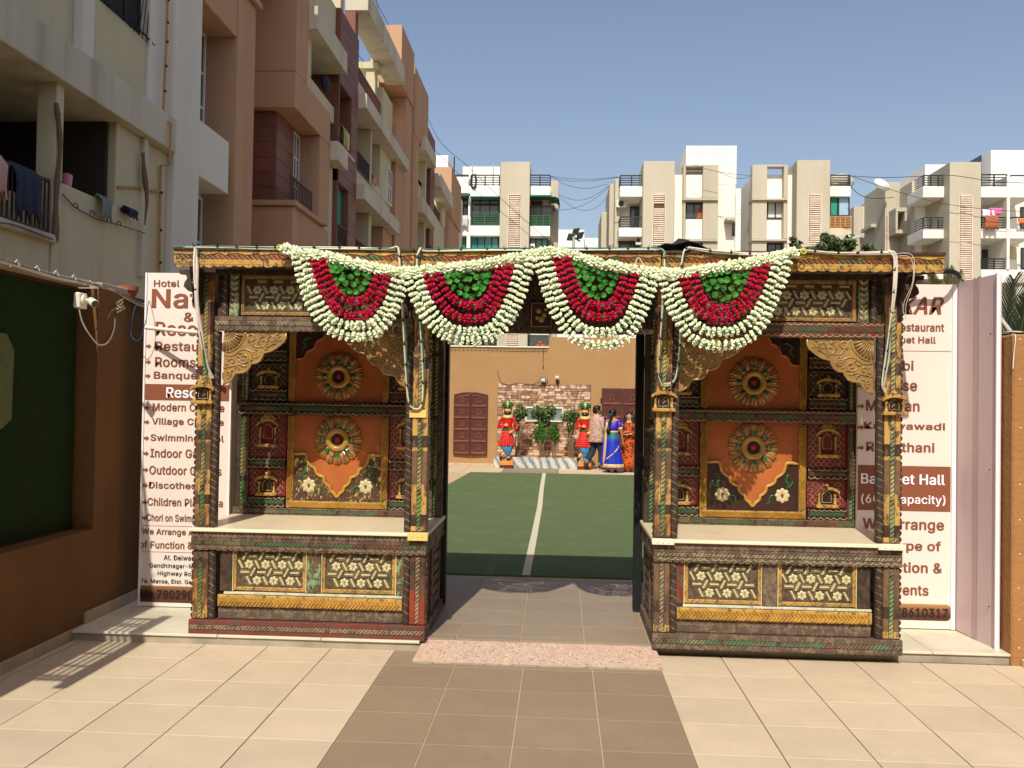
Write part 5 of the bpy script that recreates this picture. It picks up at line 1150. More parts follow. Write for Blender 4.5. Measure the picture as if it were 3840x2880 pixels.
def leaves(m, c, r, n, size, up=.2, asp=.45, shell=.35, rough=.55):
    bl = [(Vector((rnd(-1, 1), rnd(-1, 1), rnd(-1, 1))).normalized(), rnd(.25, .5)) for _ in range(9)]
    k = 0
    while k < n:
        d = Vector((rnd(-1, 1), rnd(-1, 1), rnd(-1, 1)))
        if not .05 < d.length < 1: continue
        d.normalize(); q = rnd(shell, 1); f = 1 - rough + rough*max([max(0, d.dot(b))**3*w*2.2 for b, w in bl] + [0]) if True else 1
        p = Vector((c[0] + d.x*r[0]*q*f, c[1] + d.y*r[1]*q*f, c[2] + d.z*r[2]*q*f)); k += 1
        t = Vector((rnd(-1, 1), rnd(-1, 1), rnd(-1, 1) + up)).normalized(); b = t.orthogonal().normalized(); b = Matrix.Rotation(rnd(0, 6.28), 3, t) @ b; s_ = size*rnd(.6, 1.3)
        m.add([p - t*s_*.5, p + b*s_*asp*.5 + b.cross(t)*s_*.08, p + t*s_*.5, p - b*s_*asp*.5 + b.cross(t)*s_*.08], [(0, 1, 2), (0, 2, 3)])
def stems(m, base, top, n, spread, r):
    for _ in range(n):
        a = Vector(base) + Vector((rnd(-spread, spread), rnd(-spread, spread), 0)); b = Vector(top) + Vector((rnd(-spread, spread)*1.8, rnd(-spread, spread)*1.8, rnd(-.05, .05)))
        mid = (a + b)/2 + Vector((rnd(-spread, spread), rnd(-spread, spread), 0)); m.tube(cat_rom([a, mid, b], 4), [r*(1 - .5*i/8) for i in range(9)], 5)
def topiary(lab, base, blobs, trunk_top, mat, n, size, ns=7, spread=.05, asp=.45):
    t = thing('potted_shrub', lab, 'shrub', base); m = MB(); stems(m, base, trunk_top, ns, spread, .016); m.build('stem', 'bark', t)
    m = MB()
    for c, r, k in blobs: leaves(m, c, tuple(q_*1.22 for q_ in r), int(n*k*1.35), size, asp=asp)
    m.build('foliage', mat, t); return t
topiary('ficus shrub with a round leafy head just right of the left statue', (-1.08, 22.7, .3), [((-1.02, 22.7, 1.38), (.21, .2, .24), 1), ((-1.08, 22.7, 1.08), (.10, .1, .16), .3)], (-1.03, 22.7, 1.15), 'leafficus', 640, .088)
topiary('widest ficus shrub in the middle of the planter before the small window', (-.42, 22.85, .3), [((-.55, 22.85, 1.42), (.24, .2, .2), .8), ((-.28, 22.85, 1.42), (.24, .2, .2), .8), ((-.38, 22.85, 1.2), (.18, .15, .17), .5)], (-.4, 22.85, 1.2), 'leafficus', 640, .088, 9, .07)
topiary('ficus shrub with a round head just left of the right statue', (.31, 22.7, .3), [((.30, 22.7, 1.34), (.26, .2, .22), 1), ((.28, 22.7, 1.05), (.13, .1, .14), .3)], (.3, 22.7, 1.15), 'leafficus', 640, .088, 8, .06)
topiary('left of the two small bright green conifer shrubs', (-.40, 22.45, .3), [((-.47, 22.45, .90), (.17, .14, .25), 1), ((-.47, 22.45, 1.05), (.09, .09, .15), .3)], (-.46, 22.45, .8), 'leafthuja', 900, .075, 12, .06, .25)
topiary('right of the two small bright green conifer shrubs', (-.13, 22.45, .3), [((-.13, 22.45, .92), (.16, .14, .25), 1), ((-.13, 22.45, 1.07), (.08, .08, .14), .3)], (-.13, 22.45, .8), 'leafthuja', 900, .075, 7, .035, .25)
# ------------------------------------------------------------------ statues
for k, c in dict(stred=srgb(200, 30, 26), stgreen=srgb(24, 112, 60), stblue=srgb(40, 140, 208), stskin=srgb(238, 184, 100), stblack=srgb(24, 22, 24), stgold=srgb(226, 186, 110), storange=srgb(240, 140, 56), stbrown=srgb(84, 46, 38), stwhite=srgb(236, 226, 200), stlight=srgb(120, 186, 230)).items():
    M[k] = plain(k[2:] + '_enamel', c, .25, .08, 12, 0, spec=.6)
def statue(bx, by, lab):
    t = thing('turbaned_statue', lab, 'statue', (bx, by, .07)); B = lambda x, y, z: (bx + x, by + y, z)
    m = MB(); m.bbox(bx - .17, bx + .17, by - .12, by + .14, .07, .15, .012); pd = m.build('pedestal_foot', 'stbrown', t); m = MB(); m.bbox(bx - .155, bx + .155, by - .11, by + .13, .152, .25, .01); m.box(bx - .16, bx + .16, by - .115, by + .135, .153, .163); m.build('pedestal_block', 'storange', t)
    m = MB(); m.smooth = True                                                         # standing leg and crossed leg, baggy cut
    m.loft([B(.02, 0, .36) + (.045, .045), B(.03, 0, .42) + (.06, .055), B(.02, 0, .47) + (.075, .07), B(.0, 0, .52) + (.115, .10), B(-.01, 0, .60) + (.17, .12), B(-.02, 0, .66) + (.15, .11), B(-.02, 0, .72) + (.1, .08)], 20, fn=lambda i, a: 1 + .05*math.cos(a*8))
    tr = m.build('trousers', 'stblue', t); l = MB()
    for k in range(4): l.tube([B(-.12 + k*.075, -.115, .63), B(-.07 + k*.05, -.125, .56), B(-.04 + k*.035, -.095, .49)], .006, 4)
    l.build('stripes', 'stlight', tr)
    m = MB(); m.smooth = True; m.tube([B(-.02, .02, .5), B(-.10, .03, .42), B(-.15, .02, .36)], [.05, .035, .026], 8); m.tube([B(.03, 0, .38), B(.03, 0, .29)], [.04, .032], 8); m.build('leg', 'stskin', t)
    for pts, r in (([B(.03, .04, .285), B(.03, -.03, .285), B(.035, -.09, .272)], [.036, .042, .028]), ([B(-.15, .04, .40), B(-.165, .01, .33), B(-.16, .0, .26)], [.028, .034, .024])):
        m = MB(); m.smooth = True; m.tube(pts, r, 10); m.build('shoe', 'stblack', t)
    m = MB(); m.smooth = True                                                         # flared tunic with a scalloped hem
    m.loft([B(-.02, 0, .615) + (.215, .14), B(-.02, 0, .63) + (.215, .14), B(-.02, 0, .75) + (.18, .125), B(-.015, 0, .88) + (.145, .105), B(-.01, 0, 1.0) + (.112, .085), B(0, 0, 1.06) + (.108, .08), B(0, 0, 1.18) + (.125, .09), B(0, 0, 1.28) + (.145, .09), B(0, 0, 1.335) + (.13, .075), B(0, 0, 1.36) + (.06, .05)], 40, fn=lambda i, a: 1 + (.055*math.cos(a*9) if i < 4 else .0))
    tn = m.build('tunic', 'stred', t); l = MB()
    for k in range(9):
        a = -PI/2 + (k - 4)*.3
        for j in range(7): q = j/6; z = .66 + q*.3; l.ball(B(-.02 + math.cos(a)*(.212 - .085*q), math.sin(a)*(.145 - .045*q), z), .006, 5, 3)
    stuff(l.build('beads', 'stwhite', tn))
    m = MB(); m.smooth = True; m.loft([B(0, 0, 1.0) + (.122, .094), B(0, 0, 1.005) + (.126, .097), B(0, 0, 1.04) + (.124, .096), B(0, 0, 1.045) + (.118, .09)], 24); m.build('sash', 'stgreen', t)
    for pts in ([B(-.13, 0, 1.31), B(-.19, -.01, 1.19), B(-.215, -.03, 1.07), B(-.15, -.10, 1.09), B(-.06, -.13, 1.12)], [B(.13, 0, 1.31), B(.18, -.01, 1.2), B(.235, -.02, 1.07), B(.18, -.09, 1.02), B(.11, -.12, .97)]):
        m = MB(); m.smooth = True; m.tube(cat_rom(pts, 4), [.040 - .014*i/16 for i in range(17)], 10); m.build('sleeve', 'stred', t)
    for (hx, hy, hz, dx, dz) in ((-.04, -.14, 1.125, .05, .03), (.10, -.13, .965, -.05, -.03)):
        m = MB(); m.smooth = True; m.ball(B(hx, hy, hz), .034, 8, 6, (1.1, .8, .9))
        for f in range(4): m.tube([B(hx + dx*.3, hy - .015, hz + .024 - f*.015), B(hx + dx*.9, hy - .025, hz + .024 - f*.015 + dz*.3), B(hx + dx*1.05, hy - .008, hz + .02 - f*.015 + dz*.3)], .009, 5)
        m.tube([B(hx, hy - .01, hz + .03), B(hx + dx*.3, hy - .02, hz + .055)], .009, 5); m.build('hand', 'stskin', t)
    m = MB(); m.smooth = True; m.loft([B(0, -.01, 1.27) + (.05, .05), B(0, -.03, 1.29) + (.11, .085), B(0, -.035, 1.325) + (.135, .095), B(0, -.02, 1.36) + (.11, .08), B(0, 0, 1.385) + (.06, .05)], 32, fn=lambda i, a: 1 + .06*math.cos(a*16)); m.build('ruff', 'stgold', t)
    m = MB(); m.smooth = True; m.loft([B(0, 0, 1.35) + (.045, .05), B(0, -.005, 1.385) + (.065, .07), B(0, 0, 1.43) + (.082, .085), B(0, 0, 1.49) + (.085, .088), B(0, 0, 1.55) + (.075, .08), B(0, 0, 1.58) + (.03, .03)], 18); hd = m.build('head', 'stskin', t)
    m = MB(); m.smooth = True
    for e in (-1, 1): m.ball(B(e*.1, .02, 1.46), .032, 8, 6, (.6, 1, 2.4))
    m.build('side_locks', 'stgold', t)
    m = MB(); m.smooth = True; m.loft([B(0, -.03, 1.345) + (.03, .03), B(0, -.035, 1.37) + (.06, .055), B(0, -.028, 1.40) + (.082, .068), B(0, -.012, 1.43) + (.088, .082), B(0, .0, 1.445) + (.086, .08)], 18); m.tube([B(-.07, -.07, 1.46), B(-.03, -.092, 1.452), B(0, -.095, 1.46), B(.03, -.092, 1.452), B(.07, -.07, 1.46)], [.004, .012, .009, .012, .004], 6)
    m.tube([B(-.08, -.04, 1.44), B(-.084, -.03, 1.55)], .012, 5); m.tube([B(.08, -.04, 1.44), B(.084, -.03, 1.55)], .012, 5); m.build('beard', 'stblack', hd)
    m = MB()
    for e in (-1, 1): m.tube([B(e*.05, -.074, 1.535), B(e*.03, -.083, 1.543), B(e*.012, -.085, 1.535)], .0045, 4); m.ball(B(e*.03, -.080, 1.518), .009, 6, 4, (1.4, .5, .7))
    m.build('eyes_and_brows', 'stblack', hd); m = MB(); m.smooth = True; m.tube([B(0, -.083, 1.53), B(0, -.105, 1.475)], [.007, .014], 6); m.build('nose', 'stskin', hd)
    m = MB(); m.smooth = True; m.loft([B(0, 0, 1.555) + (.085, .085), B(0, 0, 1.575) + (.125, .12), B(0, 0, 1.62) + (.142, .132), B(0, 0, 1.665) + (.135, .126), B(0, 0, 1.70) + (.10, .095), B(0, 0, 1.71) + (.03, .03)], 28, fn=lambda i, a: 1 + .03*math.cos(a*10)); tu = m.build('turban', 'stgreen', t)
    m = MB(); m.smooth = True; m.tube([B(.0, -.09, 1.56), B(.0, -.135, 1.60), B(.005, -.14, 1.65), B(.0, -.10, 1.705), B(0, -.02, 1.722)], [.02, .022, .022, .02, .014], 8); m.build('turban_band', 'stgold', tu); return t
statue(-1.28, 21.98, 'left turbaned statue with red tunic and green turban, fully in view'); statue(.62, 22.02, 'right turbaned statue half hidden behind the man in the patterned shirt')
# ------------------------------------------------------------------ people
M['skin'] = plain('skin', srgb(176, 122, 90), .55, .06, 8, 0); M['skin2'] = plain('fair_skin', srgb(206, 156, 122), .55, .05, 8, 0)
M['hair'] = plain('black_hair', srgb(22, 18, 18), .45, .3, 30, .2, 120)
def patt(name, a, b, sc_, thr=.5, w=.03):
    t = NT(name, .8, .2); v = t.n('ShaderNodeTexVoronoi'); v.inputs['Scale'].default_value = sc_; t.l(t.co, v.inputs['Vector'])
    return t.col(t.mix(t.ramp(v.outputs['Distance'], (thr - w, 0.), (thr + w, 1.)), a, b))
M['shirt'] = patt('patterned_shirt', srgb(226, 200, 182), srgb(160, 124, 112), 48, .42, .1); M['denim'] = plain('dark_denim', srgb(38, 46, 66), .85, .2, 12, .3, 200); M['denimcuff'] = plain('denim_cuff', srgb(110, 124, 140), .85, .1, 12, .2)
M['shoe'] = plain('dark_shoe', srgb(34, 34, 38), .6, .1, 6, 0); M['sole'] = plain('pale_sole', srgb(196, 190, 184), .6, .1, 6, 0); M['mask'] = plain('grey_mask', srgb(74, 78, 88), .8, .1, 10, 0)
t_ = NT('blue_silk', .38, .5); sp_ = t_.n('ShaderNodeSeparateXYZ'); t_.l(t_.co, sp_.inputs[0])
M['silk'] = t_.col(t_.mix(t_.ramp(t_.math('ADD', sp_.outputs[2], t_.math('MULTIPLY', t_.noise(5, 3), .12)), (.80, 0.), (.92, 1.)), t_.mix(t_.noise(6, 3), srgb(22, 34, 156), srgb(34, 60, 190)), t_.mix(t_.ramp(sp_.outputs[0], (.40, 0.), (.6, 1.)), srgb(24, 110, 110), srgb(34, 138, 196))))
M['blouse'] = plain('blue_blouse', srgb(48, 34, 168), .5, .1, 6, 0); M['zari'] = plain('gold_border', srgb(206, 168, 120), .4, .15, 40, .2, 100, spec=.6); M['teal'] = plain('teal_scarf', srgb(20, 98, 96), .7, .1, 6, 0)
M['rust'] = patt('rust_print_dress', srgb(52, 30, 20), srgb(188, 84, 34), 16, .40, .16)
def skinbody(parent, V, E, mat, name='body'):
    """V: {key: (x,y,z,r)}; one continuous skinned figure"""
    keys = list(V); L_ = root_of(parent).location; me = bpy.data.meshes.new(name)
    me.from_pydata([tuple(Vector(V[k][:3]) - L_) for k in keys], [(keys.index(a), keys.index(b)) for a, b in E], []); me.materials.append(M[mat])
    o = bpy.data.objects.new(name, me); S.collection.objects.link(o); o.parent = parent
    o.modifiers.new('skin', 'SKIN'); 
    if not me.skin_vertices: me.attributes
    sv = me.skin_vertices[0].data
    for i, k in enumerate(keys): r = V[k][3]; sv[i].radius = (r, r); sv[i].use_root = (k == 'pelvis')
    o.modifiers['skin'].use_smooth_shade = True
    s_ = o.modifiers.new('smooth', 'SUBSURF'); s_.levels = 1; s_.render_levels = 2; return o
def figure(bx, by, H, face, pose):
    """joint table for a person; face = angle of the direction faced (0 = +X, 90 = away); pose gives offsets"""
    f = Vector((math.cos(math.radians(face)), math.sin(math.radians(face)), 0)); r = Vector((f.y, -f.x, 0)); k = H/1.7
    P = lambda s_, d, z: Vector((bx, by, .07)) + (r*s_ + f*d)*k + Vector((0, 0, z*k))
    V = {}; E = []
    def J(n, p, rad, par=None): V[n] = (*p, rad*k); (E.append((par, n)) if par else None)
    J('pelvis', P(0, 0, .92), .115); J('waist', P(0, 0, 1.05), .10, 'pelvis'); J('chest', P(0, .01, 1.25), .115, 'waist'); J('neckbase', P(0, 0, 1.41), .06, 'chest'); J('neck', P(0, .01, 1.47), .048, 'neckbase')
    hf = pose.get('head', 0); hx = Vector((math.cos(math.radians(face + hf)), math.sin(math.radians(face + hf)), 0)); hp = P(0, .015, 1.57)
    J('jaw', hp + Vector((0, 0, -.03*k)) + hx*.02*k, .068, 'neck'); J('skull', hp + Vector((0, 0, .035*k)), .088, 'jaw'); J('crown', hp + Vector((0, 0, .085*k)), .06, 'skull')
    for e, nm in ((-1, 'l'), (1, 'r')):
        J(nm + 'sh', P(e*.16, 0, 1.38), .052, 'neckbase'); el = pose[nm + 'elbow']; wr = pose[nm + 'wrist']
        J(nm + 'el', P(*el), .038, nm + 'sh'); J(nm + 'wr', P(*wr), .026, nm + 'el')
        d = (P(*wr) - P(*el)).normalized(); J(nm + 'palm', P(*wr) + d*.06*k, .03, nm + 'wr'); sd_ = d.cross(Vector((0, 0, 1)) if abs(d.z) < .8 else f).normalized()
        for q in range(4):
            a = P(*wr) + d*.10*k + sd_*(q - 1.5)*.019*k; J(nm + 'f%d' % q, a, .0095, nm + 'palm'); L_ = (.062, .074, .078, .058)[q]
            J(nm + 'g%d' % q, a + (d*.85 + f*.35).normalized()*L_*k, .007, nm + 'f%d' % q)
        J(nm + 'th', P(*wr) + d*.05*k - sd_*.04*k, .011, nm + 'palm'); J(nm + 'tt', P(*wr) + d*.095*k - sd_*.055*k + f*.01*k, .008, nm + 'th')
        J(nm + 'hip', P(e*.09, 0, .86), .085, 'pelvis'); kn = pose[nm + 'knee']; an = pose[nm + 'ankle']
        J(nm + 'kn', P(*kn), .056, nm + 'hip'); J(nm + 'an', P(*an), .036, nm + 'kn'); ft = pose[nm + 'toe']; J(nm + 'ft', P(*ft), .032, nm + 'an')
    return V, E, P, f, r, k, hp, hx
def face_bits(par, hp, hx, k, skin, mask=False):
    sd_ = Vector((hx.y, -hx.x, 0)); m = MB(); m.smooth = True
    m.tube([hp + hx*.088*k + Vector((0, 0, .03*k)), hp + hx*.108*k + Vector((0, 0, -.005*k))], [.007*k, .013*k], 6); 
    for e in (-1, 1): m.ball(hp + sd_*e*.088*k + Vector((0, 0, .01*k)), .022*k, 6, 5, (.6, 1, 1.2))
    m.build('nose_and_ears', skin, par); m = MB()
    for e in (-1, 1): m.ball(hp + hx*.084*k + sd_*e*.033*k + Vector((0, 0, .032*k)), .010*k, 6, 4); m.tube([hp + hx*.088*k + sd_*e*.018*k + Vector((0, 0, .052*k)), hp + hx*.082*k + sd_*e*.05*k + Vector((0, 0, .052*k))], .005*k, 4)
    m.build('eyes', 'hair', par)
    if mask: m = MB(); m.smooth = True; m.ball(hp + hx*.055*k + Vector((0, 0, -.035*k)), .068*k, 10, 8, (1, 1, .95)); m.tube([hp + hx*.04*k + sd_*.075*k, hp - hx*.0*k + sd_*.094*k + Vector((0, 0, .01))], .004, 4); m.build('face_mask', 'mask', par)
    else: m = MB(); m.tube([hp + hx*.083*k + sd_*.024*k + Vector((0, 0, -.04*k)), hp + hx*.09*k + Vector((0, 0, -.042*k)), hp + hx*.083*k - sd_*.024*k + Vector((0, 0, -.04*k))], .006*k, 5); m.build('mouth', plain('lips', srgb(150, 70, 60), .5, .05, 5, 0), par)
def garment(par, name, mat, rings, f, r, n=20, fn=None, smooth=True):
    """rings: (centre Vector, half width, half depth) turned to the figure's own axes"""
    m = MB(); m.smooth = smooth; vs = []
    for i, (c, a, b) in enumerate(rings):
        for q in range(n):
            t = 2*PI*q/n; w_ = fn(i, t) if fn else 1; vs.append(c + r*(math.cos(t)*a*w_) + f*(math.sin(t)*b*w_))
    mm = len(rings); m.add(vs, [(i*n + q, i*n + (q + 1) % n, (i + 1)*n + (q + 1) % n, (i + 1)*n + q) for i in range(mm - 1) for q in range(n)] + [tuple(range(n))[::-1], tuple(range((mm - 1)*n, mm*n))])
    return m.build(name, mat, par)
# man
bx, by = .90, 21.95
t = thing('person', 'man in a pale patterned shirt and dark jeans walking right, seen from behind', 'person', (bx, by, .07))
V, E, P, f, r, k, hp, hx = figure(bx, by, 1.56, 38, dict(head=-30, lelbow=(-.25, .04, 1.12), lwrist=(-.20, .22, .95), relbow=(.26, .03, 1.12), rwrist=(.24, .2, .94), lknee=(-.08, -.06, .47), lankle=(-.09, -.30, .16), ltoe=(-.09, -.22, .04), rknee=(.09, .10, .48), rankle=(.09, .08, .08), rtoe=(.09, .22, .03)))
skinbody(t, V, E, 'skin'); face_bits(t, hp, hx, k, 'skin', True)
m = MB(); m.smooth = True; m.ball(hp + Vector((0, 0, .055*k)) - hx*.012*k, .102*k, 14, 10, (1, 1, .92)); m.ball(hp - hx*.035*k + Vector((0, 0, .0)), .085*k, 12, 8, (1, 1, 1)); m.ball(hp + hx*.05*k + Vector((0, 0, .11*k)), .05*k, 8, 6, (1, 1, .8)); m.build('hair', 'hair', t)
garment(t, 'shirt', 'shirt', [(P(0, -.01, .74), .25*k, .19*k), (P(0, -.01, .76), .258*k, .195*k), (P(0, 0, .95), .25*k, .185*k), (P(0, 0, 1.15), .24*k, .17*k), (P(0, 0, 1.32), .235*k, .145*k), (P(0, 0, 1.40), .18*k, .11*k), (P(0, 0, 1.45), .09*k, .08*k), (P(0, 0, 1.475), .066*k, .066*k)], f, r, 24, lambda i, a: 1 + .03*math.cos(a*7 + i))
for e, nm in ((-1, 'l'), (1, 'r')):
    m = MB(); m.smooth = True; s0 = Vector(V[nm + 'sh'][:3]); s1 = Vector(V[nm + 'el'][:3]); s2 = Vector(V[nm + 'wr'][:3]); m.tube(cat_rom([s0 + Vector((0, 0, .01)), s1, s1.lerp(s2, .75)], 4), [.078, .074, .07, .066, .062, .058, .054, .052, .05], 10); m.build('sleeve', 'shirt', t)
    hp_, kn, an = (Vector(V[nm + q][:3]) for q in ('hip', 'kn', 'an')); m = MB(); m.smooth = True; m.tube(cat_rom([hp_ + Vector((0, 0, .06)), hp_.lerp(kn, .5), kn, kn.lerp(an, .5), an + (kn - an)*.12], 3), [.108, .105, .10, .096, .09, .084, .078, .074, .07, .066, .064, .062, .06], 12); m.build('trouser_leg', 'denim', t)
    m = MB(); m.smooth = True; m.tube([an + (kn - an)*.28, an + (kn - an)*.1], .066, 12); m.build('cuff', 'denimcuff', t)
    toe = Vector(V[nm + 'ft'][:3]); m = MB(); m.smooth = True; m.tube([an + Vector((0, 0, -.01)) - (toe - an)*.25, an.lerp(toe, .5), toe + (toe - an)*.3], [.038, .045, .034], 10); sh = m.build('shoe', 'shoe', t); m = MB(); q0, q1 = an - (toe - an)*.3, toe + (toe - an)*.45; m.tube([q0 + Vector((0, 0, -.045)), q1 + Vector((0, 0, -.02))], .022, 6); m.build('sole', 'sole', sh)
# woman in the sari
bx, by = 1.25, 21.25
t = thing('person', 'woman in a blue silk sari with gold borders walking away, dark plait', 'person', (bx, by, .07))
V, E, P, f, r, k, hp, hx = figure(bx, by, 1.50, 72, dict(head=-10, lelbow=(-.22, .1, 1.12), lwrist=(-.12, .24, 1.05), relbow=(.25, -.03, 1.10), rwrist=(.28, .03, .84), lknee=(-.07, .0, .47), lankle=(-.08, -.12, .09), ltoe=(-.08, .02, .03), rknee=(.08, .06, .47), rankle=(.08, .02, .08), rtoe=(.08, .14, .03)))
skinbody(t, V, E, 'skin'); face_bits(t, hp, hx, k, 'skin', True)
m = MB(); m.smooth = True; m.ball(hp + Vector((0, 0, .04*k)) - hx*.015*k, .108*k, 14, 10); m.ball(hp - hx*.06*k + Vector((0, 0, -.03*k)), .07*k, 10, 8); m.tube(cat_rom([hp - hx*.09*k + Vector((0, 0, -.05*k)), P(-.03, -.12, 1.38), P(-.06, -.15, 1.2), P(-.075, -.15, 1.08), P(-.07, -.15, 1.0)], 4), [.05, .045, .04, .034, .03, .03, .03, .032, .038, .048, .054, .056, .052, .045, .03, .02, .008], 10); m.build('hair', 'hair', t)
m = MB(); m.smooth = True; m.tube([hp - hx*.11*k + Vector((0, 0, .0)) + r*.05*k, hp - hx*.125*k + Vector((0, 0, -.01)), hp - hx*.1*k - r*.06*k + Vector((0, 0, -.03)), hp - hx*.11*k - r*.09*k + Vector((0, 0, -.08))], [.014, .02, .016, .012], 8); m.build('mask_tie', 'teal', t)
garment(t, 'blouse', 'blouse', [(P(0, 0, 1.10), .145*k, .125*k), (P(0, 0, 1.2), .16*k, .13*k), (P(0, .01, 1.30), .168*k, .12*k), (P(0, .02, 1.37), .16*k, .09*k), (P(0, .04, 1.405), .12*k, .05*k)], f, r, 22)
for e, nm in ((-1, 'l'), (1, 'r')):
    s0 = Vector(V[nm + 'sh'][:3]); s1 = Vector(V[nm + 'el'][:3]); m = MB(); m.smooth = True; m.tube([s0 + Vector((0, 0, .012)), s0.lerp(s1, .45), s0.lerp(s1, .78)], [.066*k, .064*k, .056*k], 10); sl_ = m.build('sleeve', 'blouse', t); m = MB(); m.smooth = True; m.tube([s0.lerp(s1, .62), s0.lerp(s1, .86)], [.063*k, .058*k], 10); m.build('sleeve_border', 'zari', sl_)
garment(t, 'sari_skirt', 'silk', [(P(.02, -.02, .10), .30*k, .24*k), (P(.02, -.02, .30), .275*k, .225*k), (P(.01, -.02, .55), .235*k, .20*k), (P(0, -.02, .78), .205*k, .17*k), (P(0, -.01, .92), .19*k, .16*k), (P(0, 0, 1.04), .155*k, .135*k), (P(0, 0, 1.09), .148*k, .13*k)], f, r, 44, lambda i, a: 1 + (.05*math.cos(a*11 + i*.3) if i < 3 else .012*math.cos(a*8 + i*1.4)))
garment(t, 'hem_border', 'zari', [(P(.02, -.02, .135), .304*k, .244*k), (P(.02, -.02, .235), .292*k, .238*k)], f, r, 44, lambda i, a: 1 + .05*math.cos(a*11))
garment(t, 'waist_border', 'zari', [(P(0, 0, 1.06), .158*k, .14*k), (P(0, 0, 1.115), .156*k, .138*k)], f, r, 24)
m = MB(); m.smooth = True; m.tube(cat_rom([P(-.10, -.235, .36), P(.02, -.225, .46), P(.14, -.17, .58), P(.2, -.08, .72)], 5), .017, 6); m.build('drape_border', 'zari', t)
m = MB(); vs = []                                                                   # pallu falling from the left shoulder
for i in range(13):
    q = i/12; z = 1.36 - q*1.16; c0 = P(-.13 - .06*q, -.10 - .10*math.sin(q*2.2), z); wd = (.045 + .035*q)*k
    for j in range(7): u = j/6 - .5; vs.append(c0 + r*(u*2*wd) + f*(.022*math.cos(j*2.1 + i*.2)) + Vector((0, 0, 0)))
m.smooth = True; m.add(vs, [(i*7 + j, (i + 1)*7 + j, (i + 1)*7 + j + 1, i*7 + j + 1) for i in range(12) for j in range(7 - 1)]); m.mi = [1 if (fi % 6) in (2, 3, 4) else 0 for fi in range(len(m.f))]
pl = m.build('pallu', ['silk', 'zari'], t); sm = pl.modifiers.new('thick', 'SOLIDIFY'); sm.thickness = .008
for e, nm in ((-1, 'l'), (1, 'r')):
    toe = Vector(V[nm + 'ft'][:3]); an = Vector(V[nm + 'an'][:3]); m = MB(); m.smooth = True; m.tube([an - (toe - an)*.35 + Vector((0, 0, -.05)), an.lerp(toe, .5) + Vector((0, 0, -.03)), toe + (toe - an)*.3], [.024, .03, .024], 8); m.build('sandal', 'shoe', t)
# girl in the rust dress
bx, by = 1.66, 21.5
t = thing('person', 'young woman with long dark hair in an orange and brown print dress facing the camera', 'person', (bx, by, .07))
V, E, P, f, r, k, hp, hx = figure(bx, by, 1.42, -105, dict(head=0, lelbow=(-.2, .06, 1.1), lwrist=(-.04, .19, 1.08), relbow=(.21, .05, 1.1), rwrist=(.05, .19, 1.14), lknee=(-.08, .03, .47), lankle=(-.08, .0, .08), ltoe=(-.09, .13, .03), rknee=(.08, .03, .47), rankle=(.08, .0, .08), rtoe=(.09, .13, .03)))
skinbody(t, V, E, 'skin2'); face_bits(t, hp, hx, k, 'skin2')
m = MB(); m.smooth = True; m.ball(hp + Vector((0, 0, .055*k)) - hx*.05*k, .104*k, 14, 10)
for e in (-1, 1): m.tube(cat_rom([hp + r*e*.075*k + Vector((0, 0, .06*k)) - hx*.03*k, hp + r*e*.105*k - hx*.03*k, P(e*.12, .03, 1.36), P(e*.13, .08, 1.22), P(e*.12, .09, 1.12)], 4), [.03, .035, .04, .044, .046, .046, .045, .044, .044, .042, .04, .036, .032, .028, .024, .018, .008], 8)
m.tube([hp - hx*.05*k, P(0, -.09, 1.35), P(0, -.12, 1.15)], [.08, .08, .04], 10); m.build('hair', 'hair', t)
garment(t, 'dress', 'rust', [(P(0, 0, .09), .27*k, .24*k), (P(0, 0, .3), .255*k, .22*k), (P(0, 0, .6), .225*k, .19*k), (P(0, 0, .85), .19*k, .165*k), (P(0, 0, 1.02), .16*k, .14*k), (P(0, 0, 1.04), .152*k, .13*k), (P(0, 0, 1.18), .17*k, .14*k), (P(0, 0, 1.33), .18*k, .12*k), (P(0, 0, 1.41), .14*k, .08*k), (P(0, .0, 1.43), .09*k, .06*k)], f, r, 40, lambda i, a: 1 + (.05*math.cos(a*9 + i*.4) if i < 4 else 0))
for e, nm in ((-1, 'l'), (1, 'r')):
    s0, s1, s2 = (Vector(V[nm + q][:3]) for q in ('sh', 'el', 'wr')); m = MB(); m.smooth = True; m.tube(cat_rom([s0, s1, s1.lerp(s2, .6)], 4), [.068, .07, .072, .072, .07, .07, .07, .072, .074], 10); m.build('sleeve', 'rust', t)
m = MB(); m.smooth = True; m.ball(P(-.09, .12, .035), .03, 8, 6, (1, 1.6, .6)); m.ball(P(.09, .12, .035), .03, 8, 6, (1, 1.6, .6)); m.build('sandals', 'shoe', t)
# ================================================================== APARTMENT BLOCK ON THE LEFT
M['peach'] = plain('peach_plaster', srgb(184, 148, 120), .95, .05, .5, .25, 12, spec=.15, streak=.9, dirt=srgb(150, 116, 94))
M['creamwall'] = plain('cream_plaster', srgb(198, 190, 160), .95, .07, .5, .25, 12, spec=.15, streak=1.2, dirt=srgb(158, 142, 106))
M['slabgrey'] = plain('stained_slab', srgb(198, 192, 174), .95, .09, .6, .25, 12, spec=.15, streak=1.6, dirt=srgb(122, 114, 98))
M['pillargrey'] = plain('pale_pillar', srgb(216, 212, 204), .95, .04, .6, .2, 12, spec=.15, streak=.5, dirt=srgb(190, 184, 172))
M['tilewall'] = plain('maroon_cladding', srgb(118, 72, 60), .6, .1, 1.5, .1, 30, rnd=.10)
M['inside'] = plain('recess_shade_wall', srgb(96, 82, 66), .95, .15, 1, 0)  # dark colour stands in for the shade deep in recesses
M['railbrown'] = plain('brown_railing', srgb(70, 50, 46), .6, .15, 4, 0)
M['frame'] = plain('window_frame_white', srgb(222, 220, 212), .6, .05, 4, 0)
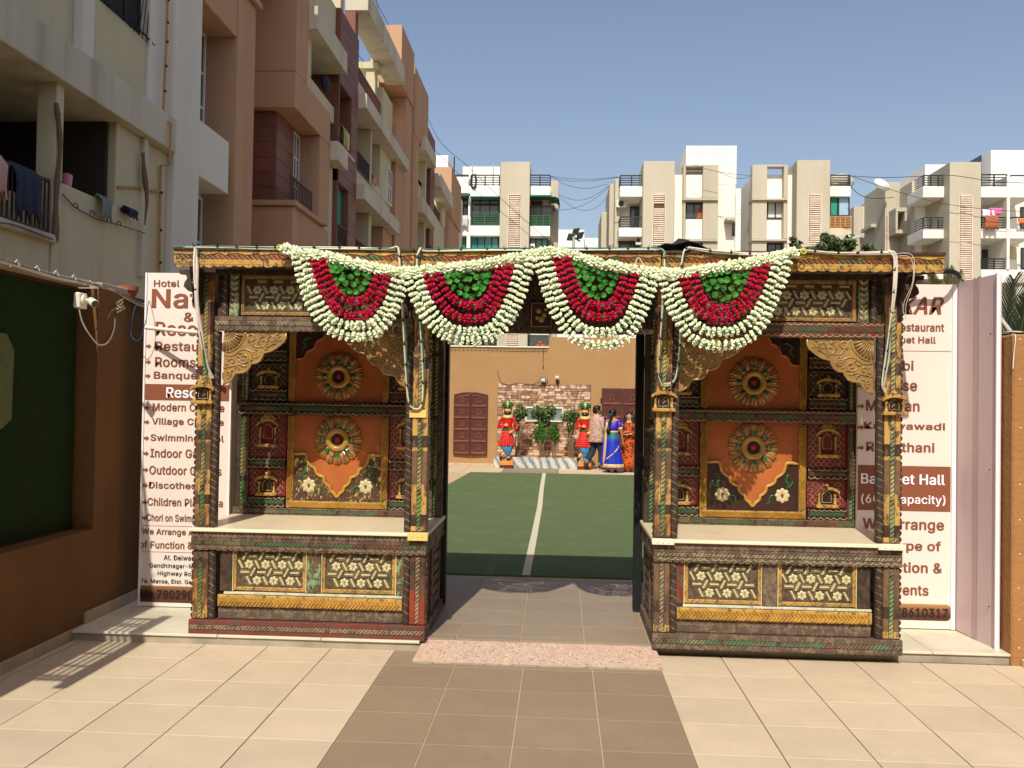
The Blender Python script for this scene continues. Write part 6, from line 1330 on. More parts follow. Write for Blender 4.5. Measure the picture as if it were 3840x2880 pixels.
M['pane'] = plain('window_glass', srgb(60, 64, 62), .12, .3, 2, 0, spec=.8)
M['tealpane'] = plain('teal_glass', srgb(38, 132, 126), .15, .12, .5, 0, spec=.8)
M['curtaingreen'] = plain('green_curtain', srgb(40, 150, 120), .8, .15, 3, .3, 9)
M['net'] = plain('dark_net', srgb(40, 46, 46), .9, .3, 40, 0)
M['rust'+'pipe'] = plain('rusty_pipe', srgb(176, 130, 80), .7, .2, 8, 0)
A = thing('apartment_block', 'long peach and cream apartment block receding along the left', 'building', (-9, 25, 0))
def ab(name, xf, xb, y0, y1, z0, z1, mat, par=None, ch=.012):
    m = MB(); m.bbox(xb, xf, y0, y1, z0, z1, ch); return m.build(name, mat, par or A)
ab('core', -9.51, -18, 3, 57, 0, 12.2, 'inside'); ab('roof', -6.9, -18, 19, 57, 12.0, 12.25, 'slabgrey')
# near bays
ab('wall', -6.72, -9.5, 3, 11.35, 0, 3.74, 'creamwall'); ab('sill', -6.62, -6.9, 3, 11.4, 3.7, 3.80, 'slabgrey'); ab('wall', -6.70, -9.5, 11.36, 13.06, 0, 4.55, 'creamwall')
ab('wall', -6.74, -9.5, 13.07, 14.79, 0, 5.83, 'creamwall'); ab('column', -6.68, -6.95, 11.36, 11.54, 4.55, 5.83, 'creamwall'); ab('column', -6.66, -6.8, 13.82, 13.95, 3.6, 5.83, 'slabgrey')
ab('slab', -6.56, -9.6, 3, 14.74, 5.83, 6.40, 'slabgrey')
ab('wall', -6.86, -9.5, 3, 12.02, 6.41, 12.5, 'creamwall'); ab('column', -6.72, -6.9, 12.03, 12.33, 6.41, 12.5, 'pillargrey'); ab('wall', -6.86, -9.5, 12.34, 14.2, 6.41, 7.54, 'creamwall'); ab('wall', -6.80, -9.5, 14.2, 14.79, 6.41, 12.5, 'pillargrey'); ab('wall', -6.86, -9.5, 12.34, 12.7, 7.55, 12.5, 'creamwall')
ab('slab', -6.62, -6.9, 3, 11.5, 8.0, 8.22, 'creamwall')
ab('inner_wall', -7.6, -9.5, 9.6, 11.3, 3.75, 5.83, 'creamwall'); M['dimroom'] = plain('room_shade_wall', srgb(60, 50, 40), .95, .15, 1, 0); ab('inner_wall', -6.86, -9.4, 13.0, 13.062, 4.56, 5.825, 'dimroom')  # near-black sheet paints the room's shade behind the balcony opening
ab('column', -7.0, -7.2, 10.15, 10.45, 3.8, 5.83, 'creamwall')
def railing(par, xf, y0, y1, z0, z1, n, mat='railbrown', name='railing', th=.02):
    m = MB(); m.box(xf - th, xf + th, y0, y1, z1 - .04, z1); m.box(xf - th*.6, xf + th*.6, y0, y1, z0, z0 + .03); o = m.build(name, mat, par)
    b = MB()
    for i in range(n + 1): y = y0 + (y1 - y0)*i/n; b.box(xf - th*.5, xf + th*.5, y - th*.5, y + th*.5, z0 + .03, z1 - .04)
    stuff(b.build('bars', mat, o)); return o
railing(A, -6.72, 8, 11.3, 3.82, 4.52, 34)
def cloth_over(name, lab, mat, p, w_, h, along='y', sag=.05, cat='clothes'):
    """a garment hung over a rail: two hanging sides"""
    m = MB(); n = 8; vs = []
    for i in range(n + 1):
        u = i/n - .5
        for j in range(7):
            v = j/6; out = .05*math.sin(PI*v) * (1 if True else 0); zz = -h*abs(v - .35)/.65*(1 + .12*math.sin(i*1.9)); off = (.07 + .02*math.sin(i*2.3))*(1 if v > .35 else -1)*min(1, abs(v - .35)*6)
            vs.append((p[0] + off, p[1] + u*w_ + .02*math.sin(j*2 + i), p[2] + zz + .02) if along == 'y' else (p[0] + u*w_ + .02*math.sin(j*2 + i), p[1] - off, p[2] + zz + .02))
    m.smooth = True; m.add(vs, [(i*7 + j, (i + 1)*7 + j, (i + 1)*7 + j + 1, i*7 + j + 1) for i in range(n) for j in range(6)])
    o = m.build(name, mat, loc=p); s_ = o.modifiers.new('thick', 'SOLIDIFY'); s_.thickness = .015; return tag(o, lab, cat)
cloth_over('hung_jeans', 'dark blue jeans hung over the brown balcony railing at upper left', M['denim'], (-6.72, 10.75, 4.54), .55, .62)
cloth_over('hung_cloth', 'pale pink cloth hung over the brown balcony railing at the left edge', plain('pink_cloth', srgb(196, 160, 150), .9, .1, 6, .2), (-6.70, 10.15, 4.54), .25, .5)
for i, (c, y, h, lab) in enumerate(((srgb(120, 128, 124), 12.55, .34, 'grey bag hanging over the sill of the open balcony'), (srgb(40, 50, 66), 13.35, .16, 'dark blue rag on the sill right of the grey bag'))): cloth_over('hung_bag', lab, plain('rag%d' % i, c, .8, .1, 6, .3), (-6.66, y, 4.58), .28, h)
m = MB(); m.loft([(-6.8, 11.85, 4.55, .06, .06), (-6.8, 11.85, 4.72, .075, .075), (-6.8, 11.85, 4.74, .05, .05)], 12); tag(m.build('bucket', plain('pink_plastic', srgb(206, 130, 150), .4, .1, 5, 0), loc=(-6.8, 11.85, 4.55)), 'small pink plastic pot on the sill of the open balcony', 'pot')
# netted window at the top
w_ = thing('x', '', '', (0, 0, 0)); bpy.data.objects.remove(w_)
def win(par, axis, f, a0, a1, z0, z1, pane='pane', fmat='frame', mull=1, trans=(), fw=.05, name='window'):
    """framed window; axis 'x' faces +X at x=f and runs a0..a1 in Y; axis 'y' faces -Y at y=f and runs in X"""
    m = MB(); p = MB()
    if axis == 'x': bx_ = lambda q, a, b, c, d, o, i: q.box(f + i, f + o, a, b, c, d)
    else: bx_ = lambda q, a, b, c, d, o, i: q.box(a, b, f - o, f - i, c, d)
    bx_(m, a0, a1, z0, z0 + fw, .04, -.04); bx_(m, a0, a1, z1 - fw, z1, .04, -.04); bx_(m, a0, a0 + fw, z0 + fw, z1 - fw, .04, -.04); bx_(m, a1 - fw, a1, z0 + fw, z1 - fw, .04, -.04)
    for k in range(1, mull + 1): c = a0 + (a1 - a0)*k/(mull + 1); bx_(m, c - fw*.5, c + fw*.5, z0 + fw, z1 - fw, .035, -.035)
    for q in trans: zz = z0 + (z1 - z0)*q; bx_(m, a0 + fw, a1 - fw, zz - fw*.45, zz + fw*.45, .033, -.033)
    o = m.build(name, fmat, par); bx_(p, a0 + fw*.8, a1 - fw*.8, z0 + fw*.8, z1 - fw*.8, .008, -.012); p.build('pane', pane, o); return o
win(A, 'x', -7.0, 12.72, 14.18, 7.56, 9.6, 'net', 'wireblack', 2)
m = MB(); 
for i in range(9): m.tube(cat_rom([(-6.83, 12.7 + i*.19, 7.62 + rnd(-.03, .03)), (-6.80, 12.8 + i*.19, 7.52 + rnd(-.03, .03)), (-6.83, 12.9 + i*.19, 7.60)], 3), .014, 5)
for i in range(5): m.tube([(-6.84, 13.6 + i*.14, 7.5), (-6.84, 13.9 + i*.09, 8.2 + i*.1)], .008, 4)
tag(m.build('sagging_net', 'net', loc=(-6.83, 13.4, 7.6)), 'dark sagging net tied across the topmost left window', 'net')
ab('pillar', -6.62, -9.5, 14.8, 15.85, 0, 16, 'pillargrey'); ab('spandrel', -6.63, -9.5, 15.86, 17.30, 5.73, 6.76, 'pillargrey'); ab('spandrel', -6.65, -9.5, 15.86, 17.64, 9.0, 16, 'peach'); ab('spandrel', -6.63, -9.5, 15.86, 17.30, 0, 3.1, 'pillargrey')
ab('wall', -7.32, -9.5, 15.86, 17.64, 0, 9.0, 'pillargrey'); win(A, 'x', -7.28, 16.5, 17.55, 6.85, 9.0, 'pane', 'frame', 1, (.3, .62)); win(A, 'x', -7.28, 16.5, 17.55, 3.3, 5.7, 'pane', 'frame', 1, (.3, .62))
ab('pier', -6.62, -9.5, 17.65, 18.65, 0, 16, 'peach'); ab('ledge', -6.50, -6.6, 17.6, 18.72, 10.02, 10.16, 'peach')
ab('wall', -7.95, -9.5, 18.66, 21.64, 0, 16, 'peach')
# corner bay
ab('bay', -6.65, -9.5, 21.65, 25.0, 8.90, 9.80, 'peach'); ab('bay', -6.65, -9.5, 21.65, 22.66, 9.81, 16, 'peach'); ab('bay', -6.65, -9.5, 21.65, 25.0, 0, 6.44, 'peach'); ab('ledge', -6.55, -9.4, 21.55, 24.1, 6.45, 6.58, 'peach'); ab('bay', -6.65, -9.5, 24.0, 25.0, 6.59, 8.89, 'peach')
tw = ab('clad_wall', -7.22, -9.5, 21.95, 23.4, 6.59, 8.89, 'tilewall')
for k in range(6):
    z = 6.6 + k*.382; m = MB(); m.bbox(-7.215, -7.20, 21.96, 23.38, z, z + .372, .004); m.build('panel', 'tilewall', tw)
    m = MB(); m.bbox(-9.4, -7.23, 21.935, 21.948, z, z + .372, .004); m.build('panel', 'tilewall', tw)
win(A, 'x', -7.25, 23.42, 23.98, 6.6, 8.85, 'pane', 'frame', 1, (.35, .7)); railing(A, -6.75, 21.7, 23.6, 6.6, 7.24, 16)
ab('wall', -6.8, -9.5, 22.67, 25.94, 9.81, 10.3, 'creamwall'); ab('wall', -6.8, -9.5, 22.67, 23.5, 10.31, 16, 'creamwall'); ab('wall', -6.8, -9.5, 23.5, 25.94, 11.9, 13.3, 'creamwall'); ab('slab', -6.42, -9.5, 22.67, 25.9, 11.28, 11.89, 'slabgrey'); ab('slab', -6.42, -9.5, 25.02, 26.2, 8.5, 9.05, 'slabgrey')
ab('wall', -6.8, -9.5, 25.01, 25.94, 0, 8.49, 'creamwall')
m = MB(); m.ball((-6.7, 24.6, 10.55), .22, 8, 6, (.6, 1.2, 1)); tag(m.build('laundry_bag', 'denim', loc=(-6.7, 24.6, 10.4)), 'dark blue bag hung in the cream framed balcony opening', 'bag')
# maroon clad bay
def cladbay(y0, y1, z0, z1, n):
    o = ab('clad_wall', -6.68, -9.5, y0, y1, z0, z1, 'tilewall'); h = (z1 - z0)/n
    for k in range(n): m = MB(); m.bbox(-6.675, -6.66, y0 + .01, y1 - .01, z0 + k*h + .006, z0 + (k + 1)*h - .006, .004); m.build('panel', 'tilewall', o)
cladbay(25.95, 28.38, 11.1, 13.3, 6); cladbay(25.95, 28.38, 8.15, 9.2, 3); cladbay(27.5, 28.38, 9.2, 11.1, 5); cladbay(27.32, 28.38, 3, 8.15, 12); cladbay(25.95, 26.05, 3, 11.1, 3)
m = MB()
for i in range(13):
    y = 26.07 + i*.1; m.add([(-6.9 + .03*(i % 2), y, 6.9), (-6.9 + .03*((i + 1) % 2), y + .1, 6.9), (-6.9 + .03*((i + 1) % 2), y + .1, 8.14), (-6.9 + .03*(i % 2), y, 8.14)], [(0, 1, 2, 3)])
m.build('curtain', 'curtaingreen', A); railing(A, -6.72, 26.05, 27.75, 6.36, 6.95, 16)
for k, (c, y) in enumerate(((srgb(160, 160, 100), 26.7), (srgb(206, 180, 120), 27.1))): cloth_over('hung_towel', ('olive green towel' if k == 0 else 'sand coloured towel') + ' hanging in the maroon clad balcony', plain('towel%d' % k, c, .9, .1, 6, .2), (-6.72, y, 10.0), .35, .7)
ab('sill', -6.62, -6.9, 26.0, 27.9, 9.2, 9.3, 'slabgrey')
# cream bays beyond
ab('wall', -6.78, -9.5, 28.4, 34.7, 8.66, 9.22, 'creamwall'); ab('wall', -6.78, -9.5, 32.6, 34.7, 9.23, 11.1, 'creamwall'); ab('column', -6.72, -9.4, 30.68, 30.9, 9.23, 11.1, 'creamwall'); ab('wall', -6.78, -9.5, 30.9, 32.6, 9.23, 9.5, 'creamwall')
ab('slab', -6.38, -9.5, 28.4, 36.5, 11.11, 11.58, 'slabgrey'); ab('slab', -6.38, -9.5, 28.4, 34.68, 8.15, 8.65, 'slabgrey'); ab('parapet', -6.85, -7.1, 28.4, 34.7, 11.59, 12.28, 'creamwall'); railing(A, -6.9, 28.4, 32.9, 12.29, 12.78, 44, 'tilewall', th=.03)
ab('wall', -6.78, -9.5, 28.4, 33, 5.3, 6.3, 'creamwall'); ab('column', -6.72, -9.4, 30.6, 31.0, 3, 8.14, 'creamwall'); ab('wall', -6.7, -9.5, 33.0, 34.7, 0, 8.14, 'peach'); railing(A, -6.75, 28.45, 30.5, 6.3, 6.95, 20); railing(A, -6.75, 28.45, 30.6, 9.23, 9.85, 20)
win(A, 'x', -6.74, 33.7, 34.6, 9.25, 10.6, 'pane', 'frame', 1, (.5,)); cloth_over('hung_cloth', 'pink cloth hanging from the far cream balcony', plain('pinkrag', srgb(206, 130, 150), .9, .1, 6, .2), (-6.74, 31.2, 9.62), .4, .35)
ab('roof_beam', -6.35, -7.1, 28.2, 34.95, 14.2, 14.9, 'slabgrey'); ab('roof_column', -6.75, -7.1, 28.2, 28.6, 12.2, 14.19, 'tilewall'); ab('roof_column', -7.2, -7.6, 28.0, 28.4, 13.0, 15.6, 'creamwall'); ab('roof_column', -7.0, -7.35, 32.5, 32.95, 12.2, 14.19, 'creamwall'); ab('roof_beam', -6.9, -9.8, 32.4, 33.1, 13.9, 14.15, 'creamwall'); ab('parapet', -6.8, -7.1, 32.96, 34.9, 11.6, 13.4, 'creamwall')
ab('pier', -6.62, -9.5, 34.9, 38.3, 0, 12.6, 'peach'); ab('pier', -6.62, -7.3, 37.0, 38.3, 12.61, 14.4, 'peach'); ab('pier', -6.55, -7.45, 35.3, 38.3, 14.41, 16.75, 'peach'); ab('pier_white', -7.46, -7.8, 35.3, 38.3, 13.5, 16.75, 'creamwall')
ab('pier', -6.70, -9.5, 38.32, 38.9, 0, 14.5, 'peach'); ab('pier', -6.60, -7.25, 38.9, 42.9, 13.5, 16.45, 'peach'); ab('pier', -6.62, -9.5, 38.91, 40.4, 0, 13.49, 'peach')
ab('wall', -6.9, -9.5, 40.41, 45.8, 11.0, 12.3, 'creamwall'); ab('slab', -6.38, -9.5, 41, 44.3, 13.3, 13.95, 'slabgrey'); ab('slab', -6.38, -9.5, 40.5, 44.6, 10.3, 10.95, 'slabgrey'); ab('wall', -6.8, -9.5, 40.41, 44, 7.2, 8.6, 'creamwall'); cladbay(43.0, 45.79, 13.96, 15.1, 3); cladbay(44.4, 45.79, 9.5, 13.9, 10); ab('column', -6.7, -9.5, 43.0, 43.3, 3, 13.29, 'creamwall')
ab('roof_beam', -6.35, -7.1, 45.8, 51.2, 12.75, 13.45, 'slabgrey'); ab('wall', -6.85, -9.5, 45.8, 51.4, 9.3, 11.6, 'creamwall'); ab('slab', -6.38, -9.5, 45.8, 51.4, 8.6, 9.29, 'slabgrey'); railing(A, -6.88, 45.8, 49.5, 11.61, 12.1, 30, 'tilewall', th=.03); ab('roof_column', -7.0, -7.4, 49.4, 50, 11.6, 12.74, 'creamwall'); ab('wall', -6.8, -9.5, 49.8, 51.4, 11.61, 12.6, 'creamwall')
ab('pier', -6.6, -9.5, 51.5, 56.6, 0, 12.4, 'peach'); ab('pier', -6.5, -7.5, 51.6, 56.6, 12.41, 15.3, 'peach'); ab('stair_head', -7.0, -13, 57.2, 62, 8, 15.6, 'pillargrey'); ab('slab', -6.38, -9.5, 45.8, 51.3, 5.9, 6.4, 'slabgrey')
m = MB(); m.tube([(-7.1, 57.5, 14.5), (-7.1, 57.5, 17.5)], .045, 6); m.build('mast', 'screw', A)
# rusty downpipe on the near bays
t = thing('downpipe', 'thin rusty downpipe running down the cream wall at upper left', 'pipe', (-6.75, 14.6, 6)); m = MB(); X = -6.70
pp = [atX(1045/1.659, -60, X), atX(1033/1.659, 300/1.659, X), atX(1012/1.659, 745/1.659, X), atX(1062/1.659, 765/1.659, -6.5), atX(1056/1.659, 1025/1.659, -6.5), atX(1000/1.659, 1030/1.659, X), atX(990/1.659, 1700/1.659, X)]
m.tube(pp, .022, 6); m.build('pipe', 'rustpipe', t)
for a, b in zip(pp, pp[1:]):
    if (b - a).length > 1:
        for q in (.25, .6, .9): m = MB(); m.ball(a.lerp(b, q) + Vector((.02, 0, 0)), .026, 6, 4); m.build('clamp', 'screw', t)
m = MB(); m.tube([atX(940/1.659, 1190/1.659, X), atX(1000/1.659, 1187/1.659, X)], .022, 6); m.tube([atX(730/1.659, 1165/1.659, -6.72), atX(880/1.659, 1170/1.659, -6.72)], .02, 6); m.build('branch_pipe', 'rustpipe', t)
m = MB(); m.tube(cat_rom([atX(390/1.659, 1210/1.659, -6.66), atX(470/1.659, 1290/1.659, -6.66), atX(600/1.659, 1360/1.659, -6.66), atX(740/1.659, 1400/1.659, -6.66), atX(900/1.659, 1450/1.659, -6.66)], 5), .009, 4)
m.tube(cat_rom([atX(0, 1385/1.659, -6.6), atX(90/1.659, 1400/1.659, -6.6), atX(200/1.659, 1440/1.659, -6.6), atX(330/1.659, 1490/1.659, -6.6)], 5), .009, 4)
for x_, y_ in ((470, 1290), (575, 1335), (655, 1365), (740, 1400), (90, 1395), (195, 1435)): c = atX(x_/1.659, y_/1.659, -6.65); m.tube([c + Vector((0, math.cos(a)*.06, math.sin(a)*.06)) for a in (0, .8, 1.6, 2.4, 3.2)], .008, 4)
tag(m.build('slack_wire', 'wireblack', loc=(-6.66, 12, 4.2)), 'slack dark wire with hooks along the near balcony walls', 'wire')
nb = plain('net_brown', srgb(112, 94, 76), .95, .4, 30, .5, 60)
for lab, P_, rr_ in (('bundled brown net tied along the column left of the open balcony', [(350, 640), (375, 900), (350, 1200), (345, 1500)], [.03, .04, .03, .035, .03, .025, .03, .04, .035, .03, .04, .05, .04]), ('bundled brown net tied along the column right of the open balcony', [(890, 950), (900, 1100), (915, 1250), (900, 1400)], [.03, .025, .03, .04, .045, .05, .04, .03, .025, .02, .015, .012, .01])):
    m = MB(); m.tube(cat_rom([atX(x_/1.659, y_/1.659, -6.64) for x_, y_ in P_], 4), rr_, 6); tag(m.build('bundled_net', nb, loc=atX(P_[1][0]/1.659, P_[1][1]/1.659, -6.64)), lab, 'net')

# ================================================================== WHITE APARTMENT BLOCKS BEHIND
M['whitewall'] = plain('white_wall', srgb(238, 235, 227), .95, .03, .3, .1, 6, spec=.15, streak=.35, dirt=srgb(214, 204, 188))
M['beigewall'] = plain('beige_wall', srgb(190, 183, 163), .95, .06, .35, .15, 6, spec=.15, streak=.4, dirt=srgb(164, 154, 132))
M['stainwall'] = plain('stained_wall', srgb(226, 206, 178), .95, .1, .5, .1, 6, streak=.6, dirt=srgb(186, 134, 90))
M['railblack'] = plain('dark_railing', srgb(40, 42, 46), .5, .1, 4, 0)
M['greengrill'] = plain('green_grille', srgb(34, 84, 52), .6, .15, 4, 0)
M['awning'] = plain('green_awning', srgb(40, 110, 84), .6, .15, 3, 0)
M['louvre'] = plain('louvre_cream', srgb(226, 208, 188), .8, .12, 2, 0, dirt=srgb(170, 120, 92))
M['acwhite'] = plain('ac_white', srgb(232, 226, 214), .5, .05, 4, 0)
M['curtainwhite'] = plain('white_curtain', srgb(206, 214, 208), .8, .12, 2, 0); M['blueglass'] = plain('pale_blue_glass', srgb(150, 186, 206), .15, .05, 2, 0, spec=.8)
z3 = lambda x, y: (1600 + x/2.765, 500 + y/2.765); z4 = lambda x, y: (2200 + x/2.765, 500 + y/2.765); z5 = lambda x, y: (2900 + x/2.353, 500 + y/2.353)
def rect(zf, x0, y0, x1, y1, Y):
    a = atY(*zf(x0, (y0 + y1)/2), Y); b = atY(*zf(x1, (y0 + y1)/2), Y); c = atY(*zf((x0 + x1)/2, y0), Y); d = atY(*zf((x0 + x1)/2, y1), Y); return a.x, b.x, d.z, c.z
def pb(par, zf, x0, y0, x1, y1, Y, D, mat, name='wall', ground=False, ch=.02):
    a, b, c, d = rect(zf, x0, y0, x1, y1, Y); m = MB(); m.bbox(a, b, Y, Y + D, 0 if ground else c, d, ch); return m.build(name, mat, par)
def pwin(par, zf, x0, y0, x1, y1, Y, pane='pane', fmat='railblack', mull=1, fw=.09):
    a, b, c, d = rect(zf, x0, y0, x1, y1, Y); return win(par, 'y', Y, a, b, c, d, pane, fmat, mull, (), fw)
def louvre(par, zf, x0, y0, x1, y1, Y, ground=True, gap=()):
    a, b, c, d = rect(zf, x0, y0, x1, y1, Y); c = 3 if ground else c
    m = MB(); m.box(a, b, Y - .012, Y - .002, c, d); o = m.build('louvre_opening', plain('louvre_dark', srgb(92, 70, 58), .95, .2, 2, 0), par); m = MB(); z = d; i = 0
    while z > c + .1:
        if not any(g0 < i < g1 for g0, g1 in gap): m.box(a + .03, b - .03, Y - .07 - rnd(0, .02), Y - .014, z - .115 + rnd(-.01, .01), z - .02)
        z -= .155; i += 1
    m.box(a - .06, a, Y - .06, Y, c, d); m.box(b, b + .06, Y - .06, Y, c, d); stuff(m.build('louvre_slats', 'louvre', o))
def prail(par, zf, x0, y0, x1, y1, Y, n=4, posts=3, side=0, mat='railblack'):
    a, b, c, d = rect(zf, x0, y0, x1, y1, Y); m = MB()
    for k in range(n + 1): z = c + (d - c)*(k + .5)/(n + .5); m.box(a, b, Y - .03, Y + .01, z - .035, z + .035 + (.03 if k == n else 0))
    for k in range(posts): x = a + (b - a)*k/(posts - 1); m.box(x - .045, x + .045, Y - .05, Y + .03, c, d)
    if side:
        for k in range(n + 1): z = c + (d - c)*(k + .5)/(n + .5); xx = a if side < 0 else b; m.box(xx - .02, xx + .02, Y, Y + 1.6, z - .035, z + .035)
    return m.build('railing', mat, par)
def ac(lab, zf, x0, y0, x1, y1, Y):
    a, b, c, d = rect(zf, x0, y0, x1, y1, Y); t = thing('air_conditioner', lab, 'air conditioner', ((a + b)/2, Y - .4, c)); m = MB(); m.bbox(a, b, Y - .45, Y - .05, c, d, .02); m.build('casing', 'acwhite', t)
    m = MB(); r_ = min(b - a, d - c)*.38; cx = a + (b - a)*.42; m.frame((cx, Y - .452, (c + d)/2)); m.prism([(math.cos(k*PI/10)*r_, math.sin(k*PI/10)*r_) for k in range(20)], 0, .02); f_ = m.build('fan_grille', 'floodgrey', t)
    m = MB(); m.frame((cx, Y - .475, (c + d)/2)); 
    for q in range(5): m.tube([(math.cos(k*PI/8)*r_*q/5, math.sin(k*PI/8)*r_*q/5, .004) for k in range(17)], .008, 4) if q else None
    m.build('guard', 'wireblack', f_)
    for x_ in (a + .1, b - .1): m = MB(); m.box(x_ - .02, x_ + .02, Y - .42, Y, c - .06, c - .01); m.build('bracket', 'railblack', t)
# --- block 1
B = thing('apartment_block', 'white block with green grilles behind the middle of the gateway', 'building', (-1.5, 70, 0)); q = lambda *a, **k: pb(B, z3, *a, **k)
q(280, 560, 1290, 1300, 69, 12, 'whitewall', 'body', ground=True); q(373, 345, 757, 600, 71, 5, 'whitewall', 'stair_head'); q(80, 228, 222, 400, 75, 5, 'whitewall', 'stair_head')
q(250, 450, 435, 620, 67, 1.9, 'whitewall'); q(436, 546, 757, 655, 67, 1.9, 'whitewall'); q(327, 862, 452, 1062, 67, 1.9, 'whitewall'); q(453, 956, 757, 1062, 67, 1.9, 'whitewall'); q(431, 621, 452, 861, 67, 1.9, 'whitewall'); q(412, 1063, 449, 1300, 67, 1.9, 'whitewall', ground=True); q(280, 621, 326, 1300, 67, 1.9, 'whitewall', ground=True)
q(450, 1260, 757, 1300, 67, 1.9, 'whitewall'); q(327, 1268, 411, 1310, 67, 1.9, 'whitewall', ground=True)
q(330, 622, 434, 650, 66.4, .7, 'greengrill', 'awning'); q(452, 650, 757, 664, 66.5, .6, 'awning', 'awning')
pwin(B, z3, 455, 665, 752, 955, 68, 'pane', 'greengrill', 2); pwin(B, z3, 452, 1064, 748, 1258, 67.6, 'tealpane', 'railblack', 3); pwin(B, z3, 327, 1064, 411, 1266, 67.6, 'tealpane', 'railblack', 1); pwin(B, z3, 328, 652, 430, 860, 68.5, 'pane', 'railblack', 1)
prail(B, z3, 456, 825, 752, 955, 67.2, 6, 3, mat='greengrill'); prail(B, z3, 458, 437, 755, 546, 67.3, 4, 3); prail(B, z3, 290, 436, 434, 450, 67.3, 1, 2)
for x_ in (472, 690): a, b, c, d = rect(z3, x_, 320, x_ + 8, 545, 67.6); m = MB(); m.tube([(a, 67.6, c), (a, 67.6, d)], .05, 6); m.build('pole', 'pipegrey', B)
c_ = atY(*z3(487, 497), 66.9); m = MB(); m.smooth = True; m.tube([(c_.x + math.cos(k*PI/8)*.36*.53, 66.9, c_.z + math.sin(k*PI/8)*.5) for k in range(17)], .08, 6); tag(m.build('tyre', 'black', loc=c_), 'black tyre hung on the roof railing of the white block', 'tyre')
q(760, 295, 1065, 1300, 66.2, 3, 'beigewall', 'pillar', ground=True); louvre(B, z3, 850, 628, 968, 1300, 66.2)
q(1068, 547, 1282, 640, 66.8, 2.2, 'whitewall', 'parapet'); prail(B, z3, 1068, 437, 1282, 546, 66.9, 4, 3); q(1068, 641, 1300, 655, 66.2, 1.2, 'awning', 'awning'); q(1067, 960, 1280, 1066, 66.8, 2.2, 'whitewall', 'parapet')
prail(B, z3, 1068, 757, 1325, 850, 66.9, 5, 4); prail(B, z3, 1065, 858, 1282, 958, 66.9, 6, 4, mat='greengrill'); q(1068, 856, 1280, 959, 67.1, .1, 'greengrill', 'green_screen'); pwin(B, z3, 1070, 1068, 1255, 1300, 67.8, 'tealpane', 'railblack', 2); q(1066, 1300, 1282, 1320, 67.5, 1.5, 'whitewall', ground=True)
m = MB(); P_ = [atY(*z3(x, y), 66.0) for x, y in ((1282, 652), (1345, 658), (1375, 680), (1382, 725))]; m.add([p for p in P_] + [p + Vector((0, 2.2, 0)) for p in P_], [(0, 1, 5, 4), (1, 2, 6, 5), (2, 3, 7, 6)]); o_ = m.build('side_awning', 'awning', B); o_.modifiers.new('t', 'SOLIDIFY').thickness = .03
q(1283, 490, 1363, 1300, 68.5, 8, 'beigewall', 'pillar', ground=True); q(1067, 700, 1200, 957, 68.6, .3, 'inside', 'inner_wall')
ac('air conditioner low on the white block beside the teal windows', z3, 1078, 1155, 1123, 1232, 67.4)
cloth_over('hung_shirt', 'grey and white shirts drying on the left balcony of the white block', plain('greyshirt', srgb(190, 192, 190), .9, .2, 3, .1), tuple(atY(*z3(368, 850), 66.8)), .9, .9, 'x')
# parts of block 1 seen through the gateway over the courtyard wall
pwin(B, lambda x, y: (1600 + x/2.369, 1200 + y/2.369), 900, 132, 1085, 260, 67.4, 'pane', 'greengrill', 1); pwin(B, lambda x, y: (1600 + x/2.369, 1200 + y/2.369), 300, 132, 625, 260, 66.9, 'pane', 'greengrill', 3)
F = thing('apartment_block', 'distant plain white block low between the two nearer blocks', 'building', (3, 110, 0)); pb(F, z3, 1355, 1000, 1634, 1300, 108, 10, 'whitewall', 'wall', ground=True); pb(F, z3, 1635, 1085, 1800, 1300, 110, 10, 'whitewall', 'wall', ground=True); pb(F, z3, 1465, 1055, 1530, 1103, 107.9, .2, 'beigewall', 'vent')
# --- block 2
B = thing('apartment_block', 'beige and white block with a tall white tower right of centre', 'building', (8, 70, 0)); q = lambda *a, **k: pb(B, z4, *a, **k)
q(150, 815, 236, 1300, 74, 6, 'beigewall', 'pillar', ground=True); q(232, 520, 300, 1300, 70, 6, 'beigewall', 'side_wall', ground=True); q(290, 475, 347, 1300, 68.6, 3, 'beigewall', 'side_wall', ground=True)
q(345, 660, 583, 1300, 69.2, 8, 'whitewall', 'body', ground=True); q(345, 549, 582, 658, 66.8, 3, 'whitewall', 'parapet'); prail(B, z4, 350, 441, 580, 547, 66.9, 4, 3, side=-1); q(333, 979, 581, 1072, 66.8, 2.4, 'whitewall', 'parapet'); prail(B, z4, 345, 870, 572, 978, 66.9, 4, 3, side=-1)
pwin(B, z4, 448, 757, 556, 975, 69.15, 'pane', 'railblack', 1); pwin(B, z4, 335, 1076, 580, 1300, 68.6, 'pane', 'railblack', 1)
ac('round fan air conditioner on the balcony of the beige and white block', z4, 305, 702, 416, 780, 68.5); ac('air conditioner under the lower balcony of the beige and white block', z4, 505, 1078, 562, 1165, 67.6)
q(583, 288, 908, 1300, 66, 4, 'beigewall', 'pillar', ground=True); louvre(B, z4, 690, 625, 806, 1300, 66, gap=((4, 7), (43, 46))); q(905, 430, 1002, 1300, 67.2, 3, 'whitewall', ground=True)
q(1030, 128, 1555, 530, 68, 9, 'whitewall', 'tower'); q(1000, 531, 1540, 1300, 68, 9, 'whitewall', 'tower', ground=True)
q(1002, 325, 1027, 669, 66.7, 1.2, 'beigewall', 'fin'); q(1206, 325, 1366, 669, 66.7, 1.2, 'beigewall', 'fin'); q(1028, 325, 1205, 345, 66.7, 1.2, 'beigewall', 'fin'); q(1000, 670, 1364, 694, 66.5, 1.4, 'beigewall', 'ledge'); q(1028, 430, 1204, 668, 67.1, .8, 'whitewall')
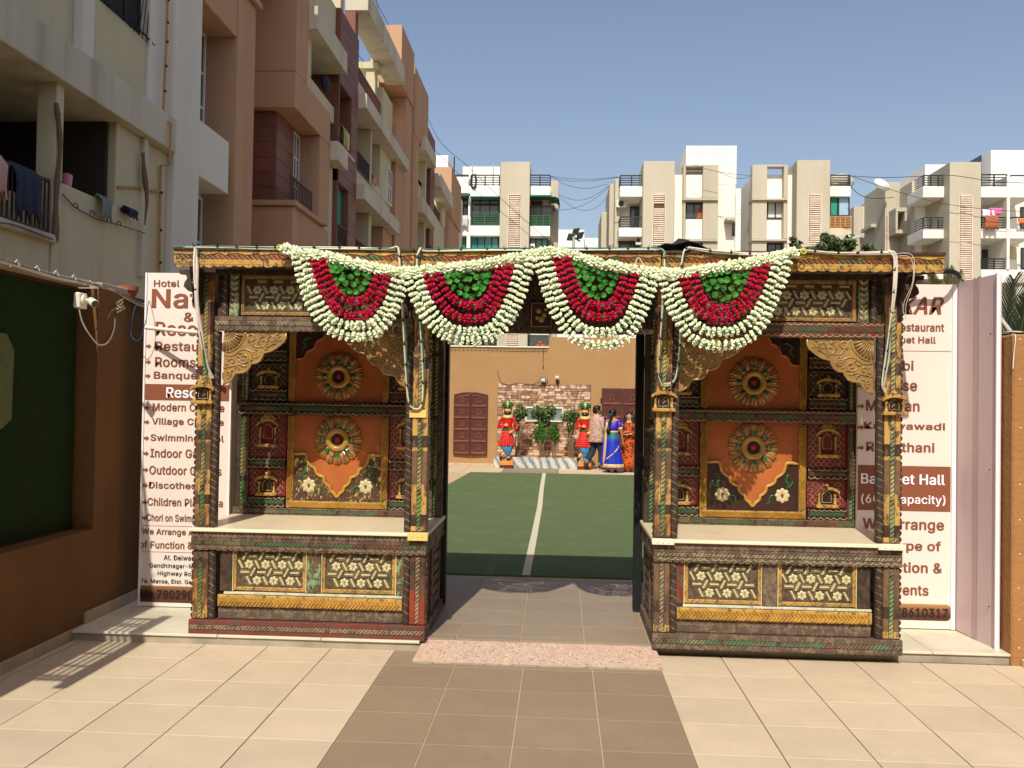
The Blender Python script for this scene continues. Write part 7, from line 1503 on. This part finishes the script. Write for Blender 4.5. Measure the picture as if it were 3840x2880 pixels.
q(1000, 695, 1024, 1097, 66.7, 1.2, 'beigewall', 'fin'); q(1206, 695, 1362, 1097, 66.7, 1.2, 'beigewall', 'fin'); q(1025, 890, 1203, 1096, 67.1, .8, 'whitewall'); q(998, 1098, 1360, 1119, 66.5, 1.4, 'beigewall', 'ledge'); q(1206, 1120, 1358, 1300, 66.7, 1.2, 'beigewall', 'fin', ground=True); q(998, 1120, 1020, 1300, 66.7, 1.2, 'beigewall', 'fin', ground=True)
pwin(B, z4, 1026, 712, 1202, 888, 67.3, 'pane', 'railblack', 1); pwin(B, z4, 1021, 1124, 1205, 1300, 67.3, 'tealpane', 'railblack', 1); q(1453, 868, 1538, 900, 66.8, 1.2, 'beigewall', 'canopy'); pwin(B, z4, 1510, 915, 1538, 1060, 67.95, 'pane', 'railblack', 0)
m = MB(); a, b, c, d = rect(z4, 1140, 770, 1190, 884, 67.2); m.add([(a, 67.25, c), (b, 67.25, c), (b, 67.25, d), (a + .15, 67.25, d)], [(0, 1, 2, 3)]); m.build('curtain', 'pot', B)
# --- block 3
B = thing('apartment_block', 'beige and white block with a window opening to the sky in its frame', 'building', (16, 70, 0)); q = lambda *a, **k: pb(B, z4, *a, **k)
q(1722, 431, 2180, 1300, 67.4, 7.2, 'whitewall', 'body', ground=True); q(1717, 325, 1872, 671, 66.7, .7, 'beigewall', 'fin'); q(1873, 325, 2045, 346, 66.7, .7, 'beigewall', 'fin'); q(2046, 325, 2086, 671, 66.7, .7, 'beigewall', 'fin'); q(1715, 672, 2084, 692, 66.5, 1.4, 'beigewall', 'ledge')
q(1715, 693, 1868, 1092, 66.7, .7, 'beigewall', 'fin'); q(2042, 693, 2084, 1092, 66.7, .7, 'beigewall', 'fin'); q(1713, 1093, 2082, 1115, 66.5, 1.4, 'beigewall', 'ledge'); q(1713, 1116, 1866, 1300, 66.7, .7, 'beigewall', 'fin', ground=True); q(2050, 1116, 2082, 1300, 66.7, .7, 'beigewall', 'fin', ground=True)
pwin(B, z4, 1869, 710, 2041, 886, 67.35, 'curtainwhite', 'railblack', 1); pwin(B, z4, 1868, 1130, 2050, 1300, 67.35, 'pane', 'railblack', 1)
for x_ in (1556, 1583): a, b, c, d = rect(z4, x_, 575, x_ + 18, 1300, 67.6); m = MB(); m.tube([(a, 67.6, 0), (a, 67.6, d)], .12, 8); m.build('drain_pipe', 'whitewall', B)
q = lambda *a, **k: pb(B, z5, *a, **k)
q(205, 237, 499, 1300, 66, 4, 'beigewall', 'pillar', ground=True); louvre(B, z5, 312, 535, 412, 1300, 66); q(498, 900, 690, 1300, 68.6, 6, 'inside', 'body', ground=True); q(498, 730, 690, 899, 68.2, 6, 'whitewall', 'body'); q(498, 466, 684, 557, 66.8, 3, 'whitewall', 'parapet'); prail(B, z5, 500, 372, 675, 464, 66.9, 4, 2, side=1)
pwin(B, z5, 498, 560, 570, 732, 67.2, 'curtaingreen', 'railblack', 0); pwin(B, z5, 570, 560, 672, 732, 67.2, 'blueglass', 'railblack', 0); q(498, 738, 681, 832, 67, .3, 'net', 'grille'); prail(B, z5, 498, 738, 681, 832, 66.9, 6, 5, mat='rustpipe'); q(498, 833, 690, 900, 66.9, 2, 'stainwall', 'parapet')
m = MB(); P_ = [atY(*z5(x, y), Y) for x, y, Y in ((512, 900, 66), (800, 903, 66), (690, 945, 64), (540, 935, 64))]; m.add(P_, [(0, 1, 2, 3)]); o_ = m.build('awning', 'pipegrey', B); o_.modifiers.new('t', 'SOLIDIFY').thickness = .03
m = MB(); c_ = atY(*z5(600, 430), 67.8); m.ball(c_, .8, 10, 6, (1.2, .6, .8)); tag(m.build('covered_bundle', 'beigewall', loc=c_), 'pale covered bundle on the roof terrace behind the railing', 'bundle')
q(676, 690, 706, 1300, 82, 3, 'beigewall', 'wing', ground=True); q(708, 645, 795, 1300, 78, 2, 'beigewall', 'wing', ground=True); q(795, 642, 858, 1300, 78, 8, 'whitewall', 'wing', ground=True)
# --- block 4
B = thing('apartment_block', 'white and beige block with clothes drying on its balconies at far right', 'building', (26, 70, 0)); q = lambda *a, **k: pb(B, z5, *a, **k)
q(862, 575, 900, 1300, 77, 3, 'beigewall', 'fin', ground=True); q(900, 530, 962, 830, 76, 2, 'beigewall', 'fin'); q(860, 800, 962, 830, 75, 2.5, 'beigewall', 'ledge'); q(880, 831, 965, 1300, 78, 3, 'whitewall', 'body', ground=True); pwin(B, z5, 925, 830, 955, 965, 77.9, 'pane', 'railblack', 0)
q(985, 430, 1119, 1300, 73, 5, 'beigewall', 'pillar', ground=True); louvre(B, z5, 990, 715, 1006, 1300, 73); q(1119, 480, 1222, 1300, 74, 6, 'whitewall', 'body', ground=True)
for (x0, y0, x1, y1) in ((1080, 655, 1200, 690), (1080, 850, 1200, 884), (1080, 691, 1100, 849), (1160, 691, 1200, 849)): q(x0, y0, x1, y1, 71.5, 2, 'beigewall', 'box_frame')
q(1220, 420, 1263, 1300, 70.5, 4, 'beigewall', 'fin', ground=True); q(1340, 275, 1530, 500, 71, 5, 'whitewall', 'stair_head'); q(1262, 500, 1530, 1300, 70, 8, 'whitewall', 'body', ground=True)
for (p0, p1, r0) in ((467, 565, 375), (843, 928, 747), (1215, 1287, 1105)):
    q(1322, p0, 1526, p1, 67, 3, 'whitewall', 'parapet'); prail(B, z5, 1322, r0, 1520, p0, 67.1, 4, 4, side=-1)
q(1345, 655, 1445, 746, 69.9, .3, 'creamwall', 'door'); q(1315, 1000, 1445, 1210, 69.9, .3, 'creamwall', 'door')
q(1555, 253, 1832, 1310, 66, 4, 'beigewall', 'pillar', ground=True); louvre(B, z5, 1642, 545, 1750, 1300, 66)
q(1832, 566, 2300, 1310, 69.6, 8, 'whitewall', 'body', ground=True); q(1920, 148, 2300, 470, 69, 8, 'whitewall', 'stair_head'); a, b, c, d = rect(z5, 1880, 235, 1915, 460, 72); 
m = MB(); P0 = atY(*z5(1920, 300), 69); m.box(P0.x - .03, P0.x - .01, 70.5, 73, c, d); m.build('side_opening', 'pane', B)
for (p0, p1, r0) in ((470, 566, 367), (843, 928, 745), (1203, 1320, 1110)):
    q(1832, p0, 2300, p1, 66.7, 2.9, 'whitewall', 'parapet'); prail(B, z5, 1834, r0, 2060, p0, 66.8, 4, 3)
prail(B, z5, 2090, 375, 2300, 384, 66.8, 0, 2); prail(B, z5, 2090, 745, 2300, 760, 66.8, 0, 2)
q(2062, 372, 2088, 1202, 66.6, 3, 'whitewall', 'column'); pwin(B, z5, 1842, 1027, 1940, 1200, 69.5, 'pane', 'railblack', 0); pwin(B, z5, 2180, 650, 2300, 840, 69.5, 'pane', 'railblack', 1); q(2092, 1003, 2150, 1110, 69.5, .2, 'creamwall', 'door'); pwin(B, z5, 2185, 1010, 2300, 1200, 69.5, 'pane', 'railblack', 1)
for lab, c, x_, y_, w2, h2 in (('orange sheet drying on the right balcony', srgb(168, 96, 62), 1925, 700, .95, 1.2), ('white towel drying on the right balcony', srgb(226, 222, 232), 1905, 670, 1.0, .55), ('pink towel drying on the right balcony', srgb(206, 110, 160), 1962, 660, .9, .5), ('small orange cloth at the far right balcony', srgb(216, 120, 60), 2200, 750, .6, .4)):
    cloth_over('hung_towel', lab, plain('laundry', c, .9, .15, 2, .2), tuple(atY(*z5(x_, y_), 66.3)), w2, h2, 'x')
m = MB(); m.smooth = True; c_ = atY(*z5(957, 455), 72); m.frame(tuple(c_)); m.prism([(math.cos(k*PI/10)*.62, math.sin(k*PI/10)*.42 - math.cos(k*PI/10)*.25) for k in range(20)], 0, .08); tag(m.build('satellite_dish', 'acwhite', loc=c_), 'small white satellite dish on the roof of the right block', 'dish')
# ------------------------------------------------------------------ cables across the sky, light pole
def sky_wire(lab, pts, Y, r, sag=None):
    m = MB(); P_ = [atY(x, y, Y if not isinstance(Y, tuple) else Y[0] + (Y[1] - Y[0])*i/(len(pts) - 1)) for i, (x, y) in enumerate(pts)]; m.tube(cat_rom(P_, 6), r, 4)
    tag(m.build('overhead_wire', 'wireblack', loc=P_[0]), lab, 'wire')
s2 = lambda x, y: (900 + x/1.659, y/1.659)
sky_wire('long thin overhead wire sloping down from the top of the left block', [s2(830, -20), s2(960, 230), s2(1080, 520), s2(1150, 690), z3(150, 95), z3(450, 365), z3(840, 740), z3(1200, 1060), z3(1420, 1250)], (36, 60), .013)
sky_wire('overhead wire crossing just under the long one beside the left block', [s2(735, 340), s2(950, 610), s2(1090, 790), z3(60, 150), z3(240, 330), z3(570, 650), z3(980, 985), z3(1290, 1255)], (32, 60), .012)
sky_wire('short slack wire hanging at the roof frame of the left block', [s2(850, -10), s2(865, 200), s2(840, 350), s2(800, 480)], 33, .016)
for i, (lab, a) in enumerate((('upper wire strung between the two white blocks', [(1285, 445), (1480, 470), (1720, 475), (2010, 450)]), ('second wire strung between the two white blocks', [(1285, 448), (1450, 490), (1700, 492), (2005, 455)]), ('third slack wire between the two white blocks', [(1300, 450), (1440, 530), (1650, 572), (1880, 525)]),
        ('fourth slack wire between the two white blocks', [(1370, 640), (1540, 692), (1700, 665), (1890, 545)]), ('lowest wire between the two white blocks', [(1365, 800), (1530, 775), (1700, 705), (1850, 590), (1930, 500)]), ('deepest sagging wire between the two white blocks', [(1375, 660), (1520, 770), (1650, 800), (1770, 760), (1890, 640)]))): sky_wire(lab, [z3(*p) for p in a], 66, .018)
sky_wire('wire from the tall white tower to the block at its right', [z4(1100, 325), z4(1300, 385), z4(1500, 420), z4(1700, 438)], 65.5, .018); sky_wire('lower slack wire right of the tall white tower', [z4(1365, 400), z4(1500, 455), z4(1600, 468), z4(1700, 445)], 65.5, .018)
sky_wire('long wire running to the right edge over the beige blocks', [z5(675, 372), z5(940, 465), z5(1250, 560), z5(1500, 620), z5(1900, 672), z5(2230, 690)], 64, .02); sky_wire('thin wire high between the right blocks', [z5(675, 375), z5(950, 390), z5(1240, 382), z5(1560, 370), z5(1900, 418), z5(2230, 440)], 64, .025)
sky_wire('slack wire low between the right blocks', [z5(680, 475), z5(780, 550), z5(900, 575), z5(1060, 565)], 66, .028)
t = thing('light_pole', 'grey pole with two tilted flood light panels behind the eave', 'light pole', (1, 30, 0)); a = atY(*z3(1523, 1250), 30); b = atY(*z3(1523, 1060), 30)
m = MB(); m.tube([(a.x, 30, 0), (a.x, 30, b.z)], .05, 8); m.build('pole', 'pipegrey', t)
for (x_, y_, w2, rot) in ((1545, 1020, .62, .35), (1590, 1060, .66, .4), (1495, 1075, .5, -.1)):
    c_ = atY(*z3(x_, y_), 30); m = MB(); u = Vector((math.cos(rot)*.115, 0, math.sin(rot)*.05)); v = Vector((.035, -.08, .10)); n_ = u.cross(v).normalized()*.02; m.add([c_ - u - v + n_, c_ + u - v + n_, c_ + u + v + n_, c_ - u + v + n_, c_ - u - v - n_, c_ + u - v - n_, c_ + u + v - n_, c_ - u + v - n_], [(0, 1, 2, 3), (4, 7, 6, 5), (0, 4, 5, 1), (1, 5, 6, 2), (2, 6, 7, 3), (3, 7, 4, 0)]); m.build('lamp_panel', 'floodgrey', t)
m = MB(); m.tube([atY(*z3(1490, 1055), 30), atY(*z3(1590, 1120), 30)], .03, 6); m.build('arm', 'railblack', t)
# ------------------------------------------------------------------ trees and palms behind
def tree(lab, base, blobs, n, size, mat='leaftree'):
    t = thing('leafy_tree', lab, 'tree', base); m = MB(); top = Vector(blobs[0][0]); m.tube(cat_rom([Vector(base), Vector(base).lerp(top, .5) + Vector((.1, 0, 0)), top], 4), [.12 - .01*i for i in range(9)], 7)
    for c, r in blobs: m.tube([Vector(base).lerp(top, .6), Vector(c) + Vector((0, 0, r[2]*.6))], [.05, .012], 5)
    m.build('trunk', 'bark', t); m = MB()
    for c, r in blobs: leaves(m, c, r, int(n*r[0]*r[0]*2), size, asp=.38, shell=.1, rough=.6)
    m.build('crown', mat, t)
C_ = lambda x, y, Y: tuple(atY(x, y, Y))
tree('leafy tree showing above the right kiosk roof', (atY(3110, 1000, 18).x, 18, 0), [(C_(3120, 925, 18), (.42, .4, .24)), (C_(3170, 925, 18.2), (.28, .3, .26)), (C_(3095, 890, 18), (.13, .15, .14)), (C_(3045, 945, 18), (.3, .3, .12)), (C_(2985, 925, 18), (.16, .2, .22)), (C_(2975, 900, 18), (.08, .1, .12))], 3300, .13)
tree('small sapling top peeping above the right end of the kiosk roof', (atY(3255, 1000, 18).x, 18, 0), [(C_(3255, 930, 18), (.16, .15, .08)), (C_(3275, 945, 18), (.14, .1, .08))], 3300, .12)
def frond(m, base, d, L_, droop, leaf, nl=26, dens=1.0):
    d = Vector(d).normalized(); P_ = [Vector(base) + d*L_*i/10 - Vector((0, 0, droop*(i/10)**2)) for i in range(11)]
    m.tube(P_, [.016 - .0012*i for i in range(11)], 4); side = d.cross(Vector((0, 0, 1))).normalized(); C2 = cat_rom(P_, 5)
    for i in range(3, len(C2) - 1, max(1, int(1/dens))):
        q = i/len(C2); ll = leaf*math.sin(PI*min(1, q*.85 + .12))**.7; dd = (C2[i + 1] - C2[i]).normalized()
        for e in (-1, 1):
            t = (side*e*1.0 + dd*1.0 - Vector((0, 0, .02 + rnd(0, .15)))).normalized(); a = C2[i]; w2 = .009; nrm = dd*w2; m.add([a - nrm, a + nrm, a + t*ll*.6 + nrm*.8, a + t*ll + Vector((0, 0, -.02)), a + t*ll*.6 - nrm*.8], [(0, 1, 2, 3, 4)])
t = thing('palm', 'green palm growing behind the right brown wall', 'palm', (4.4, 8.6, 0)); m = MB(); m.tube([(4.55, 8.6, 0), (4.5, 8.6, 1.9)], [.13, .1], 10); m.build('trunk', 'bark', t); m = MB()
m.m = 0
for bx_, by_, tx, ty, Y_, ll in ((3765, 1300, 3802, 1045, 8.2, .44), (3900, 1300, 3960, 1060, 8.0, .44), (3850, 1290, 3890, 1000, 8.8, .42), (3720, 1300, 3700, 1090, 9.2, .36), (3820, 1310, 3850, 1110, 7.6, .36)):
    p0, p1 = atY(bx_, by_, Y_), atY(tx, ty, Y_); frond(m, p0 - (p1 - p0)*.4, (p1 - p0), (p1 - p0).length*1.4, .0, ll)
for az, el, L_, dr in ((150, 35, .9, .3), (30, 35, 1.2, .4), (0, 25, 1.2, .5)): frond(m, (4.5, 8.9, 1.75), (math.cos(math.radians(az))*math.cos(math.radians(el)), math.sin(math.radians(az))*math.cos(math.radians(el))*.6, math.sin(math.radians(el))), L_, dr, .36)
m.m = 1
for az, el in ((100, 15), (150, 5), (60, 10), (-120, 10)): frond(m, (4.55, 8.5, 1.75), (math.cos(math.radians(az)), math.sin(math.radians(az))*.5, math.sin(math.radians(el))), .9, .5, .32)
m.build('fronds', ['leafpalm', 'leafdry'], t)
t = thing('palm', 'low dry palm fronds showing above the right hotel board', 'palm', (3.3, 9.2, 0)); m = MB(); m.tube([(3.75, 9.2, 0), (3.75, 9.2, 2.0)], [.1, .08], 8); m.build('trunk', 'bark', t); m = MB()
c0 = Vector((3.9, 9.2, 2.25))
for tx, ty, dr in ((3430, 1050, .28), (3500, 1062, .2), (3560, 1045, .25), (3590, 1060, .2), (3400, 1075, .3), (3650, 1080, .2)): e_ = atY(tx, ty, 9.2); dv = e_ + Vector((0, 0, dr)) - c0; frond(m, c0, dv, dv.length*1.1, dr, .28)
m.build('fronds', 'leafdry', t)
for i, (x_, y_, h_) in enumerate(((5.5, 14, 3.0), (7.2, 15, 3.2))): tree(('left' if i == 0 else 'right') + ' one of two dark bushy trees behind the palm', (x_, y_, 0), [((x_, y_, h_*.6), (.9, .8, .8)), ((x_ + .5, y_, h_*.45), (.8, .6, .7))], 900, .16)
